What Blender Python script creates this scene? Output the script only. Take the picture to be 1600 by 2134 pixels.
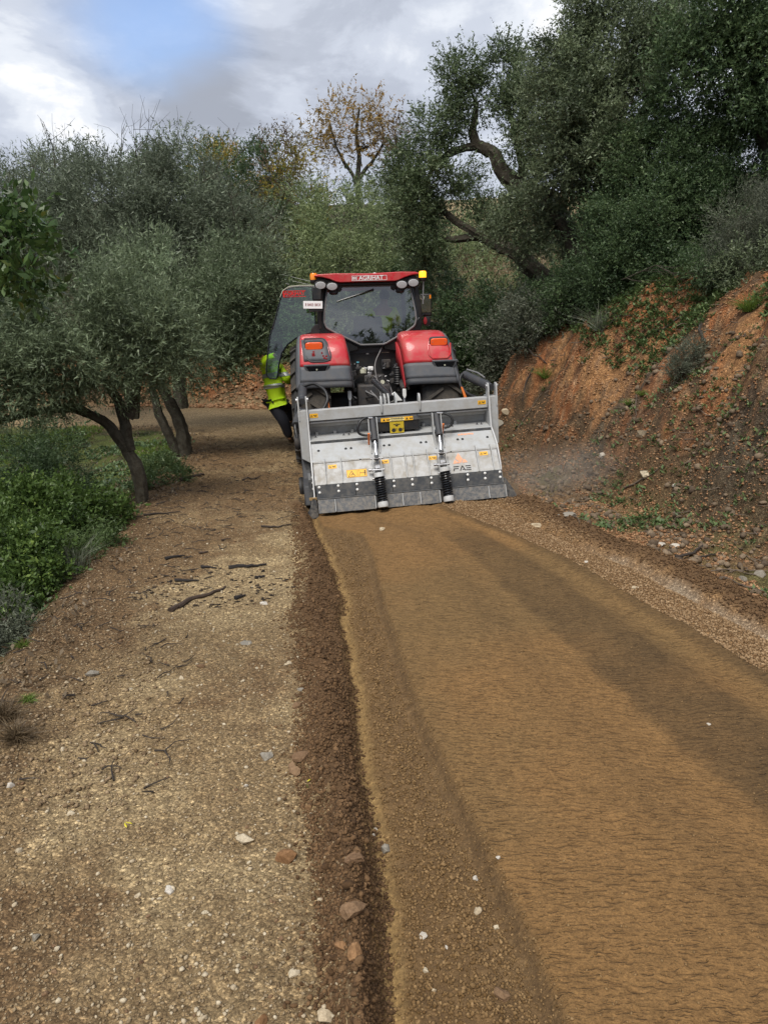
import bpy, bmesh, math, random
import numpy as np
from mathutils import Vector, Matrix, Euler, Quaternion

for _o in list(bpy.data.objects):
    bpy.data.objects.remove(_o, do_unlink=True)
SC = bpy.context.scene
COL = SC.collection
R = math.radians

# ------------------------------------------------------------------ camera
CAM_H = 2.15
TH = math.atan(379 / 1541)
cam = bpy.data.cameras.new('camera')
cam.sensor_fit = 'VERTICAL'
cam.sensor_height = 24.0
cam.lens = 24.0 * 1541 / 2134
cam.clip_start = 0.05
cam.clip_end = 2000
cam_o = bpy.data.objects.new('camera', cam)
cam_o.location = (0, 0, CAM_H)
cam_o.rotation_euler = (R(90) - TH, 0, 0)
COL.objects.link(cam_o)
SC.camera = cam_o

# ------------------------------------------------------------------ exposure
SC.view_settings.view_transform = 'Standard'
SC.view_settings.look = 'None'
SC.view_settings.gamma = 1.0
SC.view_settings.use_curve_mapping = False
SC.view_settings.exposure = 0.56
SC.cycles.use_denoising = True
SC.cycles.max_bounces = 6
SC.cycles.diffuse_bounces = 3
SC.cycles.transparent_max_bounces = 12
SC.cycles.volume_bounces = 1

# ------------------------------------------------------------------ sun and sky
SUN_EL, SUN_AZ = R(56), R(200)      # azimuth measured clockwise from +Y
sun = bpy.data.lights.new('sun', 'SUN')
sun.energy = 2.6
sun.angle = R(32)
sun.color = (1.0, 0.95, 0.87)
sun_o = bpy.data.objects.new('sun', sun)
_d = Vector((math.sin(SUN_AZ) * math.cos(SUN_EL), math.cos(SUN_AZ) * math.cos(SUN_EL), math.sin(SUN_EL)))
sun_o.rotation_euler = _d.to_track_quat('Z', 'Y').to_euler()
sun_o.location = (0, 0, 30)
COL.objects.link(sun_o)

def view_dir(px, py):
    u, v, f = px - 800, 1067 - py, 1541
    return Vector((u, f * math.cos(TH) + v * math.sin(TH), v * math.cos(TH) - f * math.sin(TH))).normalized()

world = bpy.data.worlds.new('World')
SC.world = world
world.use_nodes = True
nt = world.node_tree
nt.nodes.clear()
class NT:
    """small node helper"""
    def __init__(s, tree): s.t = tree
    def n(s, typ, **kw):
        nd = s.t.nodes.new(typ)
        for k, v in kw.items():
            if k.startswith('i_'):
                key = k[2:]
                key = int(key) if key.isdigit() else key.replace('_', ' ')
                if isinstance(v, bpy.types.NodeSocket): s.t.links.new(v, nd.inputs[key])
                else: nd.inputs[key].default_value = v
            else: setattr(nd, k, v)
        return nd
    def math(s, op, a, b=None, c=None, clamp=False):
        nd = s.t.nodes.new('ShaderNodeMath'); nd.operation = op; nd.use_clamp = clamp
        for i, v in enumerate((a, b, c)):
            if v is None: continue
            if isinstance(v, bpy.types.NodeSocket): s.t.links.new(v, nd.inputs[i])
            else: nd.inputs[i].default_value = v
        return nd.outputs[0]
    def mix(s, fac, a, b, mode='MIX'):
        nd = s.t.nodes.new('ShaderNodeMix'); nd.data_type = 'RGBA'; nd.blend_type = mode
        for i, v in ((0, fac), (6, a), (7, b)):
            if isinstance(v, bpy.types.NodeSocket): s.t.links.new(v, nd.inputs[i])
            elif i == 0: nd.inputs[i].default_value = v
            else: nd.inputs[i].default_value = (*v[:3], 1)
        return nd.outputs[2]
    def ramp(s, fac, stops, interp='LINEAR'):
        nd = s.t.nodes.new('ShaderNodeValToRGB'); nd.color_ramp.interpolation = interp
        el = nd.color_ramp.elements
        while len(el) < len(stops): el.new(0.5)
        for e, (p, c) in zip(el, stops):
            e.position = p; e.color = (*c, 1) if len(c) == 3 else c
        s.t.links.new(fac, nd.inputs[0])
        return nd.outputs[0]
    def noise(s, vec, scale, detail=3, rough=0.55, dist=0.0):
        nd = s.t.nodes.new('ShaderNodeTexNoise')
        nd.inputs['Scale'].default_value = scale; nd.inputs['Detail'].default_value = detail
        nd.inputs['Roughness'].default_value = rough; nd.inputs['Distortion'].default_value = dist
        s.t.links.new(vec, nd.inputs['Vector'])
        return nd.outputs[0]
    def link(s, a, b): s.t.links.new(a, b)

w = NT(nt)
tc = w.n('ShaderNodeTexCoord').outputs['Generated']
sky = w.n('ShaderNodeTexSky')
sky.sky_type = 'NISHITA'
sky.sun_disc = False
sky.sun_elevation = SUN_EL
sky.sun_rotation = SUN_AZ
sky.air_density = 1.2
sky.dust_density = 0.6
blue = w.mix(1.0, sky.outputs[0], (1.35, 1.35, 1.5), 'MULTIPLY')
# project the view direction on a flat cloud layer far above, so clouds flatten towards the horizon
sep = w.n('ShaderNodeSeparateXYZ'); w.link(tc, sep.inputs[0])
zz = w.math('ADD', w.math('MAXIMUM', sep.outputs[2], 0.0), 0.22)
comb = w.n('ShaderNodeCombineXYZ')
w.link(w.math('DIVIDE', sep.outputs[0], zz), comb.inputs[0])
w.link(w.math('DIVIDE', sep.outputs[1], zz), comb.inputs[1])
cl = comb.outputs[0]
big = w.noise(cl, 0.9, 5, 0.5, 0.6)
fine = w.noise(cl, 2.6, 7, 0.58, 0.5)
warp = w.noise(cl, 1.7, 4, 0.5)
finer = w.noise(cl, 7.0, 6, 0.6, 0.4)
def blob(px, py, sharp, gain):
    """a soft cloud bank (or gap) around one direction of the sky, its rim broken up by noise"""
    d = view_dir(px, py)
    dt = w.n('ShaderNodeVectorMath', operation='DOT_PRODUCT'); w.link(tc, dt.inputs[0]); dt.inputs[1].default_value = d
    nrm = w.n('ShaderNodeVectorMath', operation='NORMALIZE'); w.link(tc, nrm.inputs[0]); w.link(nrm.outputs[0], dt.inputs[0])
    a = w.math('SUBTRACT', dt.outputs['Value'], 1.0)
    a = w.math('MULTIPLY', a, sharp)
    a = w.math('EXPONENT', a)
    return w.math('MULTIPLY', a, gain)
def total(*a):
    r = a[0]
    for b in a[1:]: r = w.math('ADD', r, b)
    return r
# cover: 1 = cloud, 0 = blue
cover = total(w.math('MULTIPLY', w.math('SUBTRACT', big, 0.5), 1.7), 0.93,
              blob(340, 30, 110, -0.55), blob(230, 10, 160, -0.22), blob(440, 60, 220, -0.25), blob(40, 10, 160, -0.15), blob(90, 170, 60, 0.35),
              w.math('MULTIPLY', w.math('SUBTRACT', fine, 0.5), 0.35),
              blob(1000, 100, 20, 0.35))
coverf = w.ramp(cover, [(0.12, (0, 0, 0)), (0.80, (1, 1, 1))], 'EASE')
# brightness of the cloud itself
wr = w.math('MULTIPLY', w.math('SUBTRACT', warp, 0.5), 0.5)
tone = total(w.math('MULTIPLY', w.math('SUBTRACT', fine, 0.5), 1.9), w.math('MULTIPLY', w.math('SUBTRACT', finer, 0.5), 0.7), 0.46, wr,
             blob(20, 150, 1300, 0.44), blob(120, 165, 2200, 0.16), blob(150, 265, 1300, 0.52), blob(60, 255, 1500, 0.28), blob(250, 280, 1500, 0.25),
             blob(410, 210, 700, -0.36), blob(340, 195, 1500, -0.25), blob(480, 250, 700, -0.30), blob(20, 225, 900, -0.16),
             blob(30, 320, 400, -0.15),
             blob(1000, 20, 130, 0.22), blob(1120, 20, 500, 0.25), blob(880, 170, 90, -0.14))
ccol = w.ramp(tone, [(0.0, (0.36, 0.39, 0.46)), (0.3, (0.47, 0.51, 0.60)), (0.55, (0.585, 0.63, 0.725)), (0.8, (0.75, 0.79, 0.86)), (1.0, (0.92, 0.93, 0.96))], 'EASE')
ccol = w.mix(1.0, ccol, (8.0, 8.0, 8.0), 'MULTIPLY')
skyc = w.mix(coverf, blue, ccol)
bg = w.n('ShaderNodeBackground'); w.link(skyc, bg.inputs[0]); bg.inputs[1].default_value = 0.095
out = w.n('ShaderNodeOutputWorld'); w.link(bg.outputs[0], out.inputs[0])

# ------------------------------------------------------------------ helpers
def tag(o, label=None, cat=None, group=None, kind=None):
    if label: o['label'] = label
    if cat: o['category'] = cat
    if group: o['group'] = group
    if kind: o['kind'] = kind
    return o
def empty(name, loc=(0, 0, 0), rot=(0, 0, 0)):
    o = bpy.data.objects.new(name, None)
    o.location = loc; o.rotation_euler = rot; o.empty_display_size = 0.2
    COL.objects.link(o)
    return o
def link(name, me, parent=None):
    o = bpy.data.objects.new(name, me)
    COL.objects.link(o)
    if parent: o.parent = parent
    return o
def copy_tree(o, parent=None):
    c = o.copy(); COL.objects.link(c); c.parent = parent
    for ch in list(o.children): copy_tree(ch, c)
    return c
def at(px, py, Y):
    """point of the place seen in direction (px, py) at Y metres north of the viewer"""
    d = view_dir(px, py); t = Y / d.y
    return Vector((d.x * t, Y, CAM_H + d.z * t))

MATS = {}
def mat(name, col, rough=0.6, metal=0.0, bump=0.0, bscale=40, var=0.0, vscale=6, spec=0.5, emit=None, estr=0, dirt=0.0, dirtcol=(0.16, 0.11, 0.06), dscale=3, coat=0.0):
    if name in MATS: return MATS[name]
    m = bpy.data.materials.new(name); m.use_nodes = True
    h = NT(m.node_tree); b = m.node_tree.nodes['Principled BSDF']
    b.inputs['Base Color'].default_value = (*col, 1); b.inputs['Roughness'].default_value = rough
    b.inputs['Metallic'].default_value = metal; b.inputs['Specular IOR Level'].default_value = spec
    b.inputs['Coat Weight'].default_value = coat
    tcn = h.n('ShaderNodeTexCoord').outputs['Object']
    c = None
    if var:
        n = h.noise(tcn, vscale, 5, 0.6)
        c = h.mix(n, tuple(x * (1 - var) for x in col), tuple(min(1, x * (1 + var)) for x in col))
    if dirt:
        n = h.noise(tcn, dscale, 8, 0.68, 0.3)
        f = h.ramp(n, [(0.42, (0, 0, 0)), (0.72, (dirt, dirt, dirt))])
        c = h.mix(f, c if c is not None else col, dirtcol)
        r = h.math('ADD', h.math('MULTIPLY', f, 0.5), rough, clamp=True)
        h.link(r, b.inputs['Roughness'])
    if c is not None: h.link(c, b.inputs['Base Color'])
    if bump:
        n = h.noise(tcn, bscale, 4, 0.6)
        bn = h.n('ShaderNodeBump'); bn.inputs['Strength'].default_value = bump; bn.inputs['Distance'].default_value = 0.01
        h.link(n, bn.inputs['Height']); h.link(bn.outputs[0], b.inputs['Normal'])
    if emit:
        b.inputs['Emission Color'].default_value = (*emit, 1); b.inputs['Emission Strength'].default_value = estr
    MATS[name] = m
    return m

class MB:
    """collects vertices and faces, then links them as one mesh object"""
    def __init__(s): s.v = []; s.f = []
    def add(s, vs, fs):
        k = len(s.v); s.v += [tuple(p) for p in vs]; s.f += [tuple(i + k for i in f) for f in fs]; return s
    def box(s, c, size, rot=None):
        x, y, z = (q / 2 for q in size)
        vs = [Vector((a * x, b * y, d * z)) for d in (-1, 1) for b in (-1, 1) for a in (-1, 1)]
        if rot is not None: 
            M = rot if isinstance(rot, Matrix) else Euler(rot).to_matrix()
            vs = [M @ p for p in vs]
        return s.add([p + Vector(c) for p in vs], [(0, 2, 3, 1), (4, 5, 7, 6), (0, 1, 5, 4), (2, 6, 7, 3), (0, 4, 6, 2), (1, 3, 7, 5)])
    def tube(s, path, r, n=8, cap=True, flat=1.0):
        path = [Vector(p) for p in path]; rr = r if isinstance(r, (list, tuple)) else [r] * len(path)
        vs = []; fs = []; up = None
        for i, p in enumerate(path):
            a = path[max(0, i - 1)]; b = path[min(len(path) - 1, i + 1)]
            t = (b - a).normalized()
            if up is None: up = Vector((0, 0, 1)) if abs(t.z) < 0.9 else Vector((0, 1, 0))
            sx = t.cross(up).normalized(); up = sx.cross(t).normalized()
            for k in range(n):
                an = 2 * math.pi * k / n
                vs.append(p + sx * (math.cos(an) * rr[i]) + up * (math.sin(an) * rr[i] * flat))
        for i in range(len(path) - 1):
            for k in range(n):
                k2 = (k + 1) % n
                fs.append((i * n + k, i * n + k2, (i + 1) * n + k2, (i + 1) * n + k))
        if cap:
            fs.append(tuple(range(n))[::-1]); fs.append(tuple((len(path) - 1) * n + k for k in range(n)))
        return s.add(vs, fs)
    def cyl(s, a, b, r, n=16, r2=None): return s.tube([a, b], [r, r if r2 is None else r2], n)
    def prism(s, poly, axis, lo, hi):
        """poly: 2-D outline, extruded along axis ('x': poly is (y, z); 'y': (x, z); 'z': (x, y))"""
        n = len(poly); vs = []
        for t in (lo, hi):
            for a, b in poly:
                vs.append({'x': (t, a, b), 'y': (a, t, b), 'z': (a, b, t)}[axis])
        fs = [tuple(range(n)), tuple(range(2 * n - 1, n - 1, -1))]
        for i in range(n):
            j = (i + 1) % n
            fs.append((i, j + 0, j + n, i + n))
        return s.add(vs, fs)
    def lathe(s, prof, c=(0, 0, 0), n=20, axis='z'):
        vs = []; fs = []
        for r_, z in prof:
            for k in range(n):
                a = 2 * math.pi * k / n; x, y = r_ * math.cos(a), r_ * math.sin(a)
                p = {'z': (x, y, z), 'y': (x, z, y), 'x': (z, x, y)}[axis]
                vs.append((p[0] + c[0], p[1] + c[1], p[2] + c[2]))
        for i in range(len(prof) - 1):
            for k in range(n):
                k2 = (k + 1) % n
                fs.append((i * n + k, i * n + k2, (i + 1) * n + k2, (i + 1) * n + k))
        fs.append(tuple(range(n))[::-1]); fs.append(tuple((len(prof) - 1) * n + k for k in range(n)))
        return s.add(vs, fs)
    def grid(s, P):
        """P: list of rows of points"""
        m = len(P[0]); vs = [p for row in P for p in row]; fs = []
        for i in range(len(P) - 1):
            for j in range(m - 1):
                fs.append((i * m + j, i * m + j + 1, (i + 1) * m + j + 1, (i + 1) * m + j))
        return s.add(vs, fs)
    def build(s, name, m, parent=None, bevel=0.0, smooth=True, ang=35, fix=True, M=None, solid=0.0):
        me = bpy.data.meshes.new(name)
        me.from_pydata([tuple(p) for p in s.v], [], s.f)
        if fix:
            bm = bmesh.new(); bm.from_mesh(me)
            bmesh.ops.recalc_face_normals(bm, faces=bm.faces); bm.to_mesh(me); bm.free()
        if M is not None: me.transform(M)
        if m: me.materials.append(m)
        if smooth:
            me.polygons.foreach_set('use_smooth', [True] * len(me.polygons))
            me.set_sharp_from_angle(angle=R(ang))
        o = link(name, me, parent)
        if solid:
            md = o.modifiers.new('solid', 'SOLIDIFY'); md.thickness = solid; md.offset = -1
        if bevel:
            md = o.modifiers.new('bevel', 'BEVEL'); md.width = bevel; md.segments = 2; md.limit_method = 'ANGLE'; md.angle_limit = R(40)
        return o
def text_mesh(txt, size, name, m, parent, M, depth=0.002, align='CENTER', sx=1.0, shear=0.0, bold=0.0):
    cu = bpy.data.curves.new(name, 'FONT'); cu.body = txt; cu.size = size; cu.extrude = depth
    cu.align_x = align; cu.align_y = 'CENTER'; cu.shear = shear; cu.offset = bold
    cu.resolution_u = 3
    o = bpy.data.objects.new('tmp', cu); COL.objects.link(o)
    bpy.context.view_layer.update()
    dg = bpy.context.evaluated_depsgraph_get()
    me = bpy.data.meshes.new_from_object(o.evaluated_get(dg))
    bpy.data.objects.remove(o); bpy.data.curves.remove(cu)
    me.transform(M @ Matrix.Diagonal((sx, 1, 1, 1)))
    me.materials.clear(); me.materials.append(m)
    me.name = name
    return link(name, me, parent)

# numpy value noise
def _h(ix, iy, seed):
    a = (ix.astype(np.int64) * 374761393 + iy.astype(np.int64) * 668265263 + seed * 1442695041) & 0x7fffffff
    a = (a ^ (a >> 13)) * 1274126177 & 0x7fffffff
    return ((a ^ (a >> 16)) & 0xffff) / 65535.0
def vnoise(x, y, seed=0):
    ix = np.floor(x); iy = np.floor(y); fx = x - ix; fy = y - iy
    fx = fx * fx * (3 - 2 * fx); fy = fy * fy * (3 - 2 * fy)
    a = _h(ix, iy, seed); b = _h(ix + 1, iy, seed); c = _h(ix, iy + 1, seed); d = _h(ix + 1, iy + 1, seed)
    return (a * (1 - fx) + b * fx) * (1 - fy) + (c * (1 - fx) + d * fx) * fy
def fbm(x, y, freq, octv=4, seed=0, gain=0.5):
    s = 0; a = 1; t = 0
    for i in range(octv):
        s = s + a * vnoise(x * freq + 17.3 * i, y * freq - 9.1 * i, seed + i); t += a; a *= gain; freq *= 2.03
    return s / t - 0.5
def sstep(a, b, x):
    t = np.clip((x - a) / (b - a), 0, 1); return t * t * (3 - 2 * t)
# ------------------------------------------------------------------ ground
def sdist(x, y, pts):
    """signed distance to a polyline, positive to its right when walking along it"""
    best = np.full(x.shape, 1e9); sg = np.ones(x.shape)
    for (x0, y0), (x1, y1) in zip(pts[:-1], pts[1:]):
        dx, dy = x1 - x0, y1 - y0; L = dx * dx + dy * dy
        t = np.clip(((x - x0) * dx + (y - y0) * dy) / L, 0, 1)
        qx = x - (x0 + t * dx); qy = y - (y0 + t * dy); d = np.hypot(qx, qy)
        c = dx * (y - y0) - dy * (x - x0)
        m = d < best - 1e-9
        best = np.where(m, d, best); sg = np.where(m, np.where(c < 0, 1, -1), sg)
    return best * sg
TOE = [(6.5, -12), (4.9, 0), (4.2, 4), (3.75, 6.6), (3.3, 8.4), (2.5, 10.4), (1.95, 12), (1.6, 14), (1.2, 17), (0.3, 19.3), (-2, 20.9), (-5, 21.8), (-9, 22), (-14, 21), (-40, 17)]
EDGE = [(-2.6, -12), (-1.9, 0), (-2.0, 3.5), (-2.45, 4.7), (-2.62, 6.1), (-2.81, 8.2), (-3.1, 10), (-3.3, 12), (-3.5, 14.6), (-4.3, 16.2), (-7, 17.2), (-12, 17.8), (-40, 13.5)]
def curve(tab): 
    ys = np.array([p[1] for p in tab]); xs = np.array([p[0] for p in tab])
    return lambda y: np.interp(y, ys, xs)
BERM_L = curve([(-0.05, 1.2), (-0.16, 1.96), (-0.25, 2.49), (-0.37, 3.12), (-0.45, 4.08), (-0.69, 5.72), (-0.9, 7.2), (-1.0, 8.0), (-1.12, 9.2)])
BERM_R = curve([(0.02, 1.2), (-0.045, 1.96), (-0.075, 2.49), (-0.145, 3.12), (-0.22, 4.08), (-0.41, 5.95), (-0.79, 7.8), (-0.95, 9.2)])
BED_L = curve([(0.72, 1.2), (0.58, 1.9), (0.53, 2.26), (0.39, 2.94), (0.2, 3.91), (0.0, 5.61), (-0.12, 7.08), (-0.25, 7.9), (-0.75, 8.7), (-0.85, 9.2)])
BED_R = curve([(3.4, 1.2), (2.95, 3), (2.49, 4.41), (2.31, 5.12), (2.08, 5.84), (1.84, 6.76), (1.50, 7.6), (0.94, 8.79), (0.8, 9.2)])
RB = curve([(3.9, 1.2), (3.6, 3), (3.25, 4.3), (2.98, 5.31), (2.66, 6.47), (2.25, 7.42), (1.75, 9.18), (1.7, 9.8)])
def height(x, y, fine=True):
    x = np.asarray(x, float); y = np.asarray(y, float)
    s = sdist(x, y, TOE) + fbm(x, y, 0.55, 3, 5) * 0.9
    e = -sdist(x, y, EDGE) + fbm(x, y, 0.8, 3, 9) * 0.45
    hb = np.interp(y, [0, 6, 9, 12, 15, 17, 19, 23], [2.9, 3.0, 3.05, 2.7, 2.35, 2.0, 1.5, 1.2])
    sp = np.maximum(s, 0)
    far = sstep(16, 26, y) * sstep(6, -4, x)
    bank = hb * sstep(-0.15, 2.05, sp) * sstep(0, 0.5, sp)
    hill = (0.16 + 0.20 * sstep(10, 20, y)) * np.maximum(sp - 1.9, 0)
    hill = np.where(hill > 8, 8 + (hill - 8) * 0.25, hill)
    z = bank + hill
    # craggy face
    face = sstep(0.0, 0.8, sp) * (1 - sstep(2.4, 4.0, sp))
    z = z + face * (fbm(x, y, 1.3, 4, 21) * 0.60 + fbm(x, y, 6, 3, 31) * 0.20 - 0.28 * np.maximum(0.10 - np.abs(fbm(x * 0.6 + y * 0.2, y * 1.3, 1.7, 3, 37)), 0) * 4)
    # rock outcrop low on the bank
    rx, ry = x - 4.1, y - 7.6
    z = z + 0.55 * np.exp(-(rx * rx / 0.35 + ry * ry / 0.9)) * (1 + 1.4 * fbm(x, y, 5, 3, 41))
    z = z + 0.28 * np.exp(-((x - 2.95) ** 2 / 0.5 + (y - 10.4) ** 2 / 0.25)) * (1 + 1.5 * fbm(x, y, 6, 3, 42))
    # drop on the left
    ep = np.maximum(e, 0)
    dep = np.interp(y, [0, 7, 10, 13, 17], [2.2, 2.2, 1.6, 0.45, 0.1])
    z = z - dep * sstep(-0.1, 3.0, ep)
    z = z + 1.2 * sstep(7, 16, ep) * sstep(18, 8, y) 
    z = z + fbm(x, y, 0.5, 3, 2) * 0.16 * sstep(0.2, 1.5, np.maximum(ep, sp)) + fbm(x, y, 0.9, 3, 3) * 0.03
    # shoulders of the road
    sh = np.exp(-(e / 0.35) ** 2) * sstep(19, 10, y)
    z = z + sh * 0.05
    near = sstep(9.6, 9.0, y)
    road = near * (e < 0.3)
    bl, br, dl, dr, rb = BERM_L(y), BERM_R(y), BED_L(y), BED_R(y), RB(y)
    wob = fbm(x * 0 + 3.3, y, 1.3, 4, 61) * 0.24
    bl = bl + wob; br = br + wob * 0.5
    m_track = sstep(0.05, -0.05, x - bl)
    c = (bl + br) / 2; wd = (br - bl) / 2
    t = (x - c) / wd
    berm = np.exp(-(t * 1.15) ** 2 * 1.2)
    lump = 0.35 + 1.5 * (fbm(x, y, 3.2, 3, 71) + 0.5) + 1.2 * np.maximum(fbm(x, y, 5.5, 2, 73), 0) * sstep(4.5, 3.0, y) * 2
    z = z + road * ((0.060 + 0.03 * sstep(4.2, 2.6, y)) * berm * lump)
    low = sstep(-0.02, 0.05, x - br) * sstep(0.03, -0.05, x - dl)
    z = z - road * low * (0.055 + 0.03 * np.exp(-((x - br - 0.06) / 0.05) ** 2))
    z = z + road * 0.035 * np.exp(-((x - dl + 0.22) / 0.07) ** 2) * (0.7 + fbm(x, y, 5, 3, 77))
    bed = sstep(-0.05, 0.03, x - dl) * sstep(0.04, -0.04, x - dr)
    z = z + road * bed * 0.012
    # shallow tyre-wide hollows along the tilled bed
    q = (x - dl) / np.maximum(dr - dl, 0.3)
    z = z - road * bed * (0.020 * np.exp(-((q - 0.52) / 0.10) ** 2) + 0.03 * np.exp(-((q - 0.86) / 0.06) ** 2))
    # right hand side: loose gravel, dusty groove, berm
    gr = rb - 0.30
    z = z + near * (sstep(-0.02, 0.05, x - dr) * sstep(0.05, -0.1, x - gr)) * (0.02 + 0.01 * fbm(x, y, 12, 2, 81))
    z = z - near * 0.05 * np.exp(-((x - gr) / 0.07) ** 2)
    z = z + near * 0.14 * np.exp(-((x - rb) / 0.17) ** 2) * (0.75 + 0.9 * fbm(x, y, 3, 3, 83))
    dig = sstep(7.4, 8.9, y) * sstep(9.9, 9.5, y) * sstep(-1.15, -0.95, x) * sstep(1.25, -0.9, x)
    z = z - 0.17 * dig
    if fine:
        fd = sstep(30, 12, y)
        crumb = np.exp(-(t * 0.75) ** 2 * 1.2) * road + np.exp(-((x - rb) / 0.22) ** 2) * near
        cr = fbm(x, y, 14, 3, 91); 
        z = z + crumb * (np.maximum(cr + 0.12, 0) * 0.12 + fbm(x, y, 38, 2, 93) * 0.022)
        rough = m_track * (e < 0.1) * near
        z = z + rough * (fbm(x, y, 9, 3, 95) * 0.022 + fbm(x, y, 42, 2, 97) * 0.007)
        z = z + low * road * (fbm(x, y, 16, 3, 99) * 0.028 + fbm(x, y, 55, 2, 101) * 0.006)
        z = z + bed * road * sstep(0.03, 0.25, x - dl) * (fbm(x * 0.45, y, 26, 2, 103) * 0.007 - 0.02 * np.maximum(fbm(x * 0.5, y, 7, 3, 113) - 0.16, 0) + fbm(x, y, 4, 3, 105) * 0.012)
        off = sstep(0.1, 0.35, x - rb) * near + sstep(9.0, 9.6, y) + sstep(-0.1, 0.3, e) 
        off = np.clip(off, 0, 1) * (1 - np.clip(crumb, 0, 1))
        z = z + off * fd * (fbm(x, y, 7, 4, 107) * 0.085 + fbm(x, y, 26, 2, 109) * 0.03)
    return z
def axis(segs):
    """segs: (start, end, step at start, step at end)"""
    out = [segs[0][0]]
    for a, b, s0, s1 in segs:
        v = out[-1]
        while v < b - 1e-6:
            k = (v - a) / (b - a); v += s0 + (s1 - s0) * k; out.append(min(v, b))
    return np.array(out)
gx = axis([(-160, -40, 20, 6), (-40, -12, 4, 0.5), (-12, -3.6, 0.4, 0.06), (-3.6, -1.6, 0.05, 0.020), (-1.6, 3.4, 0.0155, 0.0155), (3.4, 6.5, 0.02, 0.06), (6.5, 14, 0.08, 0.5), (14, 45, 0.6, 4), (45, 160, 6, 20)])
gy = axis([(-160, -2, 20, 0.5), (-2, 1.5, 0.3, 0.04), (1.5, 4, 0.0125, 0.014), (4, 9.5, 0.014, 0.024), (9.5, 14, 0.03, 0.07), (14, 26, 0.08, 0.22), (26, 60, 0.3, 1.2), (60, 300, 3, 20)])
GX, GY = np.meshgrid(gx, gy)
GZ = height(GX, GY)
X, Y, Z = GX.ravel(), GY.ravel(), GZ.ravel()
S = sdist(X, Y, TOE) + fbm(X, Y, 0.55, 3, 5) * 0.9
E_ = -sdist(X, Y, EDGE) + fbm(X, Y, 0.8, 3, 9) * 0.45
def mixc(a, b, t): 
    t = np.asarray(t)[:, None]; return a * (1 - t) + np.asarray(b)[None, :] * t
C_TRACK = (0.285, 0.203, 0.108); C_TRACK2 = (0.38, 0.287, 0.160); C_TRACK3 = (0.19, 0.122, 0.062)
C_BED = (0.176, 0.108, 0.045); C_BED2 = (0.092, 0.057, 0.026); C_BED3 = (0.208, 0.118, 0.046)
C_BERM = (0.105, 0.062, 0.031); C_RED = (0.275, 0.112, 0.044); C_RED2 = (0.345, 0.185, 0.080); C_BANKD = (0.105, 0.070, 0.040)
C_GRAV = (0.25, 0.150, 0.070); C_FOREST = (0.040, 0.036, 0.018); C_GRASS = (0.070, 0.115, 0.020); C_DUST = (0.34, 0.275, 0.20); C_DRY = (0.27, 0.21, 0.12)
n1 = fbm(X, Y, 0.7, 4, 201); n2 = fbm(X, Y, 2.1, 4, 203); n3 = fbm(X, Y, 7, 3, 205); n4 = fbm(X, Y, 0.35, 3, 207)
c = np.tile(np.array(C_TRACK), (X.size, 1))
c = mixc(c, C_TRACK2, np.clip(sstep(-0.05, 0.25, n2 + 0.35 * sstep(4.6, 6.2, Y) * sstep(8.4, 7.4, Y) - 0.08) , 0, 1))
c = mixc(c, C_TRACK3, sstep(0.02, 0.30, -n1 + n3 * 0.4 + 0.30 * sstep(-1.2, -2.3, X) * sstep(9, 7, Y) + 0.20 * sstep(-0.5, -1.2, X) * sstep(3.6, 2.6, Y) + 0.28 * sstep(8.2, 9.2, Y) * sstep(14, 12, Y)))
nearm = sstep(9.8, 9.0, Y)
BL, BR, DL, DR, RBB = BERM_L(Y), BERM_R(Y), BED_L(Y), BED_R(Y), RB(Y)
wob = fbm(X * 0 + 3.3, Y, 1.3, 4, 61) * 0.24
ed = n3 * 0.10; n6a = fbm(X, Y, 11, 3, 241)
right_of = sstep(-0.02, 0.03, X - BL - wob + ed * 1.5 + n6a * 0.10) * nearm
c = mixc(c, C_BERM, right_of)
lowm = sstep(0.0, 0.05, X - BR - wob * 0.5 + ed * 0.4) * nearm
c = mixc(c, (0.165, 0.102, 0.046), lowm * 0.85)
c = mixc(c, (0.30, 0.195, 0.08), np.exp(-((X - BR - wob * 0.5 - 0.07) / 0.05) ** 2) * nearm * 0.9)
bedm = sstep(-0.01, 0.03, X - DL + ed * 0.15) * nearm
c = mixc(c, C_BED, bedm)
q = (X - DL) / np.maximum(DR - DL, 0.3)
c = mixc(c, C_BED3, bedm * sstep(-0.1, 0.2, n1 + 0.6 * sstep(6.6, 8.8, Y)))
band = np.clip(sstep(0.50, 0.56, q + n3 * .05) * sstep(0.84, 0.76, q + n3 * .05) * sstep(8.5, 7.2, Y) * 0.9 + 0.75 * sstep(0.90, 0.95, q) + 0.30 * np.exp(-((q - 0.36) / 0.06) ** 2), 0, 1)
c = mixc(c, C_BED2, bedm * band * np.clip(0.80 + n2 * 0.9, 0, 1))
c = mixc(c, C_BED2, 0.34 * nearm * np.exp(-((X - DL + 0.015) / 0.035) ** 2) * sstep(7.5, 5.5, Y))  # paints the shaded side of the bed's left edge as a darker strip
gravm = sstep(-0.03, 0.03, X - DR + ed * 0.8) * nearm
c = mixc(c, C_GRAV, gravm)
c = mixc(c, C_DUST, np.exp(-((X - RBB + 0.28 + n2 * 0.08) / (0.075 + n3 * 0.08)) ** 2) * sstep(7.6, 6.6, Y) * nearm * np.clip(0.75 + n2 * 1.4 + n3, 0, 0.95))
rbm = sstep(0.13, 0.02, np.abs(X - RBB + ed) - 0.08) * sstep(10.2, 9.6, Y)
c = mixc(c, C_BERM, rbm * 0.9)
offm = sstep(0.15, 0.4, X - RBB) * sstep(-0.2, -1.0, S - 0.8) 
c = mixc(c, (0.20, 0.125, 0.065), np.clip(sstep(0.15, 0.5, X - RBB) * sstep(1.2, 0.3, S), 0, 1) * 0.85)
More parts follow.
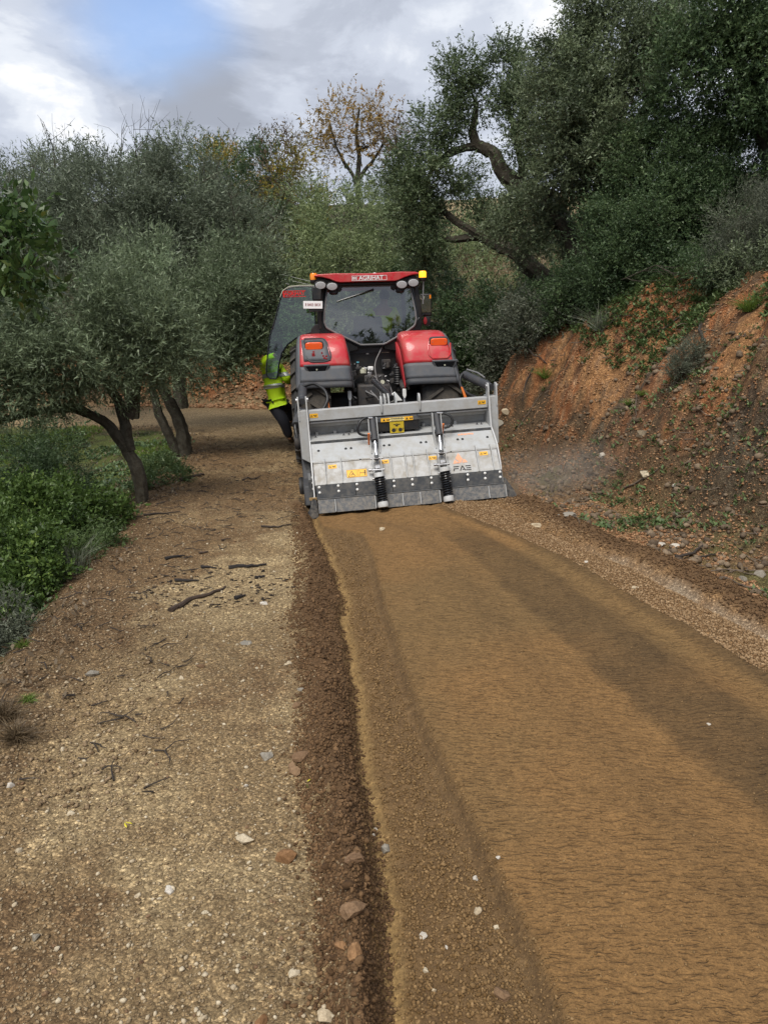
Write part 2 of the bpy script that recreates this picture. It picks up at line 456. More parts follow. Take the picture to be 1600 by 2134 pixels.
c = mixc(c, (0.10, 0.105, 0.035), np.clip(sstep(0.2, 0.6, X - RBB) * sstep(0.6, -0.2, S) * sstep(-0.02, 0.2, n2 + 0.05), 0, 1) * 0.75 * sstep(13, 11, Y))
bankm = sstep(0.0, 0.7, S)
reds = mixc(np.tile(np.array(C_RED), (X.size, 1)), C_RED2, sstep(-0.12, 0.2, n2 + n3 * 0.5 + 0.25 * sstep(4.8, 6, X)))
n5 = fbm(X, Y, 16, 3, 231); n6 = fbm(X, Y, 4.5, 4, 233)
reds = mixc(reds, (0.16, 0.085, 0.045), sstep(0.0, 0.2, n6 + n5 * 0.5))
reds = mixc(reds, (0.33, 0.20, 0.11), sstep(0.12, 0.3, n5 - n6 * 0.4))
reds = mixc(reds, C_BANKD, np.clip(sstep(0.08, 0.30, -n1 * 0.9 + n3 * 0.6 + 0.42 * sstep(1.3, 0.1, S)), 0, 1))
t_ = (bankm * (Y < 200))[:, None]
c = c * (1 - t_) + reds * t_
rockm = np.exp(-((X - 4.1) ** 2 / 0.5 + (Y - 7.6) ** 2 / 1.1)) + np.exp(-((X - 2.95) ** 2 / 0.6 + (Y - 10.4) ** 2 / 0.3))
c = mixc(c, (0.085, 0.075, 0.055), np.clip(rockm * 1.1 + n3 * rockm * 2, 0, 1) * 0.75)
topm = sstep(1.75, 2.3, S + n2 * 1.4)
c = mixc(c, (0.065, 0.075, 0.028), topm * 0.9)
c = mixc(c, C_FOREST, sstep(2.6, 3.8, S))
c = mixc(c, C_DRY, sstep(24, 27, Y) * sstep(2.5, 3.5, X) * sstep(11, 9, X) * 0.9)
c = mixc(c, C_GRASS, sstep(22.5, 24, Y) * sstep(2.6, 3.6, X) * sstep(9, 8, X) * sstep(27, 25.5, Y + n1 * 3))
# left side
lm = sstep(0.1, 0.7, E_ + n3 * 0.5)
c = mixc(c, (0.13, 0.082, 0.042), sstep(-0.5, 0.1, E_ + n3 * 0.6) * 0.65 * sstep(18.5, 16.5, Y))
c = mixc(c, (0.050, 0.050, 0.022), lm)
grassm = lm * sstep(10.2, 12.0, Y) * sstep(-0.22, 0.05, n2) * sstep(-14, -9, X)
c = mixc(c, (0.090, 0.115, 0.026), grassm * 0.9)
c = mixc(c, (0.36, 0.27, 0.155), sstep(16.4, 17.6, Y) * sstep(21, 20, Y) * sstep(-1.2, -2.6, X) * (S < 0.3) * 0.75)  # far track coloured lighter to make up for the shade of the crowns
c = c * (0.90 + 0.32 * (fbm(X, Y, 25, 2, 211) + 0.5))[:, None]
peb = np.clip(0.9 * (1 - right_of) + gravm * 0.9 + 0.35 * lowm * (1 - bedm), 0, 1) * (1 - 0.85 * bedm * (1 - gravm))
peb = np.clip(peb - rbm * 0.7, 0.06, 1) * (1 - topm * 0.8)
rip = bedm * (1 - gravm)
bk = np.clip(sstep(-0.8, 0.3, S) + 0.6 * sstep(-0.6, 0.0, E_) + 0.5 * rbm + 0.45 * right_of * (1 - bedm), 0, 1)
MEGA = []
nxg, nyg = len(gx), len(gy)
idx = np.arange(nxg * nyg).reshape(nyg, nxg)
quads = np.stack([idx[:-1, :-1], idx[:-1, 1:], idx[1:, 1:], idx[1:, :-1]], -1).reshape(-1, 4)
q0 = quads[:, 0]
cls = np.zeros(len(quads), int)                     # 0 ground
fx_, fy_ = X[q0], Y[q0]
on_road = (E_[q0] < 0.15) & (S[q0] < 0.1)
cls[on_road] = 1                                    # track
tilled = (fy_ < 9.2) & (fx_ > (BL + wob)[q0]) & (fx_ < RBB[q0] + 0.22) & (fy_ > 0.2)
cls[tilled & on_road] = 2
cls[(S[q0] >= 0.1) & (S[q0] < 3.0) & (fy_ < 60)] = 3   # cut bank
cls[(S[q0] >= 3.0)] = 4                             # hillside
m_ground = bpy.data.materials.new('soil'); m_ground.use_nodes = True
g = NT(m_ground.node_tree); bs = m_ground.node_tree.nodes['Principled BSDF']
pos = g.n('ShaderNodeNewGeometry').outputs['Position']
ca = g.n('ShaderNodeAttribute', attribute_name='Col').outputs['Color']
pa = g.n('ShaderNodeAttribute', attribute_name='peb').outputs['Fac']
ra = g.n('ShaderNodeAttribute', attribute_name='rip').outputs['Fac']
def voro(scale, vec=pos, feat='F1'):
    v = g.n('ShaderNodeTexVoronoi', feature=feat); v.inputs['Scale'].default_value = scale; g.link(vec, v.inputs['Vector']); return v
nwarp = g.n('ShaderNodeTexNoise'); nwarp.inputs['Scale'].default_value = 30; g.link(pos, nwarp.inputs['Vector'])
wv = g.n('ShaderNodeVectorMath', operation='MULTIPLY_ADD'); g.link(nwarp.outputs['Color'], wv.inputs[0]); wv.inputs[1].default_value = (0.02, 0.02, 0.02); g.link(pos, wv.inputs[2])
v1 = voro(75, wv.outputs[0]); v2 = voro(170, wv.outputs[0]); v3 = voro(34, wv.outputs[0])
def tint(v, lo, hi):
    return g.ramp(g.n('ShaderNodeSeparateColor', i_0=v.outputs['Color']).outputs[0], [(0.0, lo), (0.55, (0.92, 0.92, 0.92)), (0.85, (1.15, 1.13, 1.10)), (1.0, hi)])
t1 = g.mix(1.0, tint(v1, (0.55, 0.52, 0.50), (1.9, 1.95, 2.0)), tint(v2, (0.60, 0.58, 0.56), (1.6, 1.6, 1.6)), 'MULTIPLY')
base_n = g.noise(pos, 60, 6, 0.7)
soiln = g.ramp(base_n, [(0.3, (0.68, 0.67, 0.66)), (0.5, (1, 1, 1)), (0.72, (1.28, 1.26, 1.22))])
big_st = g.ramp(g.n('ShaderNodeSeparateColor', i_0=v3.outputs['Color']).outputs[1], [(0.80, (1, 1, 1)), (0.9, (1.25, 1.25, 1.25)), (1.0, (1.7, 1.75, 1.8))], 'CONSTANT')
t1 = g.mix(1.0, t1, big_st, 'MULTIPLY')
gap = g.ramp(v1.outputs['Distance'], [(0.30, (1, 1, 1)), (0.75, (0.62, 0.60, 0.57))])
t1 = g.mix(1.0, t1, gap, 'MULTIPLY')
ba = g.n('ShaderNodeAttribute', attribute_name='bk').outputs['Fac']
bkn = g.ramp(g.noise(pos, 7, 10, 0.78, 0.6), [(0.34, (0.42, 0.38, 0.36)), (0.46, (0.88, 0.86, 0.84)), (0.54, (1.05, 1.05, 1.05)), (0.68, (1.55, 1.6, 1.65))])
cc = g.mix(1.0, ca, soiln, 'MULTIPLY')
cc = g.mix(ba, cc, g.mix(1.0, cc, bkn, 'MULTIPLY'))
cc2 = g.mix(1.0, cc, t1, 'MULTIPLY')
# ripple pattern combed across the tilled bed
def mapped(sx, sy, rz=0.0):
    q_ = g.n('ShaderNodeMapping'); q_.inputs['Scale'].default_value = (sx, sy, 20); q_.inputs['Rotation'].default_value = (0, 0, R(rz)); g.link(wv2.outputs[0], q_.inputs[0]); return q_.outputs[0]
nw2 = g.n('ShaderNodeTexNoise'); nw2.inputs['Scale'].default_value = 9; nw2.inputs['Detail'].default_value = 3; g.link(pos, nw2.inputs['Vector'])
wv2 = g.n('ShaderNodeVectorMath', operation='MULTIPLY_ADD'); g.link(nw2.outputs['Color'], wv2.inputs[0]); wv2.inputs[1].default_value = (0.05, 0.05, 0.0); g.link(pos, wv2.inputs[2])
rn = g.noise(mapped(13, 46, -3), 1.0, 1.5, 0.5, 0.0)
rn2 = g.noise(mapped(22, 75, 3), 1.0, 1.0, 0.5, 0.0)
crumbn = g.noise(pos, 150, 4, 0.75)
dash = g.math('MULTIPLY', g.ramp(rn, [(0.36, (1, 1, 1)), (0.43, (0, 0, 0))]), g.ramp(g.noise(pos, 5.0, 3, 0.6), [(0.38, (0.15, 0.15, 0.15)), (0.6, (1, 1, 1))]))
dash2 = g.math('MULTIPLY', g.ramp(rn2, [(0.34, (1, 1, 1)), (0.41, (0, 0, 0))]), 0.6)
crack = g.math('MAXIMUM', dash, dash2)
graincol = g.ramp(crumbn, [(0.32, (0.66, 0.63, 0.60)), (0.48, (0.97, 0.97, 0.96)), (0.68, (1.30, 1.28, 1.24))])
ripc = g.mix(g.math('MULTIPLY', crack, 0.42), graincol, (0.50, 0.46, 0.43))
cc3 = g.mix(pa, cc, cc2)
cc3 = g.mix(ra, cc3, g.mix(1.0, cc3, ripc, 'MULTIPLY'))
g.link(cc3, bs.inputs['Base Color']); bs.inputs['Roughness'].default_value = 0.94; bs.inputs['Specular IOR Level'].default_value = 0.25
hp = g.math('MULTIPLY', g.math('SUBTRACT', 1.0, v1.outputs['Distance']), pa)
hp = g.math('ADD', hp, g.math('MULTIPLY', g.math('MULTIPLY', g.math('SUBTRACT', 1.0, v2.outputs['Distance']), pa), 0.4))
hh = g.math('ADD', g.math('MULTIPLY', hp, 0.8), g.math('MULTIPLY', base_n, 1.3))
hh = g.math('ADD', hh, g.math('MULTIPLY', g.math('ADD', g.math('MULTIPLY', rn, 1.6), g.math('MULTIPLY', crack, -1.0)), ra))
bp = g.n('ShaderNodeBump'); bp.inputs['Strength'].default_value = 0.9; bp.inputs['Distance'].default_value = 0.010
g.link(hh, bp.inputs['Height']); g.link(bp.outputs[0], bs.inputs['Normal'])
for k, nm in enumerate(('ground', 'gravel_track', 'tilled_strip', 'earth_bank', 'hillside')):
    fsel = quads[cls == k]
    used, inv = np.unique(fsel, return_inverse=True)
    me = bpy.data.meshes.new(nm)
    me.vertices.add(len(used)); me.vertices.foreach_set('co', np.stack([X[used], Y[used], Z[used]], -1).ravel())
    me.loops.add(len(fsel) * 4); me.loops.foreach_set('vertex_index', inv.ravel().astype(np.int32))
    me.polygons.add(len(fsel)); me.polygons.foreach_set('loop_start', np.arange(0, len(fsel) * 4, 4, dtype=np.int32))
    me.update(); me.validate()
    at_ = me.color_attributes.new('Col', 'FLOAT_COLOR', 'POINT')
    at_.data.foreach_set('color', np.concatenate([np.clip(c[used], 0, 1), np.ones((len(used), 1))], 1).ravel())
    for an, arr in (('peb', peb), ('rip', rip), ('bk', bk)):
        a_ = me.attributes.new(an, 'FLOAT', 'POINT'); a_.data.foreach_set('value', arr[used].astype(np.float32))
    me.polygons.foreach_set('use_smooth', [True] * len(fsel))
    me.materials.append(m_ground)
    tag(link(nm, me), kind='structure')
def hz(x, y): return float(height(np.array([x]), np.array([y]))[0])
# ------------------------------------------------------------------ plants
def leaf_mat(name, dark, light, rough=0.45, trans=0.32, hue=None):
    m = bpy.data.materials.new(name); m.use_nodes = True
    h = NT(m.node_tree); b = m.node_tree.nodes['Principled BSDF']; o = m.node_tree.nodes['Material Output']
    r = h.n('ShaderNodeAttribute', attribute_name='rnd').outputs['Fac']
    stops = [(0.0, dark), (0.85, light)]
    if hue: stops.append((1.0, hue))
    c_ = h.ramp(r, stops)
    h.link(c_, b.inputs['Base Color']); b.inputs['Roughness'].default_value = rough; b.inputs['Specular IOR Level'].default_value = 0.35
    tr = h.n('ShaderNodeBsdfTranslucent'); h.link(c_, tr.inputs[0])
    mx = h.n('ShaderNodeMixShader'); mx.inputs[0].default_value = trans
    h.link(b.outputs[0], mx.inputs[1]); h.link(tr.outputs[0], mx.inputs[2]); h.link(mx.outputs[0], o.inputs[0])
    return m
ML = dict(
    olive=leaf_mat('olive_leaf', (0.071, 0.096, 0.050), (0.243, 0.303, 0.172), hue=(0.382, 0.480, 0.305)),
    olive_grey=leaf_mat('olive_leaf_grey', (0.076, 0.093, 0.060), (0.225, 0.266, 0.180), hue=(0.353, 0.419, 0.294)),
    olive_green=leaf_mat('olive_leaf_green', (0.094, 0.129, 0.055), (0.306, 0.365, 0.166), hue=(0.447, 0.519, 0.282)),
    holm=leaf_mat('holm_oak_leaf', (0.046, 0.068, 0.031), (0.167, 0.222, 0.106), hue=(0.293, 0.351, 0.204)),
    holm_grey=leaf_mat('holm_oak_leaf_grey', (0.062, 0.084, 0.045), (0.218, 0.267, 0.144), hue=(0.374, 0.448, 0.286)),
    mastic=leaf_mat('mastic_leaf', (0.040, 0.074, 0.032), (0.134, 0.197, 0.084), hue=(0.198, 0.265, 0.114)),
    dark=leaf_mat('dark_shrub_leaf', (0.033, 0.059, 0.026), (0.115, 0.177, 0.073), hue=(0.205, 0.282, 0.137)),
    bright=leaf_mat('bright_shrub_leaf', (0.040, 0.075, 0.018), (0.119, 0.188, 0.043), hue=(0.237, 0.325, 0.075)),
    glossy=leaf_mat('glossy_leaf', (0.030, 0.067, 0.020), (0.103, 0.166, 0.049), rough=0.35, hue=(0.304, 0.276, 0.055)),
    silver=leaf_mat('silver_shrub_leaf', (0.070, 0.082, 0.056), (0.212, 0.233, 0.163), hue=(0.311, 0.325, 0.241)),
    autumn=leaf_mat('autumn_leaf', (0.17, 0.125, 0.045), (0.42, 0.27, 0.07), hue=(0.42, 0.16, 0.04)),
    yellow=leaf_mat('yellow_leaf', (0.10, 0.10, 0.015), (0.36, 0.28, 0.04), hue=(0.42, 0.2, 0.04)),
    brown=leaf_mat('dry_leaf', (0.07, 0.048, 0.026), (0.20, 0.145, 0.085), hue=(0.28, 0.22, 0.14)),
    grass=leaf_mat('grass_blade', (0.07, 0.11, 0.018), (0.17, 0.26, 0.045), hue=(0.3, 0.3, 0.1)),
    weed=leaf_mat('weed_leaf', (0.05, 0.085, 0.025), (0.14, 0.20, 0.075), hue=(0.2, 0.26, 0.12)),
    straw=leaf_mat('straw', (0.16, 0.12, 0.065), (0.38, 0.30, 0.19), hue=(0.5, 0.42, 0.3)),
)
m_bark = mat('bark', (0.046, 0.039, 0.028), 0.95, bump=1.0, bscale=45, var=0.75, vscale=22, spec=0.15, dirt=0.6, dirtcol=(0.11, 0.105, 0.085), dscale=12)
m_bark_light = mat('bark_light', (0.15, 0.125, 0.10), 0.9, bump=0.8, bscale=25, var=0.4, vscale=9, spec=0.2)
NLEAF = [0]
def tri_mesh(name, V, nper, rnd, m, parent, smooth=False):
    """V: (N, nper, 3) corners of N leaves, one face each"""
    N = len(V); NLEAF[0] += N * (nper - 2)
    me = bpy.data.meshes.new(name)
    me.vertices.add(N * nper); me.vertices.foreach_set('co', V.reshape(-1).astype(np.float32))
    me.loops.add(N * nper); me.loops.foreach_set('vertex_index', np.arange(N * nper, dtype=np.int32))
    me.polygons.add(N); me.polygons.foreach_set('loop_start', np.arange(0, N * nper, nper, dtype=np.int32))
    me.update()
    a = me.attributes.new('rnd', 'FLOAT', 'POINT'); a.data.foreach_set('value', np.repeat(rnd, nper).astype(np.float32))
    me.materials.append(m)
    return link(name, me, parent)
def unit(v): return v / np.maximum(np.linalg.norm(v, axis=-1, keepdims=True), 1e-9)
def leaf_cloud(rng, O, D, npt, tl, ll, lw, kind='tri', spread=0.8, droop=0.0, crnd=None):
    """leaves along twigs: O origins, D directions (n, 3)"""
    n = len(O)
    t = (np.arange(npt) + rng.random((n, npt))) / npt
    Lt = tl * (0.6 + 0.8 * rng.random((n, 1)))
    P = O[:, None] + D[:, None] * (t * Lt)[..., None]
    P = P - np.array([0, 0, 1.0]) * (droop * (t * Lt) ** 2)[..., None]
    ld = unit(D[:, None] * 0.8 + rng.normal(size=(n, npt, 3)) * spread)
    sd = unit(np.cross(ld, rng.normal(size=(n, npt, 3))))
    s = (0.5 + 0.9 * rng.random((n, npt, 1)) ** 1.5) * (0.8 + 0.5 * rng.random((n, 1, 1)))
    L = ll * s; W = lw * s
    rnd = np.clip((crnd[:, None] if crnd is not None else 0.45) + rng.normal(size=(n, npt)) * 0.2, 0, 1).ravel()
    if kind == 'tri':
        V = np.stack([P - sd * W / 2, P + sd * W / 2, P + ld * L], 2).reshape(-1, 3, 3); return V, rnd
    V = np.stack([P, P + ld * L * 0.45 + sd * W / 2, P + ld * L, P + ld * L * 0.45 - sd * W / 2], 2).reshape(-1, 4, 3)
    return V, rnd
def crooked(rng, a, b, n=6, amp=0.12):
    a = np.array(a, float); b = np.array(b, float); L = np.linalg.norm(b - a); out = []
    off = np.zeros(3)
    for i in range(n + 1):
        t = i / n
        if 0 < i < n: off = off * 0.6 + rng.normal(size=3) * L * amp / math.sqrt(n)
        out.append(a + (b - a) * t + (off * math.sin(math.pi * t) ** 0.5 if 0 < i < n else 0))
    return out
def ground_hit(px, py, y0=3.0, y1=40.0):
    """where the line of sight through a photo pixel meets the ground"""
    ys = np.linspace(y0, y1, 4000); d = view_dir(px, py); t = ys / d.y; zs = CAM_H + d.z * t
    g_ = height(d.x * t, ys); k = np.argmax(zs < g_); return float((d.x * t)[k]), float(ys[k]), float(g_[k])
def plant(name, label, cat, group, blobs, leaf, nleaf, ll=0.045, lw=0.014, npt=10, tl=0.22, kind='tri', limbs=(), base=None,
          clump=0.30, up=0.25, seed=1, bark=None, spread=0.8, droop=0.0, twigs=True, ry=None, shell=0.55, trunk_name='trunk', bare=0):
    """blobs: (px, py, Y, rx, rz[, ry m]) in photo pixels. limbs: ([(px, py, Y), ...], r0, r1)"""
    if kind == 'tri': ll, lw, nleaf = ll * 0.84, lw * 0.92, nleaf * 1.06
    rng = np.random.default_rng(seed); bark = bark or m_bark
    B = []
    for b in blobs:
        c_ = np.array(at(b[0], b[1], b[2])); k = b[2] / 1541 * 1.02
        B.append((c_, np.array([b[3] * k, (b[5] if len(b) > 5 else 0.75 * b[3] * k), b[4] * k])))
    if not limbs:                    # crowns of bushes reach down to the ground
        for c_, r in list(B):
            gz = hz(c_[0], c_[1]); gap = (c_[2] - r[2]) - gz
            if gap > 0.15:
                B.append((np.array([c_[0], c_[1] + 0.1, gz + (gap + r[2] * 0.5) / 2]), np.array([r[0] * 0.9, r[1] * 0.9, (gap + r[2] * 0.5) / 2 + 0.05])))
                nleaf = nleaf * 1.12
    if base is None:
        cx = np.mean([b[0][0] for b in B]); cy = np.mean([b[0][1] for b in B]); base = (cx, cy)
    root = empty(name, (base[0], base[1], hz(*base)))
    tag(root, label, cat, group)
    bpy.context.view_layer.update()
    off = np.array(root.location)
    w_ = np.array([max(r[0] * r[2], 0.01) for _, r in B]); w_ = w_ / w_.sum()
    Os = []; Ds = []; Cr = []; subs = []
    for (c_, r), wt in zip(B, w_):
        ntw = max(4, int(nleaf * wt / npt))
        K = max(6, int(26 * (r[0] * r[2]) ** 0.5 / max(clump, .05) * 0.35))
        d = unit(rng.normal(size=(K, 3))); d[:, 1] = np.where(rng.random(K) < 0.6, -np.abs(d[:, 1]), d[:, 1])
        rad = shell + (0.94 - shell) * rng.random(K) ** 0.7
        cc_ = c_ + d * r * rad[:, None]
        subs.append((c_, r, cc_))
        kk = rng.integers(0, K, ntw)
        cs = clump * (0.55 + 0.9 * rng.random(K))
        cr = 0.40 + rng.normal(size=K) * 0.17
        o = cc_[kk] + rng.normal(size=(ntw, 3)) * cs[kk][:, None] * 0.42
        out_ = unit((o - c_) / r)
        D = unit(out_ * 0.8 + rng.normal(size=(ntw, 3)) * 0.55 + np.array([0, 0, up]))
        Os.append(o); Ds.append(D); Cr.append(cr[kk])
    O = np.concatenate(Os); D = np.concatenate(Ds); Cr = np.concatenate(Cr)
    V, rnd = leaf_cloud(rng, O - off, D, npt, tl, ll, lw, kind, spread, droop, Cr)
    tri_mesh('foliage' if not limbs else 'crown', V, 3 if kind == 'tri' else 4, rnd, leaf, root)
    mb = MB(); nodes = []
    for pts, r0, r1 in limbs:
        P = [np.array(at(*p)) - off for p in pts]
        Q = []
        for i in range(len(P) - 1):
            seg = crooked(rng, P[i], P[i + 1], 6, 0.085); Q += seg[:-1]
        Q.append(P[-1])
        rr = [r0 + (r1 - r0) * i / (len(Q) - 1) for i in range(len(Q))]
        for _k in range(2): Q[1:-1] = [(a_ + 2 * b_ + c_) / 4 for a_, b_, c_ in zip(Q[:-2], Q[1:-1], Q[2:])]
        rr = [x * (0.95 + 0.12 * rng.random()) for x in rr]
        k0 = len(mb.v); mb.tube(Q, rr, 14)
        for i_ in range(len(Q)):                     # ribbed, knotty bark outline
            for j_ in range(14):
                a_ = k0 + i_ * 14 + j_; v_ = np.array(mb.v[a_]); q_ = np.array(Q[i_])
                mb.v[a_] = tuple(q_ + (v_ - q_) * (1 + 0.12 * math.sin(j_ * 2.7 + i_ * 0.35) + rng.normal() * 0.05))
        nodes += [(q, x) for q, x in zip(Q, rr)]
    if not limbs:
        for k in range(3):
            c_, r, cc_ = subs[k % len(subs)]
            a = np.array([rng.normal() * 0.08, rng.normal() * 0.08, -0.1]); Q = crooked(rng, a, c_ - off, 5, 0.1)
            mb.tube(Q, [0.03, 0.028, 0.024, 0.02, 0.015, 0.01], 5); nodes += [(q, .02) for q in Q[2:]]
    if twigs:
        for c_, r, cc_ in subs:
            cc0 = c_ - off
            q, rr = min(nodes, key=lambda t: np.linalg.norm(t[0] - cc0) + 0.3 * abs(t[0][2] - cc0[2]))
            r0 = min(rr * 0.6, 0.05); path = crooked(rng, q, cc0, 6, 0.14)
            mb.tube(path, [r0 * (1 - 0.5 * i / 6) for i in range(7)], 6)
            mine = path[2:]
            sel = cc_[rng.permutation(len(cc_))[:26]]
            for s_ in sel:
                p0 = mine[rng.integers(len(mine))]
                mb.tube(crooked(rng, p0, s_ - off, 4, 0.16), [r0 * 0.36, r0 * 0.3, r0 * 0.22, r0 * 0.15, r0 * 0.07], 4, cap=False)
    for k in range(bare):
        c_, r, cc_ = subs[k % len(subs)]
        s_ = c_ - off + np.array([rng.normal() * r[0] * 0.6, 0, r[2] * 0.4]); e_ = s_ + np.array([rng.normal() * 0.5, rng.normal() * .3, r[2] * (0.5 + rng.random() * 0.7)])
        Q = crooked(rng, s_, e_, 6, 0.1); mb.tube(Q, [0.014, .012, .010, .008, .006, .004, .002], 4)
        for j in range(7):
            p0 = Q[rng.integers(1, 6)]; mb.tube(crooked(rng, p0, p0 + np.array([rng.normal() * .35, rng.normal() * .3, 0.3 + rng.random() * .5]), 3, 0.1), [.006, .004, .003, .002], 3, cap=False)
    mb.build(trunk_name if limbs else 'stem', bark, root, fix=False)
    return root

OT = 'olive trees below the left edge of the track'
plant('olive_tree', 'nearest olive tree left of the track, one limb arching low to the left', 'tree', OT,
      [(180, 640, 9, 130, 85), (110, 720, 8.6, 130, 90), (290, 690, 9.2, 110, 90), (40, 800, 8.6, 130, 65), (200, 760, 9.0, 120, 55), (-60, 760, 8.4, 100, 130), (355, 740, 9.4, 55, 70)],
      ML['olive'], 100000, ll=0.062, lw=0.014, npt=12, tl=0.26, base=(-2.98, 9.05), seed=11, clump=0.24, spread=0.7,
      limbs=[([(292, 1095, 9.05), (296, 1050, 9.05), (288, 985, 9.0), (262, 930, 9.05), (225, 880, 9.0), (160, 848, 8.9), (90, 855, 8.8), (-20, 880, 8.6)], 0.088, 0.038),
             ([(272, 940, 9.05), (262, 880, 9.1), (240, 825, 9.2), (205, 780, 9.2), (170, 700, 9.2)], 0.075, 0.03),
             ([(266, 870, 9.12), (282, 820, 9.25), (293, 760, 9.3), (310, 680, 9.4)], 0.07, 0.03)])
plant('olive_tree', 'olive tree with twin dark stems close behind the nearest olive tree', 'tree', OT,
      [(430, 660, 13, 125, 100), (500, 600, 13.4, 80, 110), (385, 735, 12.6, 85, 55), (500, 700, 13.2, 60, 55), (330, 610, 13, 80, 90), (425, 745, 12.8, 70, 45)],
      ML['olive'], 95000, ll=0.075, lw=0.018, npt=12, tl=0.32, base=(-3.55, 12.9), seed=12, clump=0.34, spread=0.7,
      limbs=[([(390, 965, 12.9), (382, 900, 12.9), (360, 850, 12.9), (335, 800, 12.9), (345, 740, 13)], 0.125, 0.06),
             ([(378, 960, 12.9), (352, 905, 12.8), (328, 860, 12.8), (318, 805, 12.8), (315, 750, 12.8), (350, 660, 13)], 0.085, 0.045)])
plant('olive_tree', 'tall grey olive tree with bare twigs above its crown, behind the left trees', 'tree', OT,
      [(270, 470, 16, 150, 130), (180, 520, 15.5, 110, 110), (370, 430, 16.5, 120, 110), (250, 415, 16.5, 80, 60), (430, 510, 16, 90, 100), (330, 560, 15.5, 130, 90), (520, 520, 16, 60, 90)],
      ML['olive_grey'], 135000, ll=0.085, lw=0.020, npt=12, tl=0.36, base=(-5.2, 15.6), seed=13, clump=0.38, spread=0.75, bare=22,
      limbs=[([(275, 870, 15.6), (272, 700, 15.6), (268, 560, 15.6), (270, 500, 15.8), (250, 440, 16)], 0.16, 0.06),
             ([(380, 850, 15.6), (372, 650, 15.6), (385, 540, 15.8), (400, 480, 16)], 0.13, 0.05)])
plant('olive_tree', 'dark feathery olive tree at the far left against the pale cloud', 'tree', OT,
      [(120, 400, 19, 70, 62), (50, 430, 18, 90, 75), (-50, 450, 18, 90, 80), (100, 480, 18, 120, 90), (20, 560, 17, 110, 90), (185, 380, 19, 40, 40), (-60, 650, 14, 100, 120)],
      ML['olive_grey'], 80000, ll=0.10, lw=0.022, npt=12, tl=0.45, base=(-8.6, 17.5), seed=14, clump=0.40, spread=0.6,
      limbs=[([(60, 860, 17.5), (70, 700, 17.5), (60, 560, 17.6), (80, 470, 18)], 0.16, 0.06)])
plant('broadleaf_tree', 'glossy green leafy boughs reaching in at the left edge of the photo', 'tree', None,
      [(5, 490, 3.6, 65, 60, 0.2), (60, 545, 3.5, 60, 50, 0.2), (-40, 560, 3.5, 70, 60, 0.2), (20, 455, 3.6, 40, 25, 0.15), (70, 590, 3.5, 35, 25, .12), (-120, 520, 3.6, 90, 90, .3)],
      ML['glossy'], 3400, ll=0.048, lw=0.019, npt=7, tl=0.11, kind='quad', base=(-2.9, 3.6), seed=15, clump=0.055, spread=0.75,
      limbs=[([(-450, 1250, 3.6), (-400, 900, 3.6), (-280, 650, 3.6), (-120, 560, 3.6), (20, 550, 3.55), (90, 600, 3.5)], 0.06, 0.004)])
BS = 'green bushes on the drop left of the track'
plant('bush', 'bright green leafy bush at the foot of the arching olive limb', 'bush', BS, [(170, 1065, 8.0, 85, 75), (110, 1090, 7.6, 95, 90), (235, 1075, 8.3, 32, 35), (60, 1060, 8.2, 80, 70)],
      ML['bright'], 34000, ll=0.045, lw=0.022, npt=9, tl=0.16, kind='quad', seed=21, clump=0.15)
plant('bush', 'green bush filling the left border halfway down the photo', 'bush', BS, [(30, 1160, 6.4, 100, 90), (90, 1190, 6.2, 60, 50), (30, 1230, 5.9, 45, 40)],
      ML['bright'], 17000, ll=0.042, lw=0.020, npt=9, tl=0.14, kind='quad', seed=22, clump=0.13)
plant('bush', 'small grey green bush lowest at the left border', 'bush', BS, [(15, 1290, 5.15, 55, 50), (-20, 1340, 5.0, 50, 50)],
      ML['silver'], 8000, ll=0.035, lw=0.010, npt=9, tl=0.10, seed=23, clump=0.09)
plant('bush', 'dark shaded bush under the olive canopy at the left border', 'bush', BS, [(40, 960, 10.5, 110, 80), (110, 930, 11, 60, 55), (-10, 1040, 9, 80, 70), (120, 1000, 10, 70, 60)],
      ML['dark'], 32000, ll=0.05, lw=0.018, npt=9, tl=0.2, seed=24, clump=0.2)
plant('bush', 'low green bush beside the foot of the twin stemmed olive tree', 'bush', BS, [(335, 985, 11.2, 35, 32), (370, 1000, 10.6, 25, 22), (320, 1010, 10.2, 25, 25)],
      ML['weed'], 9000, ll=0.05, lw=0.018, npt=8, tl=0.16, seed=25, clump=0.14)
plant('bush', 'green bush at the track edge just left of the olive trunk base', 'bush', BS, [(215, 1140, 7.2, 40, 38), (165, 1165, 6.8, 40, 40)],
      ML['weed'], 9000, ll=0.04, lw=0.014, npt=8, tl=0.14, seed=26, clump=0.11)
HB = 'trees and bushes on the hill behind the tractor'
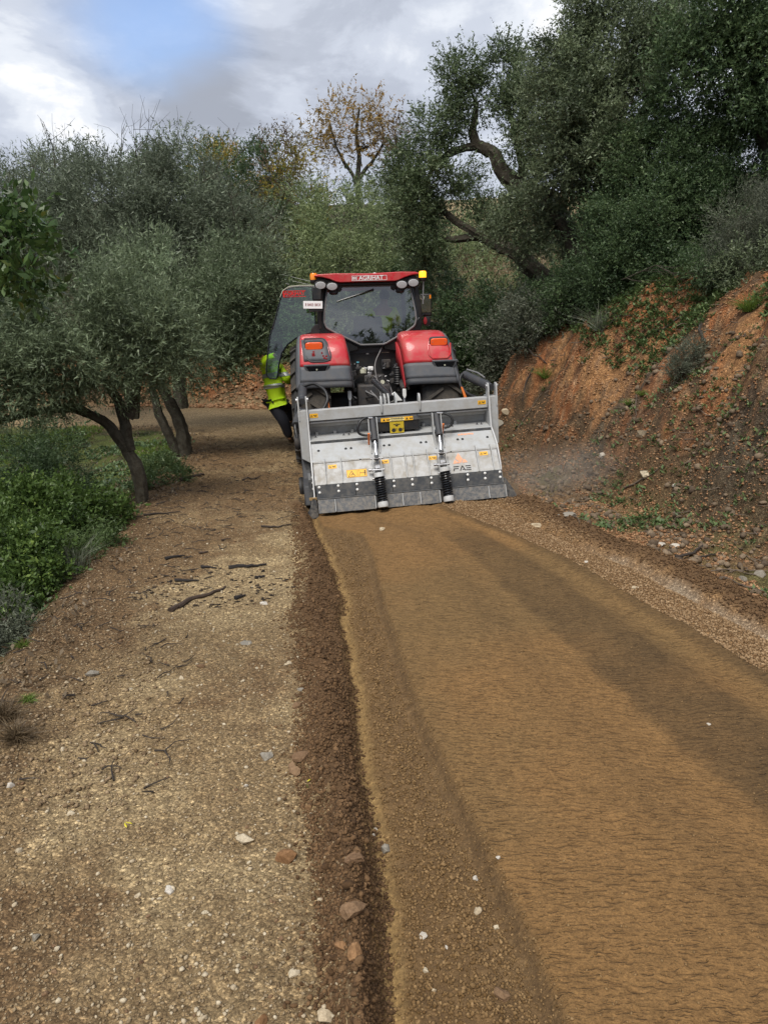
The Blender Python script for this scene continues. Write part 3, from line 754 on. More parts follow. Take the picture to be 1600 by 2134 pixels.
for i, (lab, bl, lf, n, kw) in enumerate([
    ('dark rounded tree on the hill behind the olive crowns', [(520, 390, 28, 75, 75), (460, 430, 27, 70, 60), (560, 350, 29, 50, 45)], 'dark', 40000, {}),
    ('long green crown forming the hill skyline left of the yellow bush', [(370, 345, 36, 80, 35), (450, 360, 34, 60, 45), (300, 370, 36, 60, 40)], 'mastic', 24000, {}),
    ('yellowing bush high on the left hill skyline', [(460, 335, 32, 45, 28), (490, 350, 31, 30, 30)], 'yellow', 8000, {}),
    ('yellow leaved bush left of the tall autumn tree', [(650, 375, 26, 55, 30), (620, 330, 27, 40, 40), (600, 400, 26, 50, 60)], 'yellow', 11000, {}),
    ('brown twiggy bush between the dark tree and the yellow bush', [(585, 360, 27, 40, 60), (570, 430, 26, 40, 60)], 'brown', 9000, {}),
    ('pale green olive crown above the cab of the tractor', [(710, 470, 22, 95, 75), (780, 440, 23, 60, 50), (640, 440, 24, 50, 60)], 'olive_green', 42000, {}),
    ('broad green bush crown right behind the cab roof', [(730, 540, 20, 110, 50), (800, 500, 21, 60, 60), (650, 530, 20.5, 60, 60)], 'olive_green', 34000, {}),
    ('dark green thicket between the olive crowns and the cab door', [(560, 520, 24, 70, 80), (600, 580, 23.5, 60, 50), (540, 610, 24.5, 50, 60)], 'dark', 30000, {}),
    ('grey green bush beside the open cab door, above the cut bank', [(520, 690, 25, 60, 45), (600, 670, 24, 50, 50)], 'olive', 26000, {}),
    ('dense green thicket close behind the right side of the cab', [(900, 600, 19, 55, 60), (940, 690, 18, 55, 45), (860, 560, 20, 50, 50)], 'dark', 30000, {}),
    ('dark bush right of the tractor below the dry grass slope', [(980, 650, 17, 65, 48), (1030, 690, 16, 45, 30), (960, 720, 17, 35, 35)], 'dark', 26000, {}),
    ('grey leafed bush on the bank edge right of the tractor', [(1110, 650, 14.2, 45, 30), (1080, 630, 15, 40, 25)], 'silver', 12000, {}),
    ('grey green olive bush behind the far bend of the track', [(420, 730, 26, 60, 30), (330, 720, 26, 80, 40), (200, 740, 26, 90, 40), (90, 760, 25.5, 80, 40)], 'olive', 24000, {}),
    ('faint bare treetop on the skyline right of the yellow bush', [(540, 305, 36, 45, 22)], 'brown', 1500, {}),
    ]):
    r_ = np.mean([b[3] * b[2] / 1541 for b in bl])
    plant('bush' if i not in (0, 1, 5) else 'tree', lab, 'bush' if i not in (0, 1, 5) else 'tree', HB, bl, ML[lf], int(n * 0.9), ll=0.0042 * bl[0][2], lw=0.0014 * bl[0][2], npt=10, tl=0.014 * bl[0][2], seed=40 + i, clump=0.016 * bl[0][2], **kw)
plant('autumn_tree', 'tall thin tree with sparse orange leaves against the sky', 'tree', HB,
      [(745, 250, 30, 60, 45), (690, 240, 30, 35, 32), (790, 240, 30, 28, 35), (800, 300, 30, 30, 35), (700, 300, 30, 50, 40), (650, 290, 30, 30, 35), (760, 310, 30, 40, 35)],
      ML['autumn'], 4300, ll=0.14, lw=0.055, npt=8, tl=0.5, seed=61, clump=0.42, shell=0.4,
      limbs=[([(745, 560, 30), (746, 400, 30), (748, 340, 30), (742, 280, 30), (748, 225, 30)], 0.14, 0.03),
             ([(746, 390, 30), (725, 350, 30), (700, 310, 30), (685, 250, 30)], 0.08, 0.02),
             ([(748, 370, 30), (775, 340, 30), (800, 300, 30), (790, 240, 30)], 0.08, 0.02)])
plant('autumn_tree', 'small twiggy tree with rusty leaves right of the tall thin tree', 'tree', HB,
      [(825, 290, 27, 30, 40), (835, 330, 27, 30, 30), (600, 290, 30, 26, 25)],
      ML['brown'], 2200, ll=0.11, lw=0.045, npt=8, tl=0.4, seed=62, clump=0.3, shell=0.4,
      limbs=[([(840, 520, 27), (838, 380, 27), (830, 330, 27), (822, 270, 27)], 0.09, 0.02)])
OK_ = 'oak trees on the slope right of the tractor'
plant('oak_tree', 'gnarled oak with crooked dark limbs outlined against the sky', 'tree', OK_,
      [(960, 160, 17, 38, 45), (990, 215, 17, 50, 45), (905, 270, 17, 45, 38), (1055, 150, 17, 40, 40), (920, 370, 17, 75, 60), (860, 430, 17, 50, 55), (880, 520, 17, 50, 55),
       (1020, 455, 17, 35, 30), (1100, 250, 16.5, 55, 80), (840, 350, 17.5, 35, 50), (1150, 330, 16, 45, 60), (1190, 240, 16, 60, 90)],
      ML['holm'], 105000, ll=0.062, lw=0.030, npt=9, tl=0.26, base=(4.1, 16.6), seed=71, clump=0.30, shell=0.45,
      limbs=[([(1165, 640, 16.6), (1135, 580, 16.6), (1085, 535, 16.6), (1040, 508, 16.7), (985, 490, 16.8), (900, 500, 17)], 0.24, 0.05),
             ([(1190, 640, 16.6), (1200, 520, 16.4), (1150, 430, 16.5), (1085, 392, 16.6), (1048, 365, 16.7), (1030, 318, 16.8), (992, 303, 16.9), (982, 270, 17), (992, 215, 17)], 0.26, 0.05),
             ([(1000, 305, 16.9), (955, 310, 16.9), (915, 335, 17), (880, 400, 17)], 0.09, 0.03),
             ([(1085, 392, 16.6), (1088, 340, 16.6), (1070, 280, 16.6), (1060, 200, 16.8)], 0.11, 0.03),
             ([(1040, 508, 16.7), (960, 470, 16.8), (910, 430, 17), (880, 440, 17)], 0.10, 0.03),
             ([(870, 600, 17), (890, 540, 17), (905, 480, 17), (895, 400, 17)], 0.09, 0.03)])
plant('oak_tree', 'large evergreen oak filling the top right of the photo', 'tree', OK_,
      [(1200, 150, 14, 75, 85), (1290, 110, 14, 100, 100), (1240, 30, 14, 60, 50), (1380, 60, 14, 90, 80), (1200, 260, 14, 90, 80), (1180, 360, 14, 80, 75), (1280, 250, 13.5, 110, 110), (1090, 470, 15, 70, 60), (1160, 470, 14.5, 60, 60), (1130, 180, 14.5, 45, 50), (1270, 380, 14.2, 80, 90), (1075, 425, 15.5, 30, 25)],
      ML['holm_grey'], 150000, ll=0.058, lw=0.028, npt=9, tl=0.26, base=(5.2, 14.2), seed=72, clump=0.28, shell=0.5,
      limbs=[([(1225, 640, 14.2), (1215, 560, 14.2), (1240, 450, 14.2), (1270, 350, 14.2), (1290, 220, 14.2), (1300, 60, 14.2)], 0.24, 0.06),
             ([(1215, 560, 14.2), (1180, 480, 14.3), (1130, 420, 14.5)], 0.13, 0.04),
             ([(1270, 350, 14.2), (1340, 240, 14), (1400, 100, 14)], 0.12, 0.04)])
plant('oak_tree', 'green crowned oak cut by the upper right corner of the photo', 'tree', OK_,
      [(1480, 60, 12.5, 110, 90), (1580, 150, 12, 100, 110), (1560, 20, 12, 110, 80), (1640, 300, 12, 80, 120), (1450, 160, 12.5, 90, 70), (1640, 80, 12, 80, 150)],
      ML['mastic'], 70000, ll=0.060, lw=0.028, npt=9, tl=0.26, base=(6.6, 12.2), seed=73, clump=0.26, shell=0.5, bark=m_bark,
      limbs=[([(1640, 600, 12.2), (1630, 420, 12.2), (1590, 250, 12.2), (1530, 120, 12.3), (1500, 30, 12.3)], 0.2, 0.05),
             ([(1610, 300, 12.2), (1640, 200, 12.2), (1650, 60, 12)], 0.1, 0.04)])
plant('mastic_bush', 'dense dark green evergreen bush on the bank above the red cut', 'bush', 'evergreen bushes on top of the right bank',
      [(1350, 430, 12.6, 100, 100), (1430, 330, 12.8, 110, 90), (1320, 530, 12.6, 75, 65), (1480, 450, 12.4, 80, 90), (1420, 250, 13, 85, 55), (1540, 330, 12.6, 80, 90), (1260, 480, 13, 50, 60), (1400, 530, 12.4, 80, 50), (1330, 330, 13, 60, 60), (1560, 250, 13, 70, 60)],
      ML['mastic'], 120000, ll=0.042, lw=0.020, npt=9, tl=0.17, base=(4.6, 12.8), seed=74, clump=0.30, shell=0.62)
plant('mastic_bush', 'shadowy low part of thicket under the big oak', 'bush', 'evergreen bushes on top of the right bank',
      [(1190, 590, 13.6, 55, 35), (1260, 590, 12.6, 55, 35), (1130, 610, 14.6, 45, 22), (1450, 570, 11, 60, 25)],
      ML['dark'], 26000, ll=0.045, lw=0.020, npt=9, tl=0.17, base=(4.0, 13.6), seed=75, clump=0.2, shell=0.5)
plant('broom_bush', 'grey twiggy broom bush at the right border above the bank', 'bush', None,
      [(1540, 460, 10.8, 60, 60), (1590, 510, 10.7, 60, 50), (1510, 520, 10.9, 40, 40), (1640, 450, 10.6, 60, 90)],
      ML['silver'], 30000, ll=0.050, lw=0.007, npt=10, tl=0.24, base=(5.3, 10.8), seed=76, clump=0.14, spread=0.45, up=0.6, bark=m_bark_light)
JY = ground_hit(1430, 765)[1]
plant('bush', 'small juniper like bush growing out of the red cut bank', 'bush', None,
      [(1430, 748, JY - .12, 26, 26), (1447, 722, JY, 18, 20), (1412, 768, JY - .2, 18, 14)],
      ML['silver'], 9000, ll=0.030, lw=0.007, npt=10, tl=0.11, base=ground_hit(1430, 768)[:2], seed=77, clump=0.06, spread=0.4, up=0.6)

for i, (lab, bl, lf, n) in enumerate([
    ('bush filling the foot of the big oak above the bank', [(1240, 595, 14, 50, 28), (1300, 585, 13.6, 50, 30), (1180, 610, 14.6, 45, 25)], 'dark', 16000),
    ('grey green bush on the bank top below the mastic bushes', [(1400, 580, 12.2, 60, 26), (1470, 560, 11.9, 60, 28), (1340, 590, 12.5, 45, 20)], 'dark', 15000),
    ('olive green bush behind the broom bush at the right border', [(1560, 560, 10.4, 60, 45), (1630, 540, 10.2, 60, 50), (1520, 560, 10.8, 40, 30)], 'holm_grey', 15000),
    ('dark bush below the gnarled oak limbs', [(1000, 645, 17, 50, 26), (1060, 640, 16.5, 45, 26), (930, 640, 18, 50, 35)], 'dark', 13000),
    ('grey green scrub on the bank edge above the right end of the crusher', [(1160, 640, 13.8, 40, 24), (1020, 700, 15.5, 45, 25)], 'silver', 9000),
    ('green scrub far up the slope behind the oak trees', [(1150, 540, 24, 70, 60), (1220, 520, 23, 70, 60), (1300, 560, 20, 80, 60)], 'mastic', 14000),
    ('scrub on the slope behind the oak trees near the right border', [(1420, 560, 18, 90, 60), (1540, 540, 17, 90, 60), (1640, 500, 16, 90, 80)], 'holm', 16000),
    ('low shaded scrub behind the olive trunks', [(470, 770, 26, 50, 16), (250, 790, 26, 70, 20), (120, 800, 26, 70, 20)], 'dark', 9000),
    ('dark scrub across the hill foot left of the cab', [(450, 600, 25, 90, 60), (350, 640, 26, 100, 60), (240, 680, 26, 100, 60)], 'dark', 15000),
    ('dark scrub across the hill foot behind the cab roof', [(640, 620, 23, 60, 50), (720, 600, 23.5, 80, 50), (820, 620, 23, 60, 50)], 'dark', 15000),
    ('olive green bush high on the hill between the yellow bushes', [(540, 440, 31, 80, 50), (640, 430, 30, 60, 40), (420, 420, 32, 80, 50)], 'olive_green', 12000),
    ('low green scrub on the dry slope below the gnarled oak', [(960, 540, 27, 40, 22), (1040, 560, 25, 40, 20), (1000, 480, 30, 50, 20)], 'olive_green', 6000),
    ('dark scrub on top of the dry slope behind the gnarled oak', [(950, 440, 32, 50, 22), (1040, 430, 32, 60, 20), (1110, 450, 30, 50, 25)], 'dark', 7000),
    ('scrub on the hill right of the tall thin tree', [(850, 470, 26, 60, 60), (800, 410, 28, 50, 30), (700, 410, 29, 60, 30)], 'dark', 12000),
    ]):
    plant('bush', lab, 'bush', HB, bl, ML[lf], n, ll=0.0042 * bl[0][2], lw=0.0016 * bl[0][2], npt=10, tl=0.015 * bl[0][2], seed=140 + i, clump=0.017 * bl[0][2])
for i, (x, y, h_, lab) in enumerate([(-4.5, -9, 5.5, 'dark tree behind the viewer, left of the track'), (5.5, -10, 6.5, 'dark tree behind the viewer, right of the track'), (0.5, -22, 7.5, 'dark tree behind the viewer at the end of the track'), (-9, -18, 8, 'tall dark tree behind the viewer, far left'), (10, -20, 8, 'tall dark tree behind the viewer, far right')]):
    rg0 = np.random.default_rng(300 + i); rt0 = empty('oak_tree', (x, y, hz(x, y))); tag(rt0, lab, 'tree', 'trees behind the viewer')
    cc0_ = np.array([[rg0.normal() * h_ * .22, rg0.normal() * h_ * .22, h_ * (0.35 + 0.6 * rg0.random())] for _ in range(40)]); kk0 = rg0.integers(0, 40, 700)
    O0 = cc0_[kk0] + rg0.normal(size=(700, 3)) * h_ * 0.075; V0, r0_ = leaf_cloud(rg0, O0, unit(rg0.normal(size=(700, 3))), 9, 0.6, 0.26, 0.12)
    tri_mesh('crown', V0, 3, r0_, ML['holm'], rt0)
    MB().tube([(0, 0, -0.2), (0.1, 0, h_ * .3), (0, 0.1, h_ * .75)], [0.22, 0.16, 0.06], 8).build('trunk', m_bark, rt0, fix=False)

# grasses, weeds and litter nobody could count
def scatter(rng, n, fx, fy, cond):
    out = []
    while sum(len(o) for o in out) < n:
        x = rng.uniform(*fx, 4 * n); y = rng.uniform(*fy, 4 * n)
        s = sdist(x, y, TOE); e = -sdist(x, y, EDGE)
        m = cond(x, y, s, e); out.append(np.stack([x[m], y[m]], 1))
    p = np.concatenate(out)[:n]
    return np.concatenate([p, height(p[:, 0], p[:, 1])[:, None]], 1)
def blades(name, rng, P, nb, h, wdt, m, lean=0.5, spread=0.03):
    n = len(P); O = np.repeat(P, nb, 0); N = len(O)
    O = O + np.concatenate([rng.normal(size=(N, 2)) * spread, np.zeros((N, 1))], 1)
    D = unit(np.concatenate([rng.normal(size=(N, 2)) * lean, np.ones((N, 1))], 1)); H = h * (0.5 + rng.random((N, 1)))
    sd = unit(np.cross(D, rng.normal(size=(N, 3)))); 
    V = np.stack([O - sd * wdt / 2, O + sd * wdt / 2, O + D * H], 1)
    return tag(tri_mesh(name, V, 3, np.clip(0.5 + rng.normal(size=N) * 0.25, 0, 1), m, None), kind='stuff')
rg = np.random.default_rng(5)
tag(blades('grass', rg, scatter(rg, 5200, (-11, -3), (11.5, 17.5), lambda x, y, s, e: (e > 0.3) & (vnoise(x * 0.9, y * 0.9, 3) > 0.6)), 7, 0.06, 0.014, ML['grass'], 0.5, 0.05), 'short bright grass under the olive trees', 'grass')
tag(blades('grass', rg, scatter(rg, 2500, (2.6, 9), (22, 27), lambda x, y, s, e: (s > 2) & (vnoise(x, y, 4) > 0.4)), 8, 0.13, 0.03, ML['grass'], 0.5, 0.1), 'sunlit green grass on the slope behind the oak', 'grass')
tag(blades('dry_grass', rg, scatter(rg, 5000, (1.5, 12), (20, 36), lambda x, y, s, e: (s > 2.5)), 12, 0.40, 0.03, ML['straw'], 0.9, 0.16), 'dry straw coloured grass on the slope seen beneath the oak limbs', 'grass')
def weedpatch(name, label, P, rng, nl, sz, m):
    n = len(P); O = np.repeat(P, nl, 0); N = len(O); th = rng.random(N) * 6.283
    D = unit(np.stack([np.cos(th), np.sin(th), 0.25 + rng.random(N) * 0.9], 1)); L = sz * (0.5 + rng.random((N, 1)))
    sd = unit(np.cross(D, np.array([0, 0, 1.0]) + rng.normal(size=(N, 3)) * 0.25))
    O = O + np.concatenate([rng.normal(size=(N, 2)) * 0.03, rng.random((N, 1)) * 0.03], 1)
    V = np.stack([O, O + D * L * 0.55 + sd * L * 0.22, O + D * L, O + D * L * 0.55 - sd * L * 0.22], 1)
    return tag(tri_mesh(name, V, 4, np.clip(0.5 + rng.normal(size=N) * 0.25, 0, 1), m, None), label, 'weeds', kind='stuff')
weedpatch('weeds', 'broad leafed weeds along the top edge of the red bank', scatter(rg, 6500, (1.2, 6.5), (7.5, 15.5), lambda x, y, s, e: (s > 1.25 + 0.9 * (vnoise(x, y * 1.1, 8) - .5)) & (s < 3.2) & (vnoise(x * 1.3, y * 1.3, 12) > 0.35)), rg, 9, 0.062, ML['weed'])
weedpatch('weeds', 'scattered weeds on the rough strip at the foot of the bank', scatter(rg, 900, (1.6, 5.5), (5.0, 13), lambda x, y, s, e: (s > -1.2) & (s < 1.9) & (x > RB(y) + .25) & (vnoise(x * 1.6, y * 1.6, 14) > 0.62)), rg, 6, 0.055, ML['weed'])
weedpatch('weeds', 'green undergrowth on the drop left of the track', scatter(rg, 3400, (-9, -2.2), (4.3, 15), lambda x, y, s, e: (e > 0.25) & (vnoise(x * 1.1, y * 1.1, 16) > 0.34 + 0.1 * (y > 10))), rg, 7, 0.07, ML['mastic'])
weedpatch('leaf_litter', 'dead brown leaves littering the ground under trees and on the bank', scatter(rg, 5500, (-7, 6), (4, 22), lambda x, y, s, e: ((s > -0.6) & (x > RB(np.minimum(y, 9.5)) + .2) | (e > -0.3)) & (vnoise(x * 1.5, y * 1.5, 18) > 0.4)), rg, 3, 0.045, ML['brown'])
def tuft(px, py, h_, n, m, label, lean=0.45):
    x, y, z = ground_hit(px, py, 1.2, 25); N = n; O = np.concatenate([rg.normal(size=(N, 2)) * h_ * 0.10, np.zeros((N, 1))], 1)
    D = unit(np.concatenate([rg.normal(size=(N, 2)) * lean, np.ones((N, 1))], 1)); H_ = h_ * (0.5 + 0.6 * rg.random((N, 1))); sd = unit(np.cross(D, rg.normal(size=(N, 3))))
    w0 = 0.0022 + 0.004 * h_; bend = D * np.array([1, 1, 0.0]) * H_ * 0.5
    V = np.concatenate([np.stack([O - sd * w0, O + sd * w0, O + D * H_ * 0.6 + sd * w0 * .6, O + D * H_ * 0.6 - sd * w0 * .6], 1), np.stack([O + D * H_ * 0.6 - sd * w0 * .6, O + D * H_ * 0.6 + sd * w0 * .6, O + D * H_ + bend - [0, 0, 0.02], O + D * H_ + bend * 1.01 - [0, 0, 0.02]], 1)])
    o = tri_mesh('grass_tuft', V, 4, np.tile(np.clip(0.5 + rg.normal(size=N) * 0.25, 0, 1), 2), m, None); o.location = (x, y, z); return tag(o, label, 'grass')
tuft(160, 1195, 0.42, 90, ML['silver'], 'tall pale grass tuft on the left verge below the bright bush')
tuft(35, 1545, 0.16, 260, ML['brown'], 'dry brown grass tuft at the left border of the gravel', 0.9)
tuft(8, 1500, 0.18, 260, ML['brown'], 'dark dry tuft cut by the left border of the photo', 0.9)
tuft(60, 1462, 0.07, 160, ML['grass'], 'small green grass tuft on the left shoulder', 0.9)
tuft(48, 1350, 0.10, 120, ML['grass'], 'green grass tuft below the small grey green bush', 0.8)
tuft(1250, 690, 0.5, 160, ML['silver'], 'pale grass clump on the bank top under the oak', 0.6)
tuft(1030, 715, 0.55, 200, ML['silver'], 'long leaved pale grass clump on the bank edge right of the tractor', 0.7)
tuft(1310, 845, 0.14, 160, ML['grass'], 'green grass tuft halfway up the bank', 0.9)
tuft(1335, 825, 0.12, 140, ML['grass'], 'smaller green grass tuft just above the one halfway up the bank', 0.9)
tuft(1135, 790, 0.3, 200, ML['grass'], 'light green tuft low on the bank right of the crusher', 0.9)
tuft(1560, 650, 0.3, 200, ML['grass'], 'green tuft on the top edge of the bank near the right border', 0.8)
tuft(640, 1640, 0.02, 8, ML['grass'], 'tiny green sprout by the dark ridge', 0.9)
def twigs(name, label, P, rng, L, r, m):
    mb = MB()
    for p in P:
        a = rng.random() * 6.283; l = L * (0.4 + rng.random()); d = np.array([math.cos(a), math.sin(a), 0])
        q = crooked(rng, p + [0, 0, 0.01] - d * l / 2, p + [0, 0, 0.012 + rng.random() * 0.03] + d * l / 2, 3, 0.12)
        mb.tube(q, [r, r * .9, r * .7, r * .4], 4, cap=False)
    return tag(mb.build(name, m, None, fix=False), label, 'twigs', kind='stuff')
m_twig = mat('twig', (0.12, 0.09, 0.065), 0.9, var=0.5, vscale=3)
m_twig_dark = mat('twig_dark', (0.035, 0.026, 0.020), 0.9, var=0.5, vscale=3)
twigs('fallen_twigs', 'pale fallen twigs on the bank and along its foot', scatter(rg, 420, (1.4, 6), (4.5, 15), lambda x, y, s, e: (s > -1.0) & (s < 3.6) & (x > RB(y) + .2)), rg, 0.28, 0.006, m_twig)
twigs('fallen_twigs', 'dark twigs scattered over the left shoulder of the track', scatter(rg, 420, (-3.6, -0.9), (3, 14), lambda x, y, s, e: (e > -1.1 - 0.8 * (y > 8.3)) & (e < 0.5)), rg, 0.14, 0.005, m_twig_dark)
print('LEAF TRIS', NLEAF[0])
# ------------------------------------------------------------------ tractor
K = dict(
    red=mat('red_paint', (0.50, 0.018, 0.028), 0.32, coat=0.3, dirt=0.5, dirtcol=(0.30, 0.16, 0.11), dscale=8, bump=0.04, bscale=30),
    red_flat=mat('red_plastic', (0.42, 0.03, 0.035), 0.5),
    grey=mat('grey_plastic', (0.082, 0.088, 0.100), 0.55, var=0.25, vscale=14, dirt=0.35, dirtcol=(0.17, 0.14, 0.11), dscale=7),
    grey_dark=mat('dark_grey_plastic', (0.035, 0.038, 0.045), 0.6, dirt=0.3, dirtcol=(0.13, 0.105, 0.08), dscale=8),
    black=mat('black_plastic', (0.010, 0.011, 0.013), 0.5, dirt=0.15, dscale=8),
    blackgl=mat('black_gloss', (0.008, 0.009, 0.011), 0.22),
    rubber=mat('tyre_rubber', (0.030, 0.029, 0.028), 0.85, dirt=0.85, dirtcol=(0.125, 0.105, 0.082), dscale=4, bump=0.3, bscale=60),
    steel=mat('bare_steel', (0.45, 0.45, 0.46), 0.35, metal=0.8, dirt=0.3, dscale=12),
    chrome=mat('chrome', (0.8, 0.8, 0.82), 0.12, metal=1.0),
    cast=mat('cast_iron', (0.030, 0.030, 0.033), 0.6, dirt=0.6, dirtcol=(0.10, 0.08, 0.06), dscale=9),
    hose=mat('hose', (0.012, 0.012, 0.013), 0.45),
    hose_grey=mat('hose_grey', (0.16, 0.16, 0.165), 0.5, dirt=0.3),
    white=mat('white_label', (0.72, 0.72, 0.70), 0.5),
    cream=mat('cream_label', (0.55, 0.55, 0.42), 0.6),
    yellow=mat('yellow_mark', (0.70, 0.55, 0.03), 0.5),
    taillight=mat('tail_lens', (0.75, 0.10, 0.02), 0.25, coat=0.5, emit=(1.0, 0.12, 0.02), estr=0.18),
    amber=mat('amber_lens', (0.85, 0.25, 0.01), 0.2, coat=0.5),
    amber_lit=mat('amber_lens_lit', (0.9, 0.45, 0.02), 0.2, emit=(1.0, 0.42, 0.02), estr=1.1),
    lamp=mat('lamp_lens', (0.50, 0.51, 0.52), 0.15, coat=0.6, var=0.3, vscale=60),
    seat=mat('seat_fabric', (0.03, 0.03, 0.033), 0.85),
    interior=mat('cab_interior', (0.035, 0.035, 0.038), 0.8),
    rim=mat('rim_paint', (0.40, 0.41, 0.42), 0.4, metal=0.3, dirt=0.5),
    glove=mat('glove', (0.16, 0.16, 0.15), 0.85),
    hivis=mat('hi_vis_cloth', (0.60, 0.88, 0.015), 0.7, bump=0.35, bscale=12, var=0.12, vscale=6),
    hivis_green=mat('hi_vis_green_cloth', (0.10, 0.62, 0.03), 0.7, bump=0.35, bscale=12, var=0.15),
    band=mat('reflective_band', (0.42, 0.44, 0.44), 0.35, metal=0.2),
    trouser=mat('dark_work_trousers', (0.010, 0.011, 0.018), 0.85, bump=0.4, bscale=14, var=0.4, vscale=9),
    skin=mat('skin', (0.42, 0.24, 0.16), 0.55),
    hair=mat('dark_hair', (0.018, 0.013, 0.010), 0.7, bump=0.8, bscale=90),
    boot=mat('boot_leather', (0.035, 0.028, 0.022), 0.7, dirt=0.5),
)
def glass_mat(name, tint, refl, rough=0.02):
    m = bpy.data.materials.new(name); m.use_nodes = True; m.node_tree.nodes.clear(); h = NT(m.node_tree)
    tr = h.n('ShaderNodeBsdfTransparent'); tr.inputs[0].default_value = (*tint, 1)
    gl = h.n('ShaderNodeBsdfGlossy'); gl.inputs['Roughness'].default_value = rough; gl.inputs[0].default_value = (0.95, 0.97, 1, 1)
    fr = h.n('ShaderNodeFresnel'); fr.inputs[0].default_value = 1.5
    f = h.math('ADD', h.math('MULTIPLY', fr.outputs[0], 1.0), refl, clamp=True)
    mx = h.n('ShaderNodeMixShader'); h.link(f, mx.inputs[0]); h.link(tr.outputs[0], mx.inputs[1]); h.link(gl.outputs[0], mx.inputs[2])
    o = h.n('ShaderNodeOutputMaterial'); h.link(mx.outputs[0], o.inputs[0]); return m
K['glass'] = glass_mat('cab_glass', (0.70, 0.74, 0.74), 0.11)
K['clearglass'] = glass_mat('clear_glass', (0.82, 0.86, 0.85), 0.0)
K['doorglass'] = glass_mat('door_glass', (0.34, 0.56, 0.46), 0.06, 0.03)

TR = empty('tractor', (-0.17, 12.5, 0.0), (0, R(-1.8), R(5)))
tag(TR, 'red farm tractor seen from behind with its left cab door swung open', 'tractor')

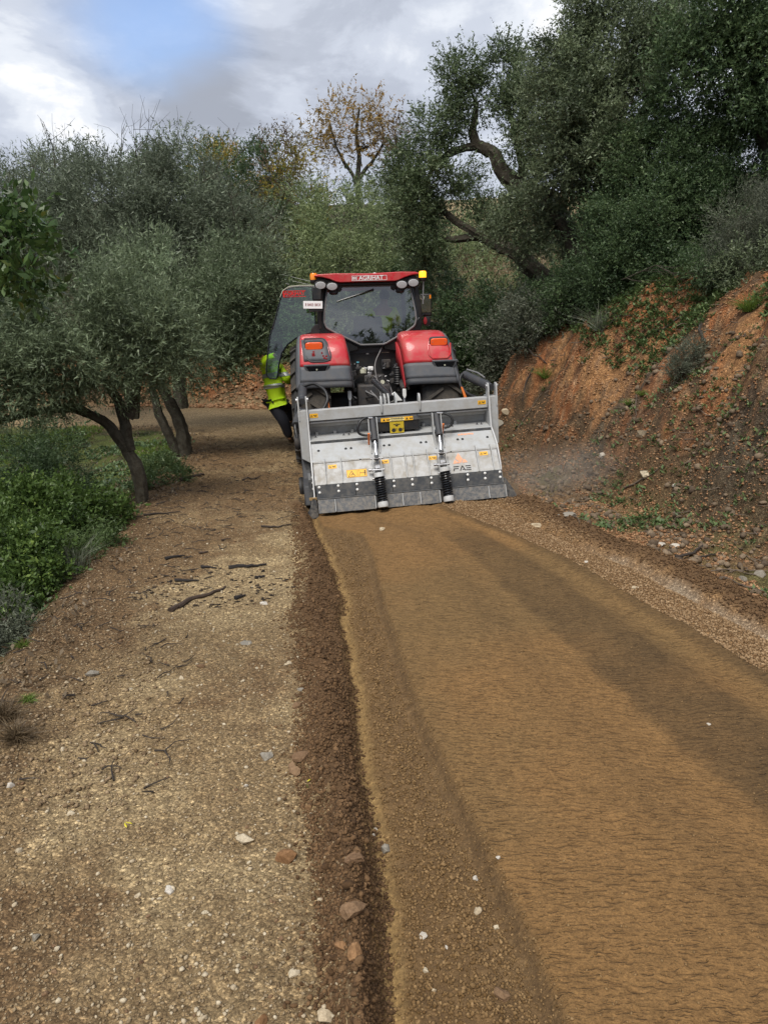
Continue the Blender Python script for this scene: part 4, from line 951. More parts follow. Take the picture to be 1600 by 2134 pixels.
FP = [(1.05, 1.50), (0.85, 1.82), (0.5, 2.03), (0.1, 2.12), (-0.3, 2.125), (-0.58, 2.09), (-0.76, 2.00), (-0.86, 1.85), (-0.92, 1.66), (-0.98, 1.42), (-1.01, 1.32)]
FP = [FP[0]] + FP
def resample(P, n):
    P = np.array(P); d = np.concatenate([[0], np.cumsum(np.linalg.norm(np.diff(P, axis=0), axis=1))]); t = np.linspace(0, d[-1], n)
    return np.stack([np.interp(t, d, P[:, k]) for k in range(P.shape[1])], 1)
FR = resample(FP[1:], 60)
for _ in range(3): FR[1:-1] = (FR[:-2] + 2 * FR[1:-1] + FR[2:]) / 4
def fender_y(z):
    m = FR[:, 0] < -0.2; a = FR[m]; return float(np.interp(-z, -a[:, 1], a[:, 0]))
def make_fender(sx):
    nv = 33; parts = {'upper': MB(), 'lower': MB(), 'hem': MB(), 'trim': MB()}
    N = np.zeros_like(FR); T_ = np.gradient(FR, axis=0); T_ /= np.linalg.norm(T_, axis=1)[:, None]
    N[:, 0] = T_[:, 1]; N[:, 1] = -T_[:, 0]          # outward normal of the profile
    if N[20, 1] < 0: N = -N
    rows = []
    for i, (y, z) in enumerate(FR):
        k = min(1, max(0, (2.1 - z) / 0.75)) if y < 0 else 0
        sh = 0.05 * k
        xi = 0.405 if True else 0; xo = 1.20 + 0.10 * k
        xi -= 0.0 * k
        if sx < 0: a, b = -xo + sh * 1.2, -xi + sh * 1.5
        else: a, b = xi + sh * 1.5, xo + sh * 1.2
        row = []
        for j in range(nv):
            v = j / (nv - 1); u = abs(2 * v - 1) ** 1.0
            off = 0.17 * (1 - (max(0, 1 - u ** 6)) ** (1 / 3.0))
            vv = 0.5 + (v - 0.5) * 1.0
            row.append((a + (b - a) * vv, y - N[i, 0] * off, z - N[i, 1] * off))
        rows.append(row)
    def put(mb, r0, r1, c0, c1): mb.grid([rows[i][c0:c1 + 1] for i in range(r0, r1 + 1)])
    zs = FR[:, 1]; low = min(i for i in range(30, 60) if zs[i] < 1.655); hem = min(i for i in range(30, 60) if zs[i] < 1.43)
    oc = (0, 3) if sx < 0 else (nv - 4, nv - 1); ic = (3, nv - 1) if sx < 0 else (0, nv - 4)
    put(parts['upper'], 0, low, *ic); put(parts['lower'], low, hem, *ic); put(parts['hem'], hem, 59, *ic); put(parts['trim'], 0, 59, *oc)
    f = parts['upper'].build('fender', K['red'], TR, solid=0.012, ang=50)
    parts['lower'].build('lower_panel', K['grey'], f, solid=0.014, ang=50)
    parts['hem'].build('mud_flap', K['grey_dark'], f, solid=0.016, ang=50)
    parts['trim'].build('fender_trim', K['grey'], f, solid=0.012, ang=50)
    # inner side wall
    w_ = MB(); xin = rows[0][0][0] if sx > 0 else rows[0][-1][0]
    c0 = [rows[i][-1 if sx < 0 else 0] for i in range(60)]
    w_.grid([[p for p in c0], [(p[0] + 0.02 * sx, p[1] * 0.55, 1.05 + (p[2] - 1.05) * 0.5) for p in c0]])
    w_.build('inner_panel', K['red_flat'] if sx > 0 else K['grey_dark'], f, solid=0.01)
    cx = -0.915 if sx < 0 else 1.01; yl = fender_y(1.955) - 0.012
    l = MB(); pz = [(0.13 * math.copysign(abs(math.cos(a)) ** 0.4, math.cos(a)), 0.055 * math.copysign(abs(math.sin(a)) ** 0.45, math.sin(a))) for a in np.linspace(0, 2 * math.pi, 28, endpoint=False)]
    rot = Euler((R(14), 0, 0)).to_matrix().to_4x4()
    TM = Matrix.Translation((cx, yl, 1.955)) @ rot
    MB().prism([(p[0] * 1.10, p[1] * 1.18) for p in pz], 'y', -0.03, 0.035).build('lamp_housing', K['grey_dark'], TR, M=TM, bevel=0.004)
    tl = MB().prism(pz, 'y', -0.055, -0.03).build('tail_light', K['taillight'], TR, M=TM, bevel=0.008)
    for k in (-1, 1): MB().box((k * 0.10, -0.057, 0), (0.012, 0.004, 0.012)).build('lens_screw', K['steel'], tl, M=TM)
    # raised surround, and grab recess below
    oc_ = [(-.20, .10), (-.19, .15), (.10, .15), (.15, .10), (.21, -.10), (.19, -.165), (.12, -.19), (-.10, -.19), (-.16, -.15)]
    if sx > 0: oc_ = [(-.15, .05), (-.17, -.05), (-.16, -.15), (-.11, -.20), (.12, -.20), (.17, -.14), (.18, .02)]
    pth = []
    for (a, b) in oc_ + ([oc_[0]] if sx < 0 else []):
        z_ = 1.90 + b; pth.append((cx + (0.045 if sx < 0 else 0) + a * (1 if sx < 0 else 1), fender_y(z_) - 0.006, z_))
    MB().tube(resample(pth, 30), 0.013, 6, cap=(sx > 0)).build('raised_rib', K['grey_dark'] if sx < 0 else K['red'], f)
    if sx < 0:
        g_ = MB(); rr = []
        for t in np.linspace(0, 1, 8):
            z_ = 2.04 - t * 0.32; w0 = -1.11 + 0.03 * t; w1 = -0.73 + 0.06 * t
            rr.append([(w0 + (w1 - w0) * k / 6, fender_y(z_) - 0.005, z_) for k in range(7)])
        g_.grid(rr).build('plate_holder', K['grey'], f, solid=0.004)
        for (x0, z0, w, h) in ((-0.93, 1.80, 0.045, 0.085), (-0.925, 1.855, 0.028, 0.03), (-0.80, 1.83, 0.02, 0.05), (-0.78, 1.79, 0.025, 0.03), (-0.765, 1.76, 0.035, 0.028), (-0.735, 1.785, 0.03, 0.03), (-0.74, 1.75, 0.028, 0.018)):
            MB().box((x0, fender_y(z0) - 0.010, z0), (w, 0.004, h), (R(18), 0, 0)).build('faded_mark', K['red_flat'], f)
    gx_ = -0.89 if sx < 0 else 1.08; zc = 1.595
    yy = fender_y(zc)
    gm = Matrix.Translation((gx_, yy - 0.004, zc)) @ Euler((R(14), 0, 0)).to_matrix().to_4x4()
    gp = [(-.165, .055), (.165, .055), (.11, -.055), (-.10, -.055)]
    MB().prism([(a * 1.22, b * 1.35) for a, b in gp], 'y', -0.006, 0.03).build('grab_frame', K['grey'], TR, M=gm, bevel=0.006)
    ob = MB().prism(gp, 'y', -0.009, 0.02).build('grab_recess', K['blackgl'], f, M=gm)
    MB().cyl((0, -0.016, 0.0), (0, -0.008, 0.0), 0.013, 12).build('socket_button', K['cream'], TR, M=gm)
make_fender(-1); make_fender(1)

def make_wheel(x, y, z, rad, wd, rimr, lugs, sx, z0=0.0):
    """tyre with chevron lugs, and rim"""
    w = empty('wheel', (x, y, z)); w.parent = TR
    mb = MB(); h = wd / 2; rt = rad - 0.05
    prof = [(rimr, -h * 0.72), (rimr + 0.06, -h * 0.92), (rimr + (rt - rimr) * 0.55, -h), (rt - 0.06, -h * 0.96), (rt, -h * 0.80), (rt + 0.012, 0), (rt, h * 0.80), (rt - 0.06, h * 0.96), (rimr + (rt - rimr) * 0.55, h), (rimr + 0.06, h * 0.92), (rimr, h * 0.72)]
    mb.lathe(prof, n=64, axis='x')
    for s_ in (-1, 1):
        for k in range(lugs):
            a0 = 2 * math.pi * (k + (0.5 if s_ > 0 else 0)) / lugs; P = []
            for t in np.linspace(0, 1, 5):
                a = a0 + t * 0.22 * (1.0 / rad); xx = s_ * h * (-0.06 + 1.04 * t); rb_ = rt - (0.10 if t > .95 else 0.0)
                P.append((a, xx, rb_))
            vs = []; hw = 0.026 / rad
            for a, xx, rb_ in P:
                top = rad - (0.035 if abs(xx) > h * 0.9 else 0)
                for da, r_ in ((-hw * 1.3, rb_ - 0.01), (-hw, top), (hw, top), (hw * 1.3, rb_ - 0.01)):
                    vs.append((xx, r_ * math.cos(a + da), r_ * math.sin(a + da)))
            fs = []
            for i in range(4):
                for j in range(3): fs.append((i * 4 + j, i * 4 + j + 1, i * 4 + j + 5, i * 4 + j + 4))
            fs += [(0, 3, 2, 1), (16, 17, 18, 19)]
            mb.add(vs, fs)
    mb.build('tyre', K['rubber'], w, ang=30)
    r_ = MB().lathe([(rimr, -h * 0.7), (rimr - 0.03, -h * 0.6), (rimr - 0.05, 0.1), (0.16, 0.16), (0.12, 0.26), (0.0001, 0.27)] if sx > 0 else [(rimr, h * 0.7), (rimr - 0.03, h * 0.6), (rimr - 0.05, -0.1), (0.16, -0.16), (0.12, -0.26), (0.0001, -0.27)], n=40, axis='x')
    r_.build('rim', K['rim'], w)
    return w
make_wheel(-1.0, 0, 0.97, 0.98, 0.62, 0.50, 22, -1); make_wheel(1.04, 0, 0.97, 0.98, 0.62, 0.50, 22, 1)
make_wheel(-0.95, 2.95, 0.72, 0.74, 0.50, 0.36, 20, -1); make_wheel(0.95, 2.95, 0.72, 0.74, 0.50, 0.36, 20, 1)

# body
MB().box((0, 1.2, 1.0), (0.52, 3.6, 0.62)).build('chassis', K['cast'], TR, bevel=0.03)
MB().tube([(-0.75, 0, 0.97), (0.78, 0, 0.97)], [0.19, 0.19], 20).build('rear_axle', K['cast'], TR)
MB().tube([(-0.8, 2.95, 0.72), (0.8, 2.95, 0.72)], 0.10, 14).build('front_axle', K['cast'], TR)
bon = [(-0.45, 1.15), (-0.48, 1.6), (-0.40, 1.92), (-0.25, 2.0), (0.25, 2.0), (0.40, 1.92), (0.48, 1.6), (0.45, 1.15)]
MB().prism(bon, 'y', 1.75, 4.15).build('bonnet', K['red'], TR, bevel=0.05)
MB().box((0, 4.18, 1.5), (0.6, 0.08, 0.55)).build('grille', K['black'], TR, bevel=0.02)
# cab shell
MB().prism([(-0.44, 2.10), (0.50, 2.10), (0.50, 1.0), (-0.40, 1.0)], 'y', -0.105, 0.02).build('rear_bulkhead', K['black'], TR, bevel=0.01)
cabin = MB(); cabin.box((-0.0, 0.75, 1.46), (1.45, 1.5, 0.10)); cabin.build('cab_floor', K['interior'], TR)
def frame_bar(path, r, name='cab_pillar', m='black', flat=1.0, n=8): return MB().tube(path, r, n, flat=flat).build(name, K[m], TR)
for sx in (-1, 1):
    frame_bar([(sx * 0.74, -0.13, 2.86), (sx * 0.79, -0.14, 2.5), (sx * 0.80, -0.13, 2.22), (sx * 0.72, -0.12, 2.05)], 0.055)
    frame_bar([(sx * 0.78, 1.55, 1.5), (sx * 0.72, 1.45, 2.85)], 0.035)
    frame_bar([(sx * 0.76, -0.1, 2.86), (sx * 0.74, 1.45, 2.86)], 0.04, 'roof_rail')
    frame_bar([(sx * 0.80, 0.0, 1.50), (sx * 0.79, 1.55, 1.50)], 0.04, 'sill')
frame_bar([(-0.74, -0.13, 2.87), (0.74, -0.13, 2.87)], 0.05, 'roof_rail')
frame_bar([(-0.72, 1.46, 1.52), (0.72, 1.46, 1.52)], 0.04, 'sill')
wp = [(-.665, 2.80), (-.60, 2.835), (.60, 2.835), (.665, 2.80), (.735, 2.42), (.745, 2.30), (.715, 2.20), (.60, 2.125), (.215, 1.925), (-.165, 1.925), (-.575, 2.135), (-.70, 2.21), (-.735, 2.30), (-.725, 2.42)]
wy = lambda z: -0.165 - 0.10 * (2.85 - z)
rear = MB(); rear.v = [(x, wy(z), z) for x, z in wp]; rear.f = [tuple(range(len(wp)))]
rw = rear.build('rear_window', K['glass'], TR, smooth=False)
seal = resample([(x, wy(z) - 0.008, z) for x, z in wp + [wp[0]]], 90)
MB().tube(seal, 0.014, 6, cap=False).build('seal_highlight', K['hose_grey'], rw)  # grey tube painting the light highlight that runs along the black seal
seal2 = resample([(x * 1.035, wy(z) + 0.003, 2.4 + (z - 2.4) * 1.035) for x, z in wp + [wp[0]]], 90)
MB().tube(seal2, 0.016, 6, cap=False).build('window_gasket', K['blackgl'], rw)
# black corner panels filling between window and fenders
for sx in (-1, 1):
    q = [(sx * 0.80, 2.34), (sx * 0.745, 2.28), (sx * 0.60, 2.11), (sx * 0.21, 1.90), (sx * 0.21, 1.85), (sx * 0.45, 1.80), (sx * 0.83, 2.02)]
    MB().prism(q, 'y', -0.235, -0.09).build('corner_panel', K['blackgl'], TR, bevel=0.008)
ws = MB().grid([[(-0.70, 1.50, 1.75), (0.70, 1.50, 1.75)], [(-0.68, 1.42, 2.84), (0.68, 1.42, 2.84)]]).build('windscreen', K['clearglass'], TR, smooth=False)
MB().grid([[(0.79, 0.0, 1.9), (0.78, 1.5, 1.6)], [(0.755, 0.0, 2.84), (0.73, 1.42, 2.84)]]).build('side_window', K['clearglass'], TR, smooth=False)
# roof
rt_ = [(-.86, 3.005), (-.80, 3.022), (-.55, 3.03), (0, 3.015), (.5, 3.03), (.73, 3.022), (.79, 3.005), (.78, 2.985), (.68, 2.978), (.56, 2.945), (.46, 2.905), (.40, 2.893), (-.45, 2.893), (-.52, 2.905), (-.62, 2.948), (-.74, 2.98), (-.85, 2.988)]
roof = MB().prism(rt_, 'y', -0.34, 1.62).build('roof', K['red'], TR, bevel=0.012)
ub = [(-.80, 2.977), (-.73, 2.972), (-.62, 2.94), (-.52, 2.898), (-.45, 2.886), (.40, 2.886), (.46, 2.898), (.56, 2.938), (.68, 2.970), (.75, 2.975), (.79, 2.93), (.76, 2.85), (.62, 2.80), (.50, 2.835), (.40, 2.85), (-.45, 2.85), (-.55, 2.835), (-.66, 2.80), (-.80, 2.85), (-.83, 2.93)]
MB().prism(ub, 'y', -0.26, 1.55).build('roof_underside', K['black'], TR, bevel=0.01)
text_mesh('AGRIHAT', 0.090, 'lettering', K['white'], roof, Matrix.Translation((0.03, -0.345, 2.947)) @ Euler((R(90), 0, 0)).to_matrix().to_4x4(), sx=1.0, bold=0.0018)
# small three-spray emblem in its frame
emb = MB()
for dx in (-0.27, -0.195): emb.box((dx, -0.344, 2.947), (0.006, 0.004, 0.075))
for dz in (-0.035, 0.035): emb.box((0, -0.344, 2.947 + dz), (0.55, 0.004, 0.006))
emb.box((0.275, -0.344, 2.947), (0.006, 0.004, 0.075))
for dx in (-0.252, -0.233, -0.213): emb.box((dx, -0.344, 2.957), (0.012, 0.004, 0.022)); emb.box((dx, -0.344, 2.932), (0.010, 0.004, 0.014))
emb.box((-0.233, -0.344, 2.944), (0.055, 0.004, 0.006))
emb.build('emblem', K['white'], roof)
MB().tube([(-0.12, 0.3, 3.02), (-0.08, 0.3, 3.05), (0.02, 0.3, 3.055), (0.06, 0.3, 3.02)], 0.007, 5).build('roof_cable', K['hose_grey'], TR)
ant = MB(); ant.lathe([(0.035, 3.01), (0.04, 3.035), (0.03, 3.055), (0.001, 3.065)], (0.13, 0.2, 0), 14); ant.build('antenna_dome', K['white'], TR)
for k, (x, z) in enumerate(((-0.765, 2.885), (-0.585, 2.862), (0.515, 2.862), (0.70, 2.885))):
    lampb = MB().lathe([(0.085, 0.0), (0.10, -0.05), (0.10, -0.09), (0.09, -0.10)], (0, 0, 0), 24, 'y')
    LM = Matrix.Translation((x, -0.22, z)) @ Euler((R(16), 0, 0)).to_matrix().to_4x4() @ Matrix.Diagonal((1, 1, 0.68, 1))
    b_ = lampb.build('work_light', K['black'], TR, M=LM)
    MB().lathe([(0.084, -0.098), (0.075, -0.108), (0.001, -0.112)], (0, 0, 0), 24, 'y').build('lens', K['lamp'], b_, M=LM)
for x in (-0.47, 0.40):
    MB().prism([(-0.05, 0.06), (0.05, 0.06), (0.04, -0.03), (0, -0.06), (-0.04, -0.03)], 'y', -0.02, 0.02).build('hinge', K['black'], TR, M=Matrix.Translation((x, -0.20, 2.82)), bevel=0.006)
for x in (-0.56, 0.50):
    MB().lathe([(0.06, 0.0), (0.075, 0.02), (0.075, 0.10), (0.05, 0.13)], (x, -0.16, 2.72), 14).build('speaker_pod', K['black'], TR, M=None)
wip = MB(); wip.tube([(-0.52, wy(2.6) - 0.03, 2.61), (-0.2, wy(2.7) - 0.045, 2.70), (0.06, wy(2.78) - 0.035, 2.775)], [0.009, 0.013, 0.017], 6); wip.lathe([(0.02, -0.05), (0.02, 0.0)], (0.06, wy(2.78), 2.775), 12, 'y'); wip.build('wiper', K['blackgl'], TR)
# beacons
def beacon(x, z, lens, r):
    b_ = MB().tube([(x, -0.16, z - 0.45), (x + 0.01, -0.18, z - 0.1)], 0.012, 8).build('beacon_stalk', K['steel'], TR)
    MB().lathe([(0.045, z - 0.10), (r, z - 0.07), (r, z - 0.045)], (x, -0.18, 0), 20).build('beacon_base', K['black'], b_)
    MB().lathe([(r * 0.97, z - 0.045), (r * 1.0, z + 0.03), (r * 0.80, z + 0.055), (0.001, z + 0.06)], (x, -0.18, 0), 24).build('beacon_lens', K[lens], b_)
beacon(0.868, 2.985, 'amber_lit', 0.060); beacon(-0.865, 2.995, 'amber', 0.060)
MB().tube([(0.80, -0.1, 2.75), (0.84, -0.1, 2.62), (0.90, 0.0, 2.60), (0.93, 0.1, 2.66)], 0.006, 5).build('beacon_cable', K['cream'], TR)
# mirrors
mr = MB().box((0.97, 0.28, 2.53), (0.20, 0.09, 0.36)).build('mirror', K['black'], TR, bevel=0.02)
MB().box((0.972, 0.232, 2.545), (0.165, 0.006, 0.27)).build('mirror_glass', K['chrome'], mr)
MB().box((1.045, 0.235, 2.66), (0.025, 0.02, 0.06)).build('indicator', K['amber'], mr)
MB().tube([(0.78, 0.1, 2.30), (0.9, 0.2, 2.36), (0.96, 0.26, 2.40)], 0.016, 6).build('mirror_arm', K['black'], mr)
m2 = MB().lathe([(0.001, -0.03), (0.085, -0.01), (0.085, 0.02), (0.06, 0.05)], (0, 0, 0), 20, 'y').build('wide_angle_mirror', K['black'], mr, M=Matrix.Translation((0.985, 0.26, 2.27)) @ Matrix.Diagonal((0.8, 1, 1, 1)))
MB().lathe([(0.001, -0.036), (0.05, -0.028), (0.055, -0.02)], (0, 0, 0), 18, 'y').build('mirror_back', K['red_flat'], m2, M=Matrix.Translation((0.955, 0.255, 2.275)) @ Matrix.Diagonal((0.6, 1, 1.1, 1)))
# number plate on its bracket
pl = MB().box((-0.90, -0.36, 2.565), (0.300, 0.006, 0.115), (R(-4), R(2), R(-2))).build('number_plate', mat('plate_white', (0.78, 0.76, 0.75), 0.45), TR, bevel=0.002)
text_mesh('E 8403 BKX', 0.060, 'plate_lettering', mat('plate_print', (0.38, 0.22, 0.22), 0.6), pl, Matrix.Translation((-0.90, -0.366, 2.566)) @ Euler((R(90), R(2), R(-2))).to_matrix().to_4x4(), sx=0.82, bold=0.001)
MB().box((-0.86, -0.33, 2.485), (0.22, 0.04, 0.045)).build('plate_bracket', K['black'], TR, bevel=0.004)
MB().box((-0.83, -0.26, 2.74), (0.15, 0.10, 0.22)).build('socket_box', K['black'], TR, bevel=0.02)
MB().tube([(-0.80, -0.24, 2.48), (-0.80, -0.22, 2.20)], 0.028, 8).build('plate_post', K['black'], TR)
MB().prism([(-0.95, 2.12), (-0.95, 2.20), (-0.88, 2.27), (-0.78, 2.26), (-0.73, 2.12)], 'y', -0.22, -0.14).build('hinge_bracket', K['black'], TR, bevel=0.01)
# open door
dp = [(-.86, 2.86), (-1.10, 2.868), (-1.27, 2.855), (-1.36, 2.80), (-1.41, 2.70), (-1.50, 2.42), (-1.62, 2.10), (-1.66, 1.90), (-1.71, 1.60), (-1.715, 1.50), (-1.68, 1.44), (-1.55, 1.425), (-1.525, 1.50), (-1.50, 1.66), (-1.44, 1.84), (-1.34, 1.97), (-1.18, 2.075), (-1.0, 2.13), (-.88, 2.15)]
dy = lambda x, z: -0.02 - 0.06 * (x + .86) - 0.09 * (2.87 - z)
dm = MB(); dm.v = [(x, dy(x, z), z) for x, z in dp]; dm.f = [tuple(range(len(dp)))]
# a gently curved pane: fan of strips between the two outlines
Lft = resample([(x, dy(x, z), z) for x, z in dp[:11]], 26); Rgt = resample([(x, dy(x, z), z) for x, z in dp[::-1][:9]], 26)
pane = MB(); top = resample([(x, dy(x, z), z) for x, z in dp[:3]], 26)
pane.v = dm.v; pane.f = dm.f
door = MB().tube(resample([(x, dy(x, z), z) for x, z in dp + [dp[0]]], 80), 0.013, 6, cap=False).build('door', K['blackgl'], TR)
bm_ = bmesh.new(); vs_ = [bm_.verts.new(p) for p in dm.v]; bm_.faces.new(vs_); bmesh.ops.triangulate(bm_, faces=bm_.faces); me_ = bpy.data.meshes.new('pane'); bm_.to_mesh(me_); bm_.free(); me_.materials.append(K['doorglass']); link('pane', me_, door)
MB().tube([(-.88, dy(-.88, 2.87) - .01, 2.875), (-1.10, dy(-1.1, 2.87) - .01, 2.884), (-1.27, dy(-1.27, 2.86) - .01, 2.870), (-1.37, dy(-1.36, 2.8) - .01, 2.81), (-1.42, dy(-1.4, 2.7) - .01, 2.71)], 0.006, 5).build('door_edge', K['cream'], door)
MB().tube([(-1.69, dy(-1.69, 1.8) + 0.02, 1.80), (-1.62, dy(-1.62, 1.86) + 0.02, 1.86), (-1.45, dy(-1.45, 1.83) + 0.02, 1.83)], 0.010, 6).build('door_handle', K['black'], door)
text_mesh('AGRIHAT', 0.085, 'door_lettering', mat('red_sticker', (0.65, 0.02, 0.02), 0.4), door, Matrix.Translation((-1.185, dy(-1.18, 2.75) - 0.02, 2.755)) @ Euler((R(90), 0, R(-3))).to_matrix().to_4x4(), sx=0.90, bold=0.002)
sf = MB(); 
for (x, z, w_, h_) in ((-1.185, 2.80, 0.36, 0.008), (-1.185, 2.71, 0.36, 0.008), (-1.36, 2.755, 0.02, 0.09)): sf.box((x, dy(x, z) - 0.018, z), (w_, 0.004, h_))
sf.build('sticker_frame', MATS['red_sticker'], door)
# inside the cab
st = MB().box((0.02, 0.55, 2.08), (0.50, 0.12, 0.62), (R(-8), 0, 0)); st.build('seat_back', K['seat'], TR, bevel=0.05)
MB().box((0.02, 0.78, 1.76), (0.50, 0.46, 0.14)).build('seat_cushion', K['seat'], TR, bevel=0.04)
MB().box((0.02, 0.75, 1.60), (0.35, 0.35, 0.22)).build('seat_pedestal', K['interior'], TR)
MB().box((0.45, 0.85, 1.95), (0.16, 0.7, 0.12)).build('armrest', K['interior'], TR, bevel=0.03)
MB().tube([(0.03, 1.30, 1.55), (0.03, 1.12, 2.15)], 0.045, 10).build('steering_column', K['interior'], TR)
sw = [(0.03 + 0.20 * math.cos(a), 1.10 + 0.07 * math.sin(a), 2.17 + 0.19 * math.sin(a)) for a in np.linspace(0, 2 * math.pi, 25)]
MB().tube(sw, 0.014, 6, cap=False).build('steering_wheel', K['black'], TR)
# rear hitch and hydraulics
hy = MB(); hy.box((0.03, -0.30, 1.20), (0.34, 0.22, 0.50)); hy.box((0.05, -0.35, 0.85), (0.30, 0.20, 0.3)); hy.build('valve_block', K['cast'], TR, bevel=0.02)
rng_ = random.Random(4)
for i in range(4):
    for j in range(3):
        x = -0.11 + 0.085 * i; z = 1.12 + 0.11 * j
        cpl = MB().lathe([(0.030, 0), (0.030, -0.05), (0.022, -0.055), (0.022, -0.08), (0.028, -0.08), (0.028, -0.095)], (x, -0.40, z), 14, 'y').build('coupler', K['steel'] if (i + j) % 4 == 0 else K['cast'], TR)
        if (i + j) % 3 != 0: MB().lathe([(0.033, -0.10), (0.033, -0.125)], (x, -0.40, z), 14, 'y').build('dust_cap', K[['black', 'hose_grey', 'black', 'cream'][(i * 3 + j) % 4]], cpl)
vb = MB().box((-0.15, -0.34, 1.52), (0.10, 0.10, 0.09)).build('brake_valve', K['cream'], TR, bevel=0.01)
vb2 = MB().box((-0.03, -0.36, 1.55), (0.09, 0.10, 0.07)).build('coupling_head', K['white'], TR, bevel=0.015); MB().box((-0.05, -0.36, 1.47), (0.07, 0.08, 0.06)).build('coupling_body', K['steel'], TR, bevel=0.01)
MB().tube([(-0.42, -0.25, 1.47), (-0.30, -0.28, 1.50), (-0.235, -0.30, 1.53), (-0.23, -0.30, 1.62)], 0.020, 8).build('grab_bar', K['hose_grey'], TR)
MB().box((-0.23, -0.305, 1.655), (0.04, 0.03, 0.02)).build('blue_cap', mat('blue_cap', (0.12, 0.40, 0.50), 0.5), TR)
for x in (-0.40, -0.33, -0.27): MB().cyl((x, -0.125, 1.62), (x, -0.105, 1.62), 0.008, 8).build('bolt', K['white'], TR)
MB().box((-0.055, -0.108, 1.80), (0.040, 0.004, 0.062)).build('label_sticker', K['white'], TR)
MB().box((0.235, -0.108, 1.815), (0.125, 0.004, 0.062)).build('label_sticker', K['cream'], TR)
MB().prism([(-0.42, 1.78), (0.50, 1.80), (0.50, 1.87), (-0.42, 1.86)], 'y', -0.125, -0.10).build('bulkhead_lip', K['grey_dark'], TR, bevel=0.004)
MB().box((0.24, -0.16, 1.60), (0.15, 0.06, 0.16)).build('socket_panel', K['cast'], TR, bevel=0.01)
for i in range(6): MB().lathe([(0.014, 0), (0.014, -0.02)], (0.19 + 0.05 * (i % 3), -0.19, 1.57 + 0.06 * (i // 3)), 10, 'y').build('socket', K['black'], TR)
def hose(pts, r, m='hose', name='hydraulic_hose', n=24):
    P = resample(pts, n)
    for _ in range(3): P[1:-1] = (P[:-2] + 2 * P[1:-1] + P[2:]) / 4
    return MB().tube(P, r, 7).build(name, K[m], TR)
hose([(0.24, -0.17, 2.0), (0.15, -0.22, 1.82), (0.06, -0.33, 1.68), (0.03, -0.42, 1.58), (0.06, -0.5, 1.35), (0.10, -0.7, 1.12)], 0.009, 'hose_grey')
for (x0, z0, sd, m) in ((-0.11, 1.23, -1, 'hose_grey'), (-0.03, 1.23, -1, 'hose_grey'), (-0.11, 1.12, -1, 'hose'), (0.14, 1.23, 1, 'hose_grey'), (0.14, 1.12, 1, 'hose_grey'), (0.10, 1.33, 1, 'hose')):
    hose([(x0, -0.50, z0), (x0 + 0.03 * sd, -0.62, z0 - 0.02), (0.06 + 0.05 * sd, -0.75, 1.14), (0.06 + 0.01 * sd, -0.9, 1.08)], 0.012, m)
hose([(0.20, -0.3, 1.38), (0.26, -0.5, 1.28), (0.28, -0.75, 1.12), (0.20, -0.95, 1.02), (0.14, -1.0, 1.0)], 0.012, 'hose_grey')
hose([(0.17, -0.42, 1.45), (0.24, -0.5, 1.30), (0.26, -0.7, 1.18), (0.16, -0.95, 1.06)], 0.010, 'hose')
for x in (0.0, 0.055): MB().prism([(-0.02, -0.018), (0.02, -0.018), (0, 0.02)], 'y', 0, 0.004).build('hazard_mark', K['yellow'], TR, M=Matrix.Translation((x, -0.42, 1.235)))
for sx in (-1, 1):
    xc = 0.03 + sx * 0.43
    la = MB(); la.tube([(xc, 0.1, 1.25), (xc, -0.45, 1.32), (xc, -0.72, 1.24)], [0.06, 0.055, 0.04], 8); la.build('lift_arm', K['cast'], TR, bevel=0.01)
    MB().tube([(xc, -0.74, 1.24), (xc, -0.80, 0.95), (xc + sx * .02, -0.85, 0.70)], [0.020, 0.018, 0.02], 8).build('lift_rod', K['steel'], TR)
    MB().prism([(-0.028, 0.07), (0.028, 0.07), (0.03, -0.03), (0.012, -0.075), (-0.012, -0.075), (-0.03, -0.03)], 'y', -0.02, 0.02).build('lift_clevis', K['white'], TR, M=Matrix.Translation((xc, -0.80, 1.17)), bevel=0.006)
    MB().tube([(xc * 0.9, 0.1, 0.70), (xc, -0.9, 0.62), (xc, -1.15, 0.62)], [0.05, 0.045, 0.045], 8).build('lower_link', K['cast'], TR)
    MB().tube([(xc + sx * 0.02, -0.1, 1.85), (xc + sx * 0.02, -0.3, 1.45), (xc + sx * 0.04, -0.5, 1.2)], 0.04, 10).build('lift_cylinder', K['cast'], TR)
cl_ = MB()
for _ in range(46):
    x = rng_.uniform(-0.42, 0.50); z = rng_.uniform(0.85, 1.62)
    if -0.2 < x < 0.25 and z > 1.0 and rng_.random() < 0.5: continue
    cl_.box((x, -0.22 - rng_.random() * 0.15, z), (rng_.uniform(.02, .12), rng_.uniform(.04, .12), rng_.uniform(.02, .09)), (0, rng_.uniform(-.5, .5), 0))
tag(cl_.build('hitch_fittings', K['cast'], TR, bevel=0.004), kind='stuff')
sp_ = MB()
for _ in range(34):
    x = rng_.uniform(-0.40, 0.48); z = rng_.uniform(0.95, 1.62); a_ = rng_.uniform(-1.2, 1.2); l_ = rng_.uniform(.02, .06)
    sp_.tube([(x, -0.42, z), (x + l_ * math.cos(a_), -0.43, z + l_ * math.sin(a_))], 0.006, 6)
tag(sp_.build('pipe_ends', K['steel'], TR), kind='stuff')
bl_ = MB(); 
for k in range(8): bl_.lathe([(0.055, 0), (0.07, 0.018), (0.055, 0.036)], (0.40, -0.42, 1.28 + 0.036 * k), 16)
bl_.build('rubber_bellows', K['hose'], TR)
